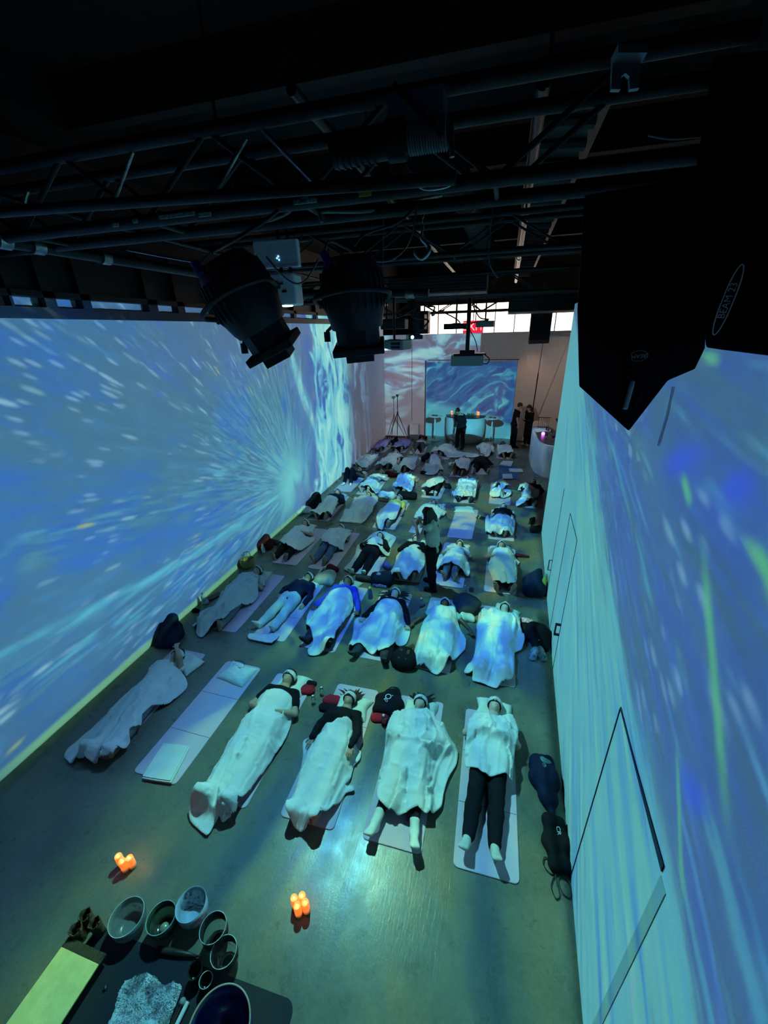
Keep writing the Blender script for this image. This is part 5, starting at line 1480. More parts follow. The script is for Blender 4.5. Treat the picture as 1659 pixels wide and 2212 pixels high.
# --- between second and third rows
c = fl('c3', 1338, 495, .08)
tb = blob('tote_bag', 'open cream tote bag beside the navy-jacket person', 'bag', (c[0], c[1], 0), [((-.08, -.05, .10), (.08, -.05, .10), .12, .12), ((-.06, .08, .10), (.06, .08, .10), .11, .11)], 'cream', .013, rough=(.008, 18, 11))
MB().lathe([(0, .0), (.075, .0), (.085, .01), (.075, .014), (0, .006)], 20, MT((.0, .01, .218)) @ Matrix.Rotation(.2, 4, 'X')).build('opening', mat('dark_lining', (.012, .02, .015), .8), tb)
MB().tube(arc_pts([(-.07, .0, .21), (-.05, .06, .27), (.05, .08, .27), (.08, .02, .21)]), .009, 6).build('handle', mat('green_webbing', (.02, .10, .07), .7), tb)
c = fl('c3', 1392, 425, .05); blob('handbag', 'small dark maroon bag behind the cream tote', 'bag', (c[0], c[1], 0), [((-.07, .02, .05), (.06, -.02, .05), .08, .07)], 'maroon', .012)
c = fl('c3', 1215, 965 - 40, .03)
me = drape('blanket', outline(('c3', [(795, 900), (900, 905), (1005, 905), (1000, 925), (955, 968), (870, 955), (785, 935)])), [np.zeros((1, 3))], .014, 201, m_blanket, ground=.055, crumple=.8)
tag(link('blanket', me, m_blanket), 'white blanket folded up under the feet of the navy-jacket person', 'blanket', BL)
c = fl('c4', 340, 500, .06)
nb = blob('shoulder_bag', 'dark navy bag with pale script letters between two sleepers', 'bag', (c[0], c[1], 0), [((-.10, .0, .07), (.14, .0, .07), .10, .10), ((-.05, -.10, .05), (.14, -.08, .05), .08, .08), ((.02, .10, .06), (.14, .12, .06), .08, .07)], 'navy', .013, rough=(.006, 18, 12))
text('ßi', .12, MT((-.03, -.02, top_z(nb, -.03, -.02, .08))) @ Matrix.Rotation(-.1, 4, 'Z'), m_print, nb, 'logo_lettering')
c = fl('c4', 385, 400, .05); blob('cloth', 'lavender cloth behind the navy bag with script letters', 'cloth', (c[0], c[1], 0), [((-.02, .03, .05), (.04, -.06, .05), .06, .06)], 'purple', .012)
c = fl('c4', 335, 545, .03)
m_bl = mat('violet_pattern', (.05, .03, .55), .6, color2=(.45, .42, .75), vscale=30, vary=.5)
blob('slippers', 'violet and white patterned pouch in front of the navy bag', 'pouch', (c[0], c[1], 0), [((-.10, 0, .03), (.10, .0, .03), .045, .045)], m_bl, .010)
c = fl('c4', 265, 640); bottle('blue bottle with a yellow cap standing beside the blue-sweater person', c, .26, .04, body=mat('blue_bottle', (.02, .05, .25), .35), cap=mat('yellow_cap', (.55, .60, .08), .5))
c = fl('c4', 225, 495, .05); blob('shoes', 'dark jumble of shoes behind the blue-sweater person', 'shoes', (c[0], c[1], 0), [((-.14, .02, .04), (-.02, .0, .04), .05, .05), ((.02, .02, .04), (.14, .0, .04), .05, .045)], 'darkgrey', .012)
c = fl('c4', 630, 700); bottle('clear water bottle standing alone between the black sweater and stretched arms', c, .20, .035)
c = fl('c4', 990, 580); phn = MB().prism(rrect(.08, .15, .012), 0, .010).build('phone', m_plast, auto=.6); phn.location = (c[0] - .04, c[1] - .07, 0); tag(phn, 'black phone lying behind the crossed-hands person at third row', 'phone')
c = fl('c4', 965, 585); bottle('small clear bottle beside the black phone', (c[0] - .06, c[1]), .12, .028)
# --- brown leather backpack by the black-sweater person
c = fl('c4', 468, 1050, .06)
lb = blob('leather_backpack', 'black leather backpack with brown straps beside the black-sweater person', 'backpack', (c[0] + .10, c[1] - .10, 0), [((-.06, -.02, .09), (.06, -.02, .09), .12, .12), ((-.03, .12, .08), (.05, .12, .08), .10, .09)], 'black', .012, rough=(.004, 18, 13))
m_brl = mat('brown_leather', (.12, .05, .025), .4, bump=.3, bscale=60)
MB().tube(arc_pts([(-.05, .12, .15), (.0, .22, .12), (.04, .34, .05), (.06, .42, .03)]), [.024] * 25, 8).tube(arc_pts([(.06, .10, .15), (.08, .22, .10), (.07, .34, .04), (.05, .42, .03)]), .018, 8).build('strap', m_brl, lb)
for s in (-.05, .06): MB().box(s - .018, -.10, .195, s + .018, .10, .215, bev=.004).build('buckle_strap', m_brl, lb)
# --- behind the stretched arms: dark pack and pale cloth
c = fl('c4', 955, 690, .09); blob('backpack', 'dark rounded backpack behind the person with stretched arms', 'backpack', (c[0], c[1], 0), [((-.10, .05, .12), (.12, .05, .12), .14, .13), ((-.06, -.12, .08), (.08, -.10, .08), .09, .09)], 'darkgrey', .014, rough=(.010, 16, 14))
c = fl('c4', 962, 790, .04); blob('towel', 'crumpled pale blue towel in front of the dark rounded backpack', 'towel', (c[0], c[1], 0), [((-.08, .0, .05), (.08, .02, .05), .075, .07)], 'stripe', .012, rough=(.012, 24, 15))
# --- right wall, second and third rows
c = fl('c4', 1385, 815, .04)
m_fl = mat('floral_print', (.55, .06, .10), .6, color2=(.75, .65, .75), vscale=40, vary=.5)
blob('pouch', 'red and white floral pouch on a dark case near the right wall', 'pouch', (c[0], c[1], 0), [((-.05, .02, .07), (.05, .02, .07), .05, .05, 1.2)], m_fl, .010)
blob('case', 'dark case under the floral pouch near the right wall', 'case', (c[0] - .01, c[1] - .14, 0), [((-.04, .05, .04), (.04, .05, .04), .05, .05), ((-.02, -.05, .03), (.03, -.05, .03), .04, .04)], 'black', .012)
c = fl('c4', 1470, 905, .08); cx = min(c[0], rwx(c[1]) - .18)
rb = blob('backpack', 'black backpack on the floor by the right wall, second row', 'backpack', (cx, c[1], 0), [((-.05, .15, .08), (.05, .15, .08), .11, .10), ((-.06, -.03, .08), (.06, -.03, .08), .12, .11), ((0, -.2, .05), (.06, -.2, .05), .08, .07)], 'black', .013, rough=(.008, 16, 16))
MB().tube(arc_pts([(-.05, -.14, .14), (-.02, -.20, .15), (.03, -.17, .15)]), .012, 8).build('white_tag', m_print, rb)
for i, (dx, dy) in enumerate(((-.06, 0.), (.05, .03))):
    c = fl('c4', 1470, 1045, .04)
    s_ = blob('sneaker', 'pair of pale sneakers in front of the black backpack by the right wall', 'shoe', (min(c[0], rwx(c[1]) - .1) + dx, c[1] + dy, 0), [((0, -.08, .035), (0, .06, .045), .038, .045), ((0, .06, .05), (0, .08, .07), .042, .035)], mat('sneaker_grey', (.35, .40, .38), .7, color2=(.08, .08, .08), vscale=16), .009, rz=.6 * (i - .5), group='pale sneakers by the right wall')
c = fl('c4', 1440, 545, .10); cx = min(c[0], rwx(c[1]) - .20)
blob('backpack', 'dark bulging backpack with a yellow bottle by the right wall', 'backpack', (cx, c[1], 0), [((-.05, .08, .12), (.06, .08, .12), .14, .13), ((-.08, -.15, .09), (.06, -.15, .09), .12, .11), ((.04, .1, .28), (.08, .12, .36), .09, .06)], 'navy', .014, rough=(.010, 15, 17))
bottle('yellow bottle stuck in the dark backpack by the right wall', (cx + .16, c[1] - .06, .0), .42, .045, body=mat('yellow_bottle', (.42, .45, .08), .5), cap=m_grey)
c = fl('c', 1270, 762, .03); blob('cloth', 'dark red cloth on the floor beside third-row person at the right', 'cloth', (c[0], c[1], 0), [((-.10, 0, .02), (.10, .0, .02), .05, .03, 1.6)], 'maroon', .012)
# closed umbrella and coat by the right wall
c = fl('c', 1420, 270, .05); cx = min(c[0], rwx(c[1]) - .16)
um = empty('umbrella', 'white-shafted black umbrella leaning out from the right wall', 'umbrella', (cx, c[1], .03), -.35)
MB().tube([(0, .0, .05), (0, .62, .05)], .009, 8).build('shaft', m_print, um)
MB().tube([(0, .05, .05), (0, -.12, .05), (0, -.34, .05)], [.03, .075, .02], 10).build('canopy', fab('black'), um)
blob('coat', 'black coat heaped by the right wall next to the umbrella', 'coat', (cx + .02, c[1] - .62, 0), [((-.06, .0, .08), (.06, .05, .08), .10, .09)], 'black', .014, rough=(.01, 16, 19))
# ---------------- fourth to last row clutter
c = fl('c', 690, 250); tr = empty('sandals', 'pair of dark sandals with pale straps beside the empty fourth-row mat', 'sandals', (c[0], c[1], 0), 1.3)
for a in (-.05, .05):
    sd = MB().prism([(a + .045 * math.cos(t) * (1 if math.sin(t) > 0 else .8), .12 * math.sin(t)) for t in np.linspace(0, 2 * PI, 18)[:-1]], 0, .02).build('sandal', fab('darkgrey'), tr)
    MB().tube(arc_pts([(a - .045, .02, .01), (a - .02, .03, .05), (a + .02, .03, .05), (a + .045, .02, .01)]), .008, 6).build('strap', m_print, sd)
c = fl('d', 870, 905, .08)
wb = blob('canvas_bag', 'white canvas bag with dark letters behind the yellow T-shirt person', 'bag', (c[0], c[1], 0), [((-.15, 0, .08), (.15, 0, .08), .09, .09), ((-.14, .0, .16), (.14, .0, .16), .06, .06)], 'white', .014, rough=(.005, 16, 20))
text('CIO', .19, MT((0, -.098, .12)) @ Matrix.Rotation(1.25, 4, 'X'), mat('dark_print', (.015, .02, .04), .7), wb, 'lettering')
c = fl('d', 1150, 905, .08); blob('duffel_bag', 'black duffel bag behind the head of the yellow T-shirt person', 'bag', (c[0], c[1], 0), [((-.20, 0, .10), (.20, 0, .10), .12, .12)], 'black', .015, rough=(.008, 14, 21))
c = fl('d', 790, 960, .02); blob('shoes', 'brown shoes in front of the white canvas bag', 'shoes', (c[0], c[1], 0), [((-.12, .02, .04), (.0, .0, .04), .045, .045), ((.05, -.03, .04), (.17, -.05, .04), .045, .04)], 'brown', .013)
c = fl('d', 435, 912); MB_ = MB().lathe([(.11, 0), (.125, 0), (.125, .008), (.11, .008)], 26, close=True).build('strap_loop', m_cord); MB_.location = (c[0], c[1], 0); tag(MB_, 'thin black strap coiled on the floor at the fourth row', 'strap')
c = fl('d', 930, 615, .05); blob('jacket', 'dark maroon jacket dropped between fifth and sixth rows', 'jacket', (c[0], c[1], 0), [((-.15, .05, .05), (.0, .0, .05), .08, .08), ((.0, -.02, .04), (.22, -.04, .03), .08, .05)], 'maroon', .015, rough=(.01, 15, 22))
c = fl('d', 980, 180, .06); blob('rucksack', 'dark rucksack between the two purple blankets in the last row', 'backpack', (c[0], c[1], 0), [((-.08, 0, .10), (.08, 0, .10), .12, .11), ((.02, .05, .22), (.04, .06, .28), .06, .05)], 'black', .016)
c = fl('d', 1015, 245, .06); blob('cap', 'black cap lying on the edge of the second purple blanket', 'cap', (c[0], c[1], 0), [((-.05, 0, .06), (.06, 0, .06), .09, .08)], 'black', .016)
c = fl('d', 1410, 395, .08); blob('backpack', 'black backpack between two sleepers of the sixth row', 'backpack', (c[0], c[1], 0), [((-.08, .03, .10), (.06, .0, .10), .12, .12), ((.03, .03, .22), (.05, .03, .26), .07, .06)], 'black', .016, rough=(.009, 14, 23))
c = fl('d', 1370, 580, .03); blob('shoe', 'single black shoe beside the sixth-row blanket edge', 'shoe', (c[0], c[1], 0), [((-.05, 0, .04), (.06, 0, .04), .05, .05)], 'black', .013)
c = fl('d', 1035, 375, .08); blob('coat', 'mixed grey and black coat behind the white-cap sleeper, sixth row', 'coat', (c[0], c[1], 0), [((-.10, .05, .07), (.10, -.05, .07), .09, .08)], 'darkgrey', .015, rough=(.01, 16, 24))
c = fl('e', 150, 755, .06); blob('boots', 'black boots and bag beside the frilled blanket, fifth row', 'boots', (c[0], c[1], 0), [((-.08, .05, .06), (.06, .02, .06), .08, .07), ((-.02, -.08, .04), (.12, -.1, .04), .05, .05)], 'black', .014, rough=(.008, 18, 25))
c = fl('e', 240, 880); bottle('little white bottle left of the frilled blanket', c, .12, .03, body=m_whitep)
c = fl('e', 110, 1030, .04); 
pd = MB().box(-.05, -.10, 0, .05, .10, .05, bev=.01).build('white_pouch', m_whitep); pd.location = (c[0], c[1], 0); pd.rotation_euler = (0, 0, -.2); tag(pd, 'white box standing right of the dark-haired fourth-row sleeper', 'box')
# bedding pile on the fifth-row mat
me = drape('bedding', outline(('e', [(790, 760), (860, 720), (950, 690), (1010, 750), (1000, 790), (910, 815), (880, 770), (800, 790)])), [np.array([[fl('e', x, y, .1)[0], fl('e', x, y, .1)[1], .16] for x, y in ((860, 740), (900, 730), (940, 740), (960, 760), (880, 750), (920, 720))])], .016, 301, m_blanket, relax=60, crumple=1.2, ground=.03)
tag(link('pillow', me, m_pillow), 'rumpled pale green pillow at the head of the rumpled fifth-row mat', 'pillow')
me = drape('blanket', outline(('e', [(760, 840), (820, 790), (900, 820), (1040, 830), (1040, 900), (940, 940), (850, 935), (750, 920)])), [np.array([[fl('e', x, y, .1)[0], fl('e', x, y, .1)[1], .13] for x, y in ((820, 860), (860, 850), (900, 870), (880, 890), (800, 880))])], .014, 302, m_blanket, relax=60, crumple=2.2, fold=1.5, ground=.03)
tag(link('blanket', me, m_blanket), 'crumpled white blanket heaped on the fifth-row mat without a person', 'blanket')
c = fl('e', 1060, 790, .04); blob('shoes', 'dark shoes behind the rumpled fifth-row mat', 'shoes', (c[0], c[1], 0), [((-.12, 0, .04), (.14, -.02, .04), .06, .05)], 'darkgrey', .014)
# dark blue mat with folded towels
q = [fl('e', x, y)[:2] for x, y in ((885, 488), (1130, 498), (1150, 672), (870, 665))]
bm_ = MB().prism([tuple(p) for p in q[::-1]], 0, .012).build('yoga_mat', m_mat_blue); tag(bm_, 'dark blue mat with folded towels at the end of the sixth row', 'mat', None)
folded('light folded towel at the near edge of the dark blue mat', [fl('e', x, y, .03)[:2] for x, y in ((925, 602), (1055, 600), (1070, 668), (935, 665))][::-1], 3, name='towel')
folded('light folded towel at the far right edge of the dark blue mat', [fl('e', x, y, .03)[:2] for x, y in ((1020, 520), (1200, 530), (1220, 575), (1040, 570))][::-1], 3, name='towel', seed=3)
folded('pale folded blanket behind the dark blue mat', [fl('e', x, y, .05)[:2] for x, y in ((930, 415), (1080, 425), (1050, 490), (880, 470))][::-1], 4, seed=4)
c = fl('d', 1390, 65, .05); cs = blob('bag', 'striped brown bag by the bay at the last row', 'bag', (c[0], c[1] - .5, 0), [((-.15, 0, .10), (.12, 0, .08), .10, .08)], 'brown', .016)
# laptop-like dark tablet case on the lilac mat, fifth row
c = fl('d', 1480, 860, .06); tg = MB().box(-.17, -.10, 0, .17, .10, .03, bev=.008).build('tablet_case', fab('black')); tg.location = (c[0], c[1] - .03, .0); tag(tg, 'flat black case at the foot of the lilac-lit fifth-row mat', 'case')
c = fl('b', 940, 210, .03); tg = MB().prism(rrect(.09, .15, .01), 0, .012).build('phone', m_plast); tg.location = (c[0] - .04, c[1] - .07, .014); tag(tg, 'dark phone on the mat beside the yellow T-shirt person', 'phone')

# ================================================================== FOREGROUND CANDLES AND BOWLS
m_led = bpy.data.materials.new('glowing_wax'); m_led.use_nodes = True
nt = m_led.node_tree; b = nt.nodes['Principled BSDF']; tc = nt.nodes.new('ShaderNodeTexCoord'); sp = nt.nodes.new('ShaderNodeSeparateXYZ')
nt.links.new(tc.outputs['Object'], sp.inputs[0]); z = Ex(nt, sp.outputs[2])
b.inputs['Base Color'].default_value = (.75, .42, .2, 1); b.inputs['Roughness'].default_value = .5; b.inputs['Emission Color'].default_value = (1, .17, .015, 1)
nt.links.new((z.step(.01, .08) * 1.15).v, b.inputs['Emission Strength'])
m_flame = mat('candle_flame', (1, .8, .4), .5, emit=(1, .62, .12), estr=4.)
m_rim = mat('wax_rim', (.8, .4, .2), .5, emit=(1, .26, .03), estr=1.3)


def candle(loc, label, group, s=1., h=.15):
    r = .032 * s
    o = empty('candle', label, 'candle', loc, 0, group)
    MB().lathe([(0, 0), (r, 0), (r * 1.02, .01), (r, h - .012), (r * .93, h), (r * .80, h), (r * .72, h - .012), (0, h - .016)], 24).build('wax_body', m_led, o, smooth=True)
    MB().lathe([(0, h - .014), (.009, h - .014), (.011, h - .004), (.004, h + .016), (0, h + .022)], 12).build('flame', m_flame, o, smooth=True)


cl = 'glowing orange LED candles standing in a cluster left of the centre candles'
for p in ((278, 1868), (290, 1862), (268, 1880)):
    c = atz(*px('c1', *{0: (478, 1462), 1: (520, 1442), 2: (455, 1432)}[[(278, 1868), (290, 1862), (268, 1880)].index(p)]), 0)
    candle((c[0], c[1], 0), 'glowing orange LED candles in the cluster of three near the bowls', 'orange LED candles near the bowls')
for (x, y) in ((100, 1425), (143, 1412), (117, 1468), (160, 1450)):
    c = fl('c2', x, y); candle((c[0], c[1], 0), 'glowing orange LED candles in the cluster of four at the front', 'orange LED candles at the front')
def plight(name, loc, power, color, r=.05):
    L = bpy.data.lights.new(name, 'POINT'); L.energy = power; L.color = color; L.shadow_soft_size = r; o = bpy.data.objects.new(name, L); COL.objects.link(o); o.location = loc
c = fl('c1', 490, 1445); plight('candle_glow_left', (c[0] + .05, c[1] + .09, .19), .35, (1, .3, .06))
c = fl('c2', 130, 1440); plight('candle_glow_right', (c[0], c[1] + .10, .19), .35, (1, .3, .06))

# dark folding mat and the instruments on it
dm = empty('exercise_mat', 'black folding mat under the sheepskin and bowls', 'mat', (-2.95, .28, 0), .03)
MB().prism(rrect(1.86, .70, .07), 0, .012).build('mat_surface', mat('black_mat_foam', (.012, .016, .026), .8, bump=.3, bscale=100), dm, auto=.5)
for x in (.62, 1.24): MB().box(x - .003, .004, .012, x + .003, .696, .0128).build('fold_line', m_gap, dm)
# long box with yellow top
bx = empty('monochord_box', 'long box with yellow suede top and dark ridged strip at its far end', 'instrument', (-3.07, .80, 0), 0)
MB().box(0, -1.0, 0, .38, 0, .105, bev=.008).build('box_body', mat('box_shade_black', (.008, .009, .012), .35), bx)  # black sides stand in for the shadow and dark mat beside the box
MB().box(-.004, -1.0, .105, .384, -.02, .122, bev=.004).build('suede_top', mat('yellow_suede', (.74, .72, .30), .9, vary=.12, vscale=9, bump=.5, bscale=120), bx)
rb_ = MB().box(-.01, -.02, .09, .39, .045, .118, bev=.006).build('ridged_strip', mat('dark_bridge', (.03, .025, .02), .6), bx)
w_ = MB()
for i in range(26): w_.tube([(.0 + i * .015, -.018, .12), (.003 + i * .015, .043, .12)], .0042, 6)
w_.build('winding', mat('bronze_wire', (.16, .13, .08), .4, .6), rb_)
# sheepskin
def sheepskin():
    pl_ = [atz(x / 2.37, 1850 + y / 2.37, .03)[:2] for x, y in ((650, 640), (700, 622), (760, 605), (800, 630), (835, 672), (885, 648), (932, 668), (915, 725), (885, 800), (865, 850), (830, 900), (560, 900), (575, 830), (595, 780), (615, 700))]
    A = round_outline([tuple(p) for p in pl_], 4)
    me = drape('sheepskin', A, [np.zeros((1, 3))], .012, 401, m_blanket, ground=.035, fold=.6, smooth=False)
    o = link('sheepskin', me, mat('wool_hide', (.80, .85, .80), .95)); tag(o, 'fluffy white sheepskin lying on the black mat', 'sheepskin')
    r = np.random.default_rng(5); P = np.array(A); lo, hi = P.min(0), P.max(0); V = []; Fc = []
    n = 0
    while n < 9000:
        p = lo + r.random(2) * (hi - lo)
        if not inpoly(np.array([p[0]]), np.array([p[1]]), A)[0]: continue
        n += 1; b0 = len(V); cl_ = vnoise(np.array([p[0] * 22 + 50]), np.array([p[1] * 22 + 50]), 9)[0] * 6.28 + r.normal() * .5
        d = np.array([math.cos(cl_), math.sin(cl_)]) * .012; L_ = .009 + .009 * r.random(); w = .006
        a = r.random() * 6.28; sx, sy = math.cos(a) * w, math.sin(a) * w
        V += [(p[0] - sx, p[1] - sy, .036), (p[0] + sx, p[1] + sy, .036), (p[0] + d[0] * .4 + sx, p[1] + d[1] * .4 + sy, .036 + L_ * .6), (p[0] + d[0] * .4 - sx, p[1] + d[1] * .4 - sy, .036 + L_ * .6), (p[0] + d[0], p[1] + d[1], .036 + L_)]
        Fc += [(b0, b0 + 1, b0 + 2, b0 + 3), (b0 + 3, b0 + 2, b0 + 4)]
    w_ = bpy.data.meshes.new('wool'); w_.from_pydata(V, [], Fc); wo = link('wool', w_, mat('wool_pile', (.88, .92, .86), .9), o); wo['kind'] = 'stuff'
sheepskin()
# mallets
for lab, a, b, r_, mt, hd in (('mallet with a dark stick and grey ball head beside the sheepskin', (885, 858), (935, 745), .007, m_brl, True), ('thick white mallet stick beside the sheepskin', (905, 862), (962, 745), .016, m_print, False)):
    A = atz(a[0] / 2.37, 1850 + a[1] / 2.37, .03); B = atz(b[0] / 2.37, 1850 + b[1] / 2.37, .03); d = B - A
    o = empty('mallet', lab, 'mallet', (A[0] - d[0] * .8, A[1] - d[1] * .8, .0), 0)
    MB().tube([(0, 0, .03), tuple(d[:2] * 1.8) + (.03,)], r_, 10).build('stick', mt, o, smooth=False, auto=.6)
    if hd: MB().lathe([(0, -.025), (.015, -.022), (.024, -.008), (.024, .008), (.015, .022), (0, .025)], 16, MT((d[0] * 1.8, d[1] * 1.8, .03))).build('head', m_grey, o, smooth=True)
# big blue bowl
bb = empty('crystal_bowl', 'largest singing bowl, deep blue inside with a beige rim', 'bowl', (-1.50, .72, .0125), 0)
MB().lathe([(0, .005), (.10, .006), (.17, .05), (.205, .14), (.212, .28), (.204, .28), (.197, .14), (.16, .058), (.09, .016), (0, .014)], 48).build('bowl_wall', mat('blue_crystal', (.01, .018, .12), .25, coat=.5), bb, smooth=True)
MB().lathe([(.203, .279), (.213, .279), (.214, .286), (.203, .286)], 48, close=True).build('rim', mat('beige_rim', (.35, .30, .24), .5), bb, smooth=True)
# clear bowls, frosted bowls
m_glass = mat('clear_crystal', (.85, .93, .90), .03, trans=.97, ior=1.42)
m_frost = mat('frosted_crystal', (.60, .68, .70), .25, trans=.8, ior=1.3)
m_frost2 = mat('frosted_white_crystal', (.75, .82, .84), .4, trans=.35, ior=1.3)
m_green = mat('green_glass', (.25, .38, .25), .12, trans=.85, ior=1.4)
m_smoke = mat('smoked_glass', (.03, .035, .04), .12, trans=.4)


def bowl(label, loc, R_, h, m, foot=.5, group=None, t=.005, edge=None):
    o = empty('crystal_bowl', label, 'bowl', (loc[0], loc[1], loc[2] if len(loc) > 2 else 0), 0)
    MB().lathe([(0, .004), (R_ * foot, .004), (R_ * .86, h * .16), (R_ * .97, h * .42), (R_, h), (R_ - t, h), (R_ * .97 - t, h * .42), (R_ * .84 - t, h * .2), (R_ * foot, .004 + t * 1.6), (0, .004 + t * 1.6)], 40).build('bowl_wall', m, o, smooth=True)
    MB().lathe([(R_ * foot * .92, .001), (R_ * foot * 1.04, .001), (R_ * foot * 1.04, .006), (R_ * foot * .92, .006)], 32, close=True).build('foot_ring', m_print if m is m_glass else m, o, smooth=True)
    MB().lathe([(R_ - .0035, h - .001), (R_ + .0006, h - .001), (R_ + .0006, h + .002), (R_ - .0035, h + .002)], 40, close=True).build('rim', edge or mat('glass_edge', (.5, .6, .6), .2), o, smooth=True)
    return o


def c5(x, y, z=0.): return atz(x / 2.37, 1850 + y / 2.37, z)


c = c5(662, 335, .08); bowl('dark frosted bowl, leftmost of the crystal bowls', (c[0], c[1]), .135, .17, m_frost)
c = c5(838, 340, .08); bowl('green glass bowl between the dark frosted and white frosted bowls', (c[0], c[1]), .115, .17, m_green)
lt = MB().lathe([(0, 0), (.035, 0), (.038, .012), (.03, .03), (0, .034)], 24).build('tealight', mat('warm_glass_pearl', (.45, .45, .3), .2, metal=.3), smooth=True); lt.location = (c[0], c[1] - .01, .012); tag(lt, 'small round candle holder inside the green glass bowl', 'candle holder')
c = c5(990, 275, .08); bowl('white frosted bowl, brightest of the crystal bowls', (c[0], c[1]), .125, .18, m_frost2)
c = c5(1105, 400, .10); bowl('tall clear glass bowl right of the white frosted bowl', (c[0], c[1]), .105, .22, m_glass)
c = c5(1158, 520, .08); bowl('clear glass bowl nearest to the black mat edge', (c[0], c[1]), .10, .19, m_glass)
c = c5(1005, 605, .04); bowl('small smoked bowl, left one of two on the black mat', (c[0], c[1], .0125), .055, .10, m_smoke, edge=m_smoke)
c = c5(1062, 650, .04); bowl('small smoked bowl with pale rim, right one of two on the black mat', (c[0], c[1], .0125), .05, .09, m_smoke)
# brown tubes
m_hide = mat('rawhide', (.10, .075, .04), .7, bump=.8, bscale=50, vary=.4, vscale=20)
for lab, (x, y), rr, hh, tl in (('brown hide shaker tube at the back of the three', (455, 330), .045, .17, (.15, -.1)), ('brown hide shaker tube on the right of the three', (505, 375), .042, .18, (.12, .15)), ('brown hide shaker tube nearest to the yellow-topped box', (405, 400), .045, .16, (.1, -.2))):
    c = c5(x, y, .06); o = empty('shaker_tube', lab, 'instrument', (c[0], c[1], 0), 0)
    r2_ = np.random.default_rng(int(x)); n = 28
    V = []; Fc = []
    for j, (rs, zz) in enumerate([(1, 0), (.97, .3), (1, .7), (1.08, 1.), (.92, 1.), (.88, .7), (.85, .1)]):
        for k in range(n):
            a = 2 * PI * k / n; wv = 1 + .10 * math.sin(3 * a + x) * zz; V.append((rr * rs * wv * math.cos(a), rr * rs * wv * math.sin(a), hh * zz * (1 + .06 * math.sin(4 * a + x)) if zz == 1. else hh * zz))
    for j in range(6): Fc += [(j * n + k, j * n + (k + 1) % n, (j + 1) * n + (k + 1) % n, (j + 1) * n + k) for k in range(n)]
    Fc += [tuple(range(n))[::-1], tuple(6 * n + k for k in range(n))]
    MB().add(V, Fc).build('tube_wall', m_hide, o, smooth=True)
    MB().tube([(rr * .5, 0, hh * .95), (rr * 1.25, .01, hh * 1.12)], .007, 8).build('cord_loop', m_brl, o)
    o.rotation_euler = (0, 0, 0)
A = c5(800, 480, .02); B = c5(1015, 512, .02); d = B - A
o = empty('wooden_flute', 'dark carved wooden flute with a wrapped end in front of the bowls', 'instrument', (A[0], A[1], 0), math.atan2(d[1], d[0]))
L_ = float(np.linalg.norm(d)); MB().tube([(.02, 0, .028), (.10, 0, .028), (L_ * .7, 0, .028), (L_, 0, .022)], [.024, .026, .022, .006], 14).build('flute_body', mat('dark_wood', (.05, .035, .02), .4), o, smooth=True)
for i in range(4): MB().tube([(.012 + i * .016, 0, .028), (.018 + i * .016, 0, .028)], .0275, 14).build('binding', m_cord, o)
MB().tube([(.10, .02, .03), (.11, .09, .04)], [.012, .008], 8).build('mouthpiece', m_brl, o)
c = c5(540, 672, .02); o = empty('hand_bell', 'tiny shiny hand bell beside the long box', 'bell', (c[0], c[1], .0125), 0)
MB().lathe([(0, .03), (.006, .03), (.012, .02), (.02, .0), (.017, .0), (.009, .018), (0, .024)], 18).build('bell_cup', mat('chrome', (.8, .75, .8), .12, 1.), o, smooth=True)
MB().tube([(0, 0, .028), (.004, 0, .045)], .003, 6).build('bell_knob', mat('chrome', (.8, .75, .8), .12, 1.), o)

# ================================================================== FAR END OF THE ROOM
# curved bar with its slab top
m_bar = mat('white_bar_front', (.72, .74, .74), .5)
br = empty('bar_counter', 'curved white bar with a dark top in front of the glowing bay', 'bar', (-1.44, 18.35, 0), 0)
P = [(-.86, .12)] + [(.86 * -math.cos(t), -.62 * math.sin(t)) for t in np.linspace(.12, PI - .12, 22)] + [(.86, .12)]
V = []; Fc = []; lv = [(0, .82), (.12, .90), (.4, .98), (.75, 1.0), (1.1, .98)]
for z_, s_ in lv: V += [(x * s_, y * s_, z_) for x, y in P]
n = len(P)
for j in range(len(lv) - 1): Fc += [(j * n + k, j * n + k + 1, (j + 1) * n + k + 1, (j + 1) * n + k) for k in range(n - 1)] + [(j * n + n - 1, j * n, (j + 1) * n, (j + 1) * n + n - 1)]
Fc += [tuple(range(n))[::-1], tuple(4 * n + k for k in range(n))]
MB().add(V, Fc).build('counter_body', m_bar, br, smooth=False, auto=.7)
MB().prism([(x * 1.0, y * 1.0) for x, y in P], 1.1, 1.14).build('counter_top', mat('dark_stone', (.03, .03, .03), .3), br, auto=.5)
for i, x in enumerate((-.62, -.60, .50, .56)):
    candle((-1.44 + x, 18.25 + (.0 if i % 2 else .08), 1.14), 'orange candles glowing on the curved bar', 'orange candles on the bar', 1.1, .17)
for i, x in enumerate((-.45, -.36, -.28, .10, .18, .26, .34)):
    o = bottle('dark bottles lined up on the curved bar top', (-1.44 + x, 18.22 + .05 * (i % 2), 1.14), .20 if i < 3 else .12, .04, body=mat('olive_bottle', (.12, .15, .05), .3) if i > 2 else mat('green_bottle', (.10, .18, .14), .3), cap=m_plast, group='bottles on the bar')
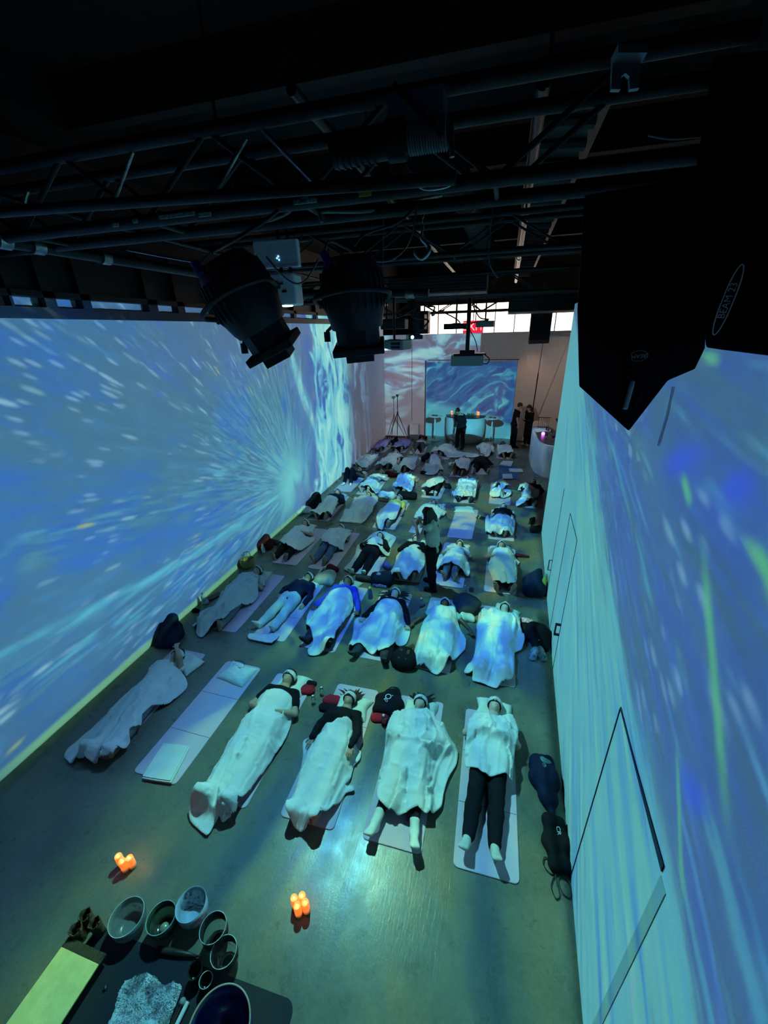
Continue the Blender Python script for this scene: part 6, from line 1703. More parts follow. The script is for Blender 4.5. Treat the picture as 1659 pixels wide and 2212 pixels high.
# high tables
def high_table(loc, lab):
    o = empty('bar_table', lab, 'table', loc, 0)
    MB().lathe([(0, 0), (.27, 0), (.27, .012), (.05, .03), (0, .03)], 32).build('base', m_whitep, o, auto=.6)
    MB().tube([(0, 0, .02), (0, 0, 1.08)], .035, 16).build('pole', m_whitep, o, auto=.6)
    MB().lathe([(0, 1.08), (.33, 1.08), (.345, 1.095), (.33, 1.11), (0, 1.11)], 40).build('tabletop', m_whitep, o, auto=.6)
high_table((-2.78, 18.25, 0), 'white round high table left of the curved bar'); high_table((-.28, 18.1, 0), 'white round high table right of the curved bar')
for i, (x, y) in enumerate(((-2.86, 18.25), (-2.72, 18.2), (-.36, 18.1), (-.2, 18.05))):
    g_ = MB().lathe([(0, 0), (.06, 0), (.07, .03), (.06, .035), (0, .01)], 18).build('dish', fab('olive')); g_.location = (x, y, 1.11); tag(g_, 'small dark dishes on the high tables flanking the bar', 'dish', 'dishes on the high tables')
# tripod
tp = empty('camera_tripod', 'black camera tripod standing by the back wall', 'tripod', (-4.45, 18.0, 0), .2)
MB().tube([(0, 0, .95), (0, 0, 1.95)], .016, 10).build('centre_column', m_blackm, tp)
for k in range(3):
    a = 2 * PI * k / 3 + .5; MB().tube([(0, 0, 1.25), (.52 * math.cos(a), .52 * math.sin(a), .012)], [.018, .011], 8).build('leg', m_blackm, tp)
MB().lathe([(0, 1.2), (.03, 1.2), (.035, 1.25), (.03, 1.3), (0, 1.3)], 14).build('collar', m_blackm, tp)
cm = MB().box(-.06, -.05, 1.97, .06, .05, 2.05, bev=.01).build('camera_body', m_plast, tp); MB().tube([(0, -.05, 2.01), (0, -.11, 2.01)], .03, 14).build('lens', m_plast, cm)
MB().tube([(0, 0, 1.93), (0, 0, 1.98)], .03, 12).build('head', m_blackm, tp)
# pale podium box by the back wall
c = aty(903, 910, 18.3)
pb = MB().box(-.2, -.18, 0, .2, .18, .72, bev=.01).build('podium', m_wall_b); pb.location = (-3.72, 18.32, 0); tag(pb, 'pale square podium standing beside the bay', 'podium')
A = aty(890, 728, 18.58); ln = MB().tube([(A[0], 18.585, .78), (A[0] - .0, 18.585, 4.44)], .008, 6).build('wall_cable', m_edge); tag(ln, 'thin dark cable hanging down the back wall', 'cable')
# curved white counter at the right, dark top with gear and a violet light
cb = [(1.36, 17.4), (1.27, 16.8), (1.235, 16.0), (1.26, 14.9), (1.36, 14.25), (1.64, 13.86), (2.4, 13.7), (3.4, 13.75), (3.4, 14.9), (2.3, 15.0), (1.95, 15.5), (1.75, 17.4)]
ct = empty('dj_counter', 'curved white counter wrapping around the room corner at the right', 'counter', (0, 0, 0), 0)
P = round_outline(cb, 4); n = len(P); lv = [(0, .0), (.08, .0), (1.08, 0)]
tip = lambda y: 1.08 + max(0, y - 16.6) * .10
V = [(x, y, 0) for x, y in P] + [(x, y, tip(y)) for x, y in P]; Fc = [(k, (k + 1) % n, n + (k + 1) % n, n + k) for k in range(n)] + [tuple(range(n))[::-1], tuple(n + k for k in range(n))]
MB().add(V, Fc).build('counter_front', m_bar, ct, auto=.6)
c0 = np.array([2.0, 15.2]); PI_ = [tuple(np.array(p) + nrm(c0 - np.array(p)) * .09) for p in P]
MB().prism(PI_, 1.08, 1.10).build('counter_top', mat('dark_stone', (.03, .03, .03), .3), ct)
r3 = np.random.default_rng(3)
for i in range(14):
    x = 1.55 + r3.random() * .6; y = 14.2 + r3.random() * 1.7; h_ = .10 + r3.random() * .14
    g_ = MB().lathe([(0, 0), (.03, 0), (.008, .01), (.008, h_ * .5), (.035, h_ * .6), (.038, h_), (.034, h_), (.03, h_ * .62), (0, h_ * .55)], 14).build('wine_glass', m_clear, smooth=True); g_.location = (x, y, 1.10); tag(g_, 'drinking glasses crowded on the dark top of the right counter', 'glass', 'glasses on the right counter')
vl = MB().lathe([(0, 0), (.05, 0), (.06, .05), (.04, .09), (0, .1)], 16).build('table_lamp', mat('violet_lamp', (.6, .3, .8), .4, emit=(.75, .15, 1.), estr=5.), smooth=True); vl.location = (1.55, 15.3, 1.10); tag(vl, 'small violet lamp glowing on the right counter', 'lamp')
gr = MB(); 
for i in range(6): gr.tube([(1.45 + i * .07, 16.4, 1.12), (1.45 + i * .07, 16.4, 1.5)], .006, 6)
gr.tube([(1.42, 16.4, 1.5), (1.86, 16.4, 1.5)], .012, 6).tube([(1.42, 16.4, 1.14), (1.86, 16.4, 1.14)], .012, 6)
tag(gr.build('wire_rack', m_blackm), 'dark wire rack standing on the far part of the right counter', 'rack')
pt = empty('side_table', 'dark flat table behind the right counter', 'table', (3.1, 17.4, 0), 0)
MB().box(-.9, -.35, 1.18, .9, .35, 1.22).build('tabletop', m_black, pt)
for sx in (-.8, .8):
    for sy in (-.28, .28): MB().box(sx - .02, sy - .02, 0, sx + .02, sy + .02, 1.18).build('leg', m_black, pt)
# ================================================================== RIGGING ABOVE
def vp(x, y, d):
    """surveyed point on a sight line at forward distance d"""
    r_ = ray(x, y); return CAM + r_ / FPX * d


RG = 'rig'
m_truss = mat('truss_tube', (.16, .17, .18), .32, .9, vary=.75, vscale=5., bump=.2, bscale=30)
m_truss_b = mat('truss_tube_black', (.006, .007, .008), .5, .3, color2=(.016, .018, .020), vscale=9.)
m_fix = mat('fixture_black', (.020, .024, .028), .55, .2, bump=.15, bscale=60)
m_cab = mat('cabinet_black', (.003, .0035, .004), .85)
m_bright = mat('bare_steel_rod', (.55, .58, .60), .28, 1.0, vary=.4, vscale=22.)


def along_x(name, label, cat, y, z, x0, x1, zt, depth, mat_c, step, bright=(), r=.035):
    """box truss running across the room: two lower and two upper chords, lacing between them"""
    o = empty(name, label, cat, (0, y, z), 0)
    for dy in (0, depth):
        MB().tube([(x0, dy, 0), (x1, dy, 0)], r, 12).build('chord', mat_c, o, auto=.7)
        MB().tube([(x0, dy, zt), (x1, dy, zt)], r, 12).build('chord', mat_c, o, auto=.7)
    n = int((x1 - x0) / step)
    for dy in (0, depth):
        for i in range(n):
            a = x0 + i * step; up = i % 2 == 0
            MB().tube([(a, dy, 0 if up else zt), (a + step, dy, zt if up else 0)], r * .42, 8).build('lacing', mat_c, o, auto=.7)
    for a in (x0 + .9, (x0 + x1) / 2, x1 - .9): MB().tube([(a, depth / 2, zt), (a, depth / 2, 7.4 - z)], .012, 6).build('hanger_rod', m_truss_b, o)
    for i in range(0, n, 2): MB().tube([(x0 + i * step, 0, 0), (x0 + i * step, depth, 0)], r * .42, 8).build('cross_brace', mat_c, o, auto=.7)
    return o


t1 = along_x('lighting_truss', 'large black box truss crossing the room, nearest to the viewer', 'truss', 3.0, 5.42, -5.1, 1.0, .44, .42, m_truss_b, .62, r=.042)
for a, b in (((240, 452), (286, 328)), ((464, 418), (532, 298)), ((568, 282), (682, 400)), ((46, 462), (60, 412))):
    A = aty(a[0], a[1], 2.97); B = aty(b[0], b[1], 2.97)
    MB().tube([tuple(A - (0, 3.0, 5.42)), tuple(B - (0, 3.0, 5.42))], .013, 8).build('bright_lacing', m_bright, t1, auto=.7)
# pale strips painted as the torn highlight along the lower chord
m_highlight = mat('pale_highlight', (.40, .55, .55), .4, vary=.6, vscale=60)
r4 = np.random.default_rng(4)
for x, y, l in ((345, 470, .30), (430, 465, .10), (635, 438, .16), (245, 487, .05), (288, 478, .04), (650, 432, .05)):
    A = aty(x, y, 2.955); tp_ = MB().box(A[0], 2.945 - 3.0, A[2] - 5.42 - .012, A[0] + l, 2.957 - 3.0, A[2] - 5.42 + .010); tp_.build('highlight_strip', m_highlight, t1)
along_x('lighting_truss', 'black box truss in the middle of the room', 'truss', 6.4, 5.55, -5.0, 1.0, .40, .38, m_truss_b, .7)
along_x('lighting_truss', 'black box truss above the far rows of mats', 'truss', 10.0, 5.30, -5.0, 3.0, .40, .38, m_truss_b, .7)
along_x('lighting_truss', 'black box truss closest to the clerestory window', 'truss', 14.2, 5.12, -5.0, 4.0, .38, .36, m_truss_b, .7)
# long pipes along the room
def pipe(label, pts, r, m=m_blackm, name='pipe', joints=()):
    o = empty(name, label, 'pipe', pts[0], 0); P0 = np.array(pts[0])
    MB().tube([tuple(np.array(p) - P0) for p in pts], r, 14).build('pipe_run', m, o, auto=.7)
    for t in joints:
        q = np.array(pts[0]) * (1 - t) + np.array(pts[-1]) * t - P0; d = nrm(np.array(pts[-1]) - P0) * .05
        MB().tube([tuple(q - d), tuple(q + d)], r * 1.25, 14).build('coupling', m_steel, o, auto=.7)
    return o
pipe('black pipe with couplings running above the left wall', [(-4.10, 1.2, 5.40), (-4.05, 15, 5.45)], .055, joints=(.13, .15, .2, .5))
pipe('thin pipe running beside the thick one above the left wall', [(-3.7, 2.4, 5.62), (-3.7, 15, 5.6)], .022)
pipe('black pipe running down the middle of the ceiling', [(-1.6, 3.5, 6.2), (-1.6, 16, 6.1)], .04, joints=(.3, .6))
pipe('black pipe above the right half of the room', [(.1, 4, 6.2), (.15, 17, 6.1)], .05, joints=(.3, .6))
pipe('cross pipe carrying the white projector', [(-3.6, 5.2, 5.12), (-.9, 5.2, 5.02)], .045, m_truss_b, joints=(.92,))
pipe('cross pipe carrying the two stage lights', [(-4.2, 2.45, 5.45), (-.3, 2.45, 5.30)], .03, m_truss_b)
# ceiling joists and ribbed deck at the right
jm = mat('joist_black', (.005, .005, .006), .9)
for i, y in enumerate((2.0, 5.0, 8.0, 11.0, 14.0, 17.0)):
    o = MB().box(-5.3, y, 6.9, 3.5, y + .16, 7.35).build('ceiling_joist', jm); o['kind'] = 'structure'
dk = MB()
for y in np.arange(5.2, 18, .55): dk.tube([(.15, y, 6.38), (.62, y + .12, 6.38)], .06, 8)
dk.box(.05, 5, 6.42, .72, 18, 6.46)
o = dk.build('ceiling_panel', mat('ribbed_deck', (.04, .04, .04), .6, .2), auto=.7); o['kind'] = 'structure'
# ducts
def ribbed_box(label, x0, x1, y0, y1, z0, z1, n):
    o = empty('air_duct', label, 'duct', ((x0 + x1) / 2, (y0 + y1) / 2, z0), 0); cx, cy = (x0 + x1) / 2, (y0 + y1) / 2
    MB().box(x0 - cx, y0 - cy, 0, x1 - cx, y1 - cy, z1 - z0, bev=.02).build('duct_body', mat('duct_grey', (.03, .03, .032), .5, .3), o)
    for i in range(n):
        z_ = (i + .5) / n * (z1 - z0); MB().tube([(x0 - cx, y0 - cy - .008, z_), (x1 - cx, y0 - cy - .008, z_)], .012, 6).build('rib', mat('duct_grey', (.03, .03, .032), .5, .3), o, auto=.7)
    return o
ribbed_box('ribbed air duct box above the counter at the right', -.02, 2.2, 11.2, 13.2, 4.96, 5.40, 7)
ribbed_box('ribbed air duct box in the middle of the ceiling', -2.4, -.45, 9.0, 9.7, 5.28, 5.60, 6)
fx = MB(); 
for i in range(26):
    t = i / 25; fx.lathe([(.16, -.02), (.19, 0), (.16, .02)], 18, frame((-.75 + .25 * t, 5.5 + 6 * t, 6.2 - .05 * t + .03 * math.sin(t * 6)), (.04, 1, -.02)))
fx.tube(arc_pts([(-.75, 5.5, 6.2), (-.62, 8.5, 6.18), (-.50, 11.5, 6.15)]), .155, 16)
tag(fx.build('flexible_duct', mat('flex_duct', (.010, .010, .011), .7), smooth=True), 'flexible round duct snaking under the ceiling', 'duct')

# --- profile spotlights
def profile_light(label, A, B, Rb, rb, roll=0., plug=(-1, 0, 0)):
    """A rear of the housing, B front of the lens tube"""
    A = np.array(A); B = np.array(B); L_ = float(np.linalg.norm(B - A)); o = empty('stage_light', label, 'stage light', A, 0)
    M_ = frame((0, 0, 0), B - A, CR)
    MB().lathe([(0, -.05 * L_), (Rb * .50, -.04 * L_), (Rb * .78, .0), (Rb * .92, L_ * .10), (Rb, L_ * .20), (Rb * 1.0, L_ * .46), (Rb * .90, L_ * .60), (rb * 1.12, L_ * .66), (0, L_ * .66)], 40, M_).build('lamp_housing', m_fix, o, auto=.6)
    for k in range(28):
        a = 2 * PI * k / 28; c_, s_ = math.cos(a), math.sin(a)
        MB().add(*fin(M_, c_, s_, Rb, L_)).build('cooling_fin', m_fix, o)
    MB().prism([(rb * 1.02 * math.cos(t), rb * 1.02 * math.sin(t)) for t in np.linspace(0, 2 * PI, 9)[:-1] + .39], L_ * .58, L_ * .90, M_).build('lens_tube', m_fix, o, bevel=.006)
    MB().box(-rb * 1.12, -rb * 1.12, L_ * .84, rb * 1.12, rb * 1.12, L_ * .92, M_, bev=.008).build('front_frame', m_fix, o)
    MB().box(-rb * .62, -rb * .62, L_ * .92, rb * .62, rb * .62, L_ * 1.02, M_, bev=.006).build('lens_hood', m_fix, o)
    MB().box(rb * .2, -rb * 1.06, L_ * .64, rb * .75, -rb * 1.02, L_ * .74, M_).build('label_sticker', mat('white_sticker', (.55, .66, .66), .5), o)
    for s in (-1, 1):
        MB().tube([tuple(M_ @ Vector((s * Rb * 1.03, 0, L_ * .40))), tuple(M_ @ Vector((s * Rb * 1.18, 0, L_ * .40)))], .022, 10).build('pivot_knob', m_plast, o, auto=.6)
    MB().tube([tuple(M_ @ Vector(p)) for p in arc_pts([(-Rb * 1.12, 0, L_ * .40), (-Rb * 1.1, Rb * .9, L_ * .30), (0, Rb * 1.35, L_ * .24), (Rb * 1.1, Rb * .9, L_ * .30), (Rb * 1.12, 0, L_ * .40)])], .014, 8).build('yoke', m_fix, o, auto=.7)
    k1 = tuple(M_ @ Vector((-rb * .9, -rb * .5, L_ * .60))); k2 = tuple(M_ @ Vector((-rb * 1.5, -rb * .9, L_ * .72)))
    MB().tube([k1, k2], .010, 8).tube([k2, tuple(np.array(k2) + (0, 0, -.06))], .022, 8).build('focus_handle', m_plast, o, auto=.6)
    return o, M_, L_


def fin(M_, c_, s_, Rb, L_):
    t = .0035; nx, ny = -s_ * t, c_ * t; V = []
    for z_, r_ in ((.10, 1.0), (.20, 1.045), (.42, 1.06), (.54, .92)):
        for sg in (-1, 1):
            for q in (.85, 1.): V.append(tuple(M_ @ Vector((c_ * Rb * r_ * q + nx * sg, s_ * Rb * r_ * q + ny * sg, L_ * z_))))
    Fc = []
    for i in range(3):
        b = i * 4; Fc += [(b + 1, b + 3, b + 7, b + 5), (b, b + 1, b + 5, b + 4), (b + 2, b + 6, b + 7, b + 3)]
    return V, Fc + [(0, 2, 3, 1), (12, 13, 15, 14)]


m_plug = mat('violet_plug', (.035, .03, .30), .5)
def rigging_extras(o, p_plug, p_ring, d):
    org = np.array(o.location)
    A = vp(*p_plug, d) - org
    MB().tube([tuple(A), tuple(vp(p_plug[0] + 13, p_plug[1] + 25, d) - org)], .022, 12).build('power_plug', m_plug, o, auto=.6)
    C_ = vp(*p_ring, d - .02) - org; MB().lathe([(.012, -.003), (.019, -.003), (.019, .003), (.012, .003)], 20, frame(C_, -CF), close=True).lathe([(0, -.004), (.006, -.004), (.006, .004), (0, .004)], 12, frame(C_, -CF)).build('ring_bolt', m_steel, o)


o, M1, L1 = profile_light('black profile spotlight tilted to the right, left one of the pair', vp(478, 566, 2.20), vp(606, 772, 2.50), .185, .135); rigging_extras(o, (421, 568), (453, 583), 2.12)
o, M2, L2 = profile_light('black profile spotlight hanging straight down, right one of the pair', vp(754, 560, 2.30), vp(780, 772, 2.60), .18, .14); rigging_extras(o, (698, 547), (726, 563), 2.22)
# --- projectors
def projector(label, loc, rz, w=.42, d=.34, h=.14, body=m_grey, lens_on=True, tilt=0., up=0., pole_r=.022, lens_x=-.12):
    o = empty('projector', label, 'projector', loc, rz); o.rotation_euler = (tilt, 0, rz)
    MB().box(-w / 2, -d / 2, -h / 2, w / 2, d / 2, h / 2, bev=.02).build('case', body, o)
    lx = lens_x * w / .42
    ln = MB().tube([(lx, -d / 2 + .01, 0), (lx, -d / 2 - .03, 0)], .05, 22).build('lens_barrel', m_plast, o, auto=.6)
    MB().lathe([(0, 0), (.036, 0), (.036, .004), (0, .004)], 22, MT((lx, -d / 2 - .028, 0)) @ Matrix.Rotation(PI / 2, 4, 'X')).build('lens_glass', mat('lit_lens', (.5, .9, .9), .2, emit=(.45, .95, 1.), estr=12.) if lens_on else mat('lens_dark', (.02, .02, .025), .15), ln)
    for k in range(2): MB().box(w * .05, -d / 2 - .004, -h * .32 + k * h * .36, w * .40, -d / 2 + .002, -h * .06 + k * h * .36).build('vent_grille', m_black, o)
    MB().box(-.09, -.09, h / 2, .09, .09, h / 2 + .012).build('mount_plate', m_blackm, o)
    if up: MB().tube([(0, 0, h / 2), (0, 0, h / 2 + up)], pole_r, 12).build('mount_pole', m_blackm, o, auto=.7)
    return o


p = aty(852, 745, 8.0); projector('grey projector with a brightly lit lens facing the viewer', p, -.16, up=.75, h=.17, w=.52, d=.45, lens_x=-.14)
p = aty(895, 728, 10.2); projector('small dark projector hanging behind the one with the lit lens', p, .5, w=.34, d=.26, h=.10, body=m_plast, up=.8)
p = aty(1008, 778, 11.0); hp_ = projector('large grey projector on a long ceiling pole facing the bay', p, PI + .12, up=1.5, w=.78, d=.55, h=.24, lens_on=False, pole_r=.05, lens_x=-.1)
org = np.array(hp_.location); MB().box(-.45, -.2, .13, .33, .2, .16).box(-.18, -.12, .16, .18, .12, .24).build('mount_bracket', m_blackm, hp_)
MB().tube(arc_pts([(-.42, 0, .13), (-.55, .05, .02), (-.50, .1, -.08), (-.38, .1, -.08)]), .012, 6).tube(arc_pts([(.0, .05, .75), (-.18, .1, .45), (-.25, .1, .2)]), .010, 6).build('cable', m_cord, hp_)
p = aty(1048, 700, 13.0); projector('light grey projector hanging in front of the clerestory window', p, PI, up=.7, w=.5, d=.4, h=.16, lens_on=False)
p = aty(985, 705, 12.2); projector('flat dark projector beside the exit sign', p, PI, up=.6, w=.62, d=.4, h=.14, body=m_plast, lens_on=False)
# white ultra-short-throw projector over the front rows
B0 = np.array([PF1[0], PF1[1], PF1[2]])
wp = empty('ceiling_projector', 'white projector pointing down with a glowing lens', 'projector', (B0[0], B0[1] + .02, B0[2] + .06), .1)
MB().box(-.14, -.10, .02, .14, .12, .30, bev=.03).build('case', m_whitep, wp)
MB().box(-.30, .02, .36, .16, .10, .60, bev=.02).build('upper_case', m_whitep, wp)
MB().box(-.03, -.105, .20, .02, -.098, .215).box(.0, -.105, .13, .05, -.098, .15).build('vent_slot', m_black, wp)
for s in (-.04, .055): MB().tube([(s, .05, .28), (s, .05, .75)], .016, 8).build('mount_pole', m_blackm, wp, auto=.7)
MB().lathe([(0, .008), (.05, .01), (.06, .02), (0, .022)], 22).build('lens_glass', mat('lit_lens_warm', (.8, .9, .8), .2, emit=(.75, 1., .82), estr=9.), wp)
for i, (a, b_) in enumerate(((-.06, .44), (-.04, .425), (-.045, .455))): MB().lathe([(0, -.004), (.006, -.003), (.006, .003), (0, .004)], 8, MT((a, .018, b_)) @ Matrix.Rotation(PI / 2, 4, 'X')).build('status_light', mat('blue_led', (.1, .3, 1.), .3, emit=(.15, .5, 1.), estr=6.), wp)

# --- hoist, box, hook
c = aty(885, 315, 2.62); ho = empty('chain_hoist', 'electric hoist motor with a rope drum and steel hook arm', 'hoist', c, 0)
MB().tube([(-.42, 0, .02), (-.12, 0, .03)], .075, 20).build('motor_body', m_blackm, ho, auto=.6)
for i in range(7): MB().tube([(-.40 + i * .035, 0, .022), (-.39 + i * .035, 0, .022)], .082, 20).build('motor_fin', m_truss_b, ho, auto=.6)
MB().tube([(-.11, 0, .03), (-.02, 0, .03)], .09, 24).build('gearbox', m_truss_b, ho, auto=.6)
MB().tube([(-.02, 0, .03), (.20, 0, .03)], .06, 24).build('drum', m_truss_b, ho, auto=.6)
for i in range(15): MB().lathe([(.064, -.006), (.074, 0), (.064, .006)], 22, MT((0.0 + i * .0135, 0, .03)) @ Matrix.Rotation(PI / 2, 4, 'Y')).build('rope_turn', mat('grey_rope', (.16, .20, .21), .6), ho)
MB().tube([(.21, 0, .06), (.22, 0, -.07)], .014, 8).build('drum_flange', m_steel, ho, auto=.6)
MB().tube(arc_pts([(-.02, -.04, -.10), (.06, -.05, -.14), (.20, -.05, -.145), (.24, -.05, -.17), (.20, -.05, -.20), (.08, -.05, -.195), (.0, -.04, -.12)]), .009, 8).build('hook_arm', m_bright, ho)
MB().box(-.09, -.06, -.17, .0, .0, -.09, bev=.012).build('bracket', m_steel, ho)
MB().box(-.26, -.085, -.21, -.19, -.08, -.15).build('warning_sticker', mat('yellow_sticker', (.45, .50, .05), .6), ho)
c = aty(900, 257, 2.62); bx_ = MB().box(-.14, -.05, -.10, .14, .10, .10, bev=.008).build('junction_box', mat('bluegrey_steel', (.10, .13, .17), .5, .3)); bx_.location = c; tag(bx_, 'grey steel junction box mounted above the hoist', 'box')
MB().tube([(-.10, -.06, .12), (.14, -.06, -.10)], .014, 6).build('brace', m_truss_b, bx_)
c = aty(912, 545, 4.0); hk = empty('crane_hook', 'steel crane hook hanging on a short chain', 'hook', c, 0)
MB().tube(arc_pts([(0, 0, .17), (-.005, 0, .10), (.045, 0, .05), (.055, 0, .0), (.0, 0, -.045), (-.06, 0, -.01), (-.065, 0, .03)]), [.009 + .010 * math.sin(PI * min(1, i / 48)) for i in range(49)], 10).build('hook_bend', m_steel, hk, smooth=True)
for i in range(4):
    MB().lathe([(.010, -.004), (.018, 0), (.010, .004)], 12, MT((0, 0, .19 + i * .035)) @ Matrix.Rotation(PI / 2 * (i % 2), 4, 'Z') @ Matrix.Rotation(PI / 2, 4, 'X') @ Matrix.Scale(1.5, 4, (0, 1, 0)), close=True).build('chain_link', m_steel, hk, smooth=True)
MB().tube([(-.10, 0, .36), (.16, 0, .385)], .016, 10).build('hanger_bar', mat('rusty_steel', (.35, .28, .24), .35, .9, vary=.4, vscale=30), hk, auto=.6)
# --- bracket plate at top right
c = vp(1347, 172, 1.6); bp_ = empty('wall_bracket', 'pale U-shaped steel bracket high at the right', 'bracket', c, 0)
Mb = frame((0, 0, 0), -CF, CR)
MB().prism([(-.055, -.05), (-.018, -.05), (-.016, .0), (0, .014), (.016, .0), (.018, -.05), (.055, -.045), (.062, .05), (-.050, .055)], 0, .012, Mb).build('plate', mat('pale_steel', (.45, .52, .54), .5, .3), bp_)
MB().box(-.05, .05, 0, .062, .085, .05, Mb).build('flange', mat('pale_steel', (.45, .52, .54), .5, .3), bp_)
# --- loudspeaker near the back right, with its pole
c = aty(1167, 698, 16.0); sp_ = empty('loudspeaker', 'black loudspeaker hanging in front of the clerestory window', 'speaker', c, 0)
MB().prism([(-.36, -.25), (.32, -.25), (.36, .25), (-.30, .25)], -.62, .62).build('cabinet', m_plast, sp_, bevel=.03); sp_.rotation_euler = (.10, -.02, .1)
MB().tube([(0, 0, .6), (0, 0, 1.2)], .03, 8).build('hanger', m_blackm, sp_)
A = aty(1174, 732, 16.0); Bq = aty(1151, 884, 17.6); pl_ = empty('speaker_pole', 'thin pole reaching from the hanging loudspeaker down to the counter', 'pole', A, 0)
MB().tube([(0, 0, 0), tuple((Bq - A) * .45)], .014, 8).build('upper_tube', m_bright, pl_, auto=.7); MB().tube([tuple((Bq - A) * .45), tuple(Bq - A)], .02, 8).build('lower_tube', m_blackm, pl_, auto=.7)
# --- exit sign
c = aty(1022, 706, 13.6); es = empty('exit_sign', 'red illuminated exit sign in front of the clerestory window', 'sign', c, 0)
MB().box(-.30, 0, -.17, .30, .04, .17).build('sign_box', mat('sign_red', (.35, .01, .02), .5, emit=(.9, .02, .05), estr=.9), es)
text('EXIT', .32, MT((0, -.006, 0)) @ Matrix.Rotation(PI / 2, 4, 'X'), mat('sign_letters', (1, .5, .5), .5, emit=(1, .35, .35), estr=1.6), es)
MB().tube([(0, .02, .17), (0, .02, .8)], .012, 6).build('hanger', m_blackm, es)
# --- black cabinets with BEAM marks, hung close to the viewer at the right
def hang_case(name, label, poly, d, depth, cat):
    """a cabinet whose carcass tapers away behind its front outline"""
    P = [vp(x, y, d) for x, y in poly]; org = P[0].copy(); cen = sum(P) / len(P)
    dr = nrm(cen - CAM) * depth
    B_ = [cen + (q - cen) * .72 + dr for q in P]
    V = [tuple(q - org) for q in P] + [tuple(q - org) for q in B_]; n = len(P)
    o = empty(name, label, cat, org, 0)
    MB().add(V, [tuple(range(n)), tuple(n + k for k in range(n))[::-1]] + [(i, n + i, n + (i + 1) % n, (i + 1) % n) for i in range(n)]).build('cabinet', m_cab, o, bevel=.006)
    return o, org
o, org = hang_case('speaker_cabinet', 'black loudspeaker cabinet with a pointed lower end and oval logo', [(1246, 668), (1250, 835), (1358, 933), (1443, 823), (1502, 798), (1524, 752), (1530, 600), (1500, 380), (1262, 420)], 1.5, .35, 'speaker')
def face(x, y, d, rot=0.): return frame(vp(x, y, d) - org, -nrm(ray(x, y)), CR) @ Matrix.Rotation(rot, 4, 'Z')
m_logo = mat('logo_print', (.75, .80, .80), .6)
Mo = face(1380, 769, 1.485, .06)
MB().lathe([(.0265, -.002), (.0285, -.002), (.0285, .002), (.0265, .002)], 36, Mo @ Matrix.Scale(.66, 4, (0, 1, 0)), close=True).build('logo_ring', m_logo, o)
text('BEAM', .019, Mo @ Matrix.Rotation(PI, 4, 'Z'), m_logo, o, 'logo_lettering')
MB().tube([tuple(vp(1366, 825, 1.49) - org), tuple(vp(1350, 883, 1.49) - org)], .009, 8).build('lit_panel_strip', mat('bright_strip', (.9, .95, .95), .4), o)  # slim lit panel, its glow put in as white colour
MB().box(.012, -.05, 0, .028, .03, .004, face(1372, 853, 1.485, -.2)).build('red_reflection', mat('dark_red', (.10, .01, .015), .5), o)  # dark red reflection on the cabinet, put in as a coloured strip
MB().tube([tuple(vp(1345, 640, 1.485) - org), tuple(vp(1352, 720, 1.485) - org), tuple(vp(1362, 800, 1.485) - org)], .008, 8).build('seam', m_blackm, o)
o2, org = hang_case('speaker_cabinet', 'black cabinet filling the upper right corner with a vertical lettered badge', [(1500, 380), (1524, 752), (1556, 757), (1659, 770), (1700, 774), (1700, 100), (1540, 120)], 1.25, .2, 'speaker')
Mo = face(1572, 650, 1.19, PI / 2 - .05)
MB().tube([tuple(Mo @ Vector(p)) for p in [(.078 * math.cos(t) + (.014 if math.cos(t) > 0 else -.014), .0135 * math.sin(t), 0) for t in np.linspace(0, 2 * PI, 36)]], .0016, 6).build('badge_outline', m_logo, o2)
text('BEAM 23', .025, Mo @ MT((0, 0, .001)), m_logo, o2, 'badge_lettering')
# soffit over the right wall
struct('wall_right_soffit', MB().box(.86, FY0, 4.62, 2.4, 2.2, 7.4), m_ceil)
# --- loose cables
def cable(label, pts, r=.008, m=m_cord, name='cable'):
    P = arc_pts(pts, 10); P0 = P[0].copy(); o = MB().tube([tuple(q - P0) for q in P], r, 7).build(name, m, smooth=True); o.location = P0; return tag(o, label, 'cable', None)
m_gc = mat('grey_cable', (.16, .17, .17), .5)
cable('black cable looping between the two profile spotlights', [vp(652, 385, 2.8), vp(600, 455, 2.7), vp(520, 510, 2.6), vp(455, 545, 2.3)], .012)
cable('grey cable drooping behind the white projector', [vp(575, 555, 3.2), vp(610, 595, 3.2), vp(640, 613, 3.2), vp(665, 600, 3.2), vp(688, 560, 3.2)], .007, m_gc)
cable('cable rising from the plug of the right profile spotlight', [vp(698, 545, 2.25), vp(712, 522, 2.3), vp(745, 535, 2.4), vp(790, 560, 2.5), vp(845, 562, 2.6), vp(885, 520, 2.7), vp(900, 450, 2.8)], .006, m_gc)
cable('black cable swinging from the ceiling to the right profile spotlight', [vp(765, 530, 2.6), vp(790, 505, 2.6), vp(860, 480, 2.7), vp(905, 440, 2.8)], .009)
cable('bent grey conduit under the near truss', [vp(695, 480, 2.9), vp(692, 460, 2.9), vp(720, 457, 2.9), vp(780, 457, 2.9), vp(822, 452, 2.9)], .012, m_gc)
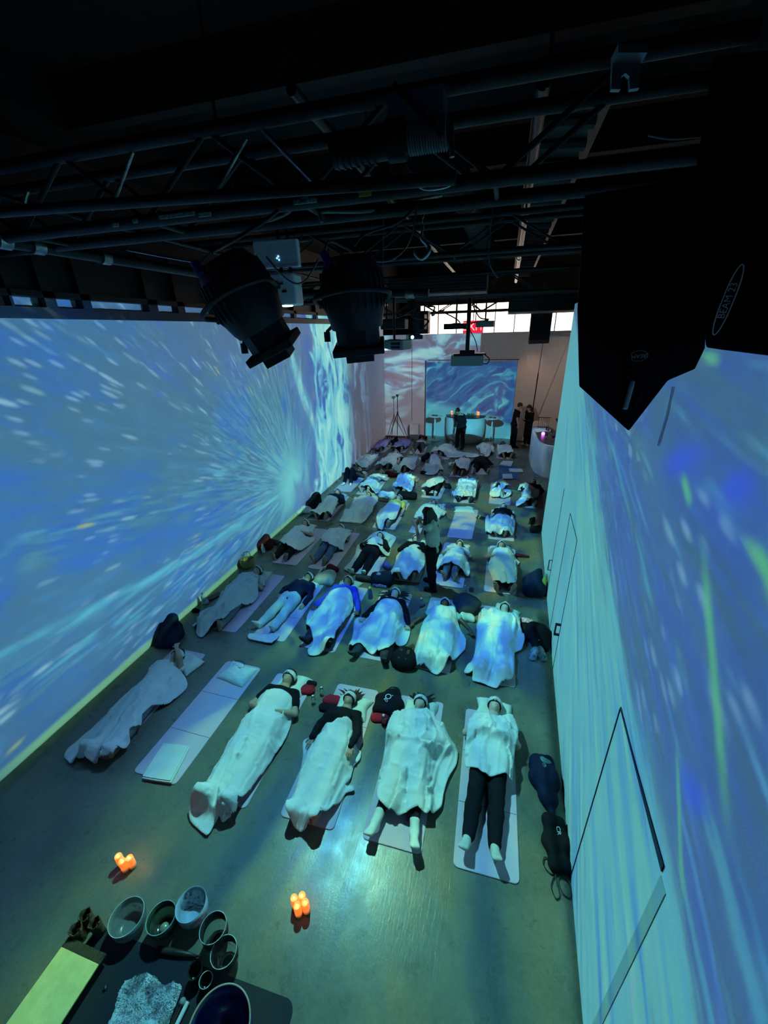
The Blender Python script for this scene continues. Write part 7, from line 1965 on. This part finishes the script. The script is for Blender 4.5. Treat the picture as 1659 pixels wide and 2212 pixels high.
cable('thin wire hanging down past the right profile spotlight', [vp(829, 450, 3.0), vp(828, 530, 3.0), vp(826, 640, 3.0)], .004, m_gc)
cable('thin steel wire leading to the plug of the left profile spotlight', [vp(272, 540, 2.4), vp(350, 555, 2.3), vp(420, 567, 2.15)], .004, m_bright)
cable('cable bundle sagging from the near truss', [vp(565, 480, 3.0), vp(600, 470, 3.0), vp(628, 456, 3.0)], .012, m_gc)
cable('curved cable at the upper right corner of the ceiling', [vp(1400, 292, 2.2), vp(1450, 300, 2.2), vp(1520, 296, 2.2), vp(1600, 305, 2.2), vp(1659, 255, 2.2)], .006, m_gc)
cable('thin wire hanging along the middle ceiling beams', [vp(1072, 395, 4.), vp(1062, 470, 4.), vp(1056, 560, 4.), vp(1075, 600, 4.)], .007, m_gc)
r5 = np.random.default_rng(8)
for i, (x, y, d) in enumerate(((905, 660, 9.), (935, 655, 9.5), (880, 650, 9.), (960, 665, 12.), (800, 640, 8.), (1030, 660, 12.))):
    q = [vp(x + r5.normal() * 14, y + j * 9 + r5.normal() * 6, d + r5.normal() * .1) for j in range(5)]
    cable("tangled black cables dangling among the far ceiling rig", q, .018)
for o_ in [o for o in COL.objects if o.get('label') == 'tangled black cables dangling among the far ceiling rig']: o_['group'] = 'dangling cables in the far rig'
# mount frames and boxes among the far rig
for lab, (x0, y0, x1, y1), d in (('black flat case hanging left of the lit projector', (822, 688, 880, 712), 8.6), ('black speaker hung beside the small dark projector', (893, 672, 930, 722), 10.5), ('black box unit high in the middle of the rig', (787, 560, 815, 640), 7.0), ('grey speaker box tilted beside the small projector', (905, 678, 920, 712), 9.6)):
    A = vp(x0, y1, d); Bq = vp(x1, y0, d); o = MB().box(0, 0, 0, float(Bq[0] - A[0]), .35, float(Bq[2] - A[2]), bev=.02).build('hanging_case', m_plast); o.location = A; tag(o, lab, 'case')
    MB().tube([(.1, .15, float(Bq[2] - A[2])), (.1, .15, float(Bq[2] - A[2]) + .6)], .015, 6).build('hanger', m_blackm, o)
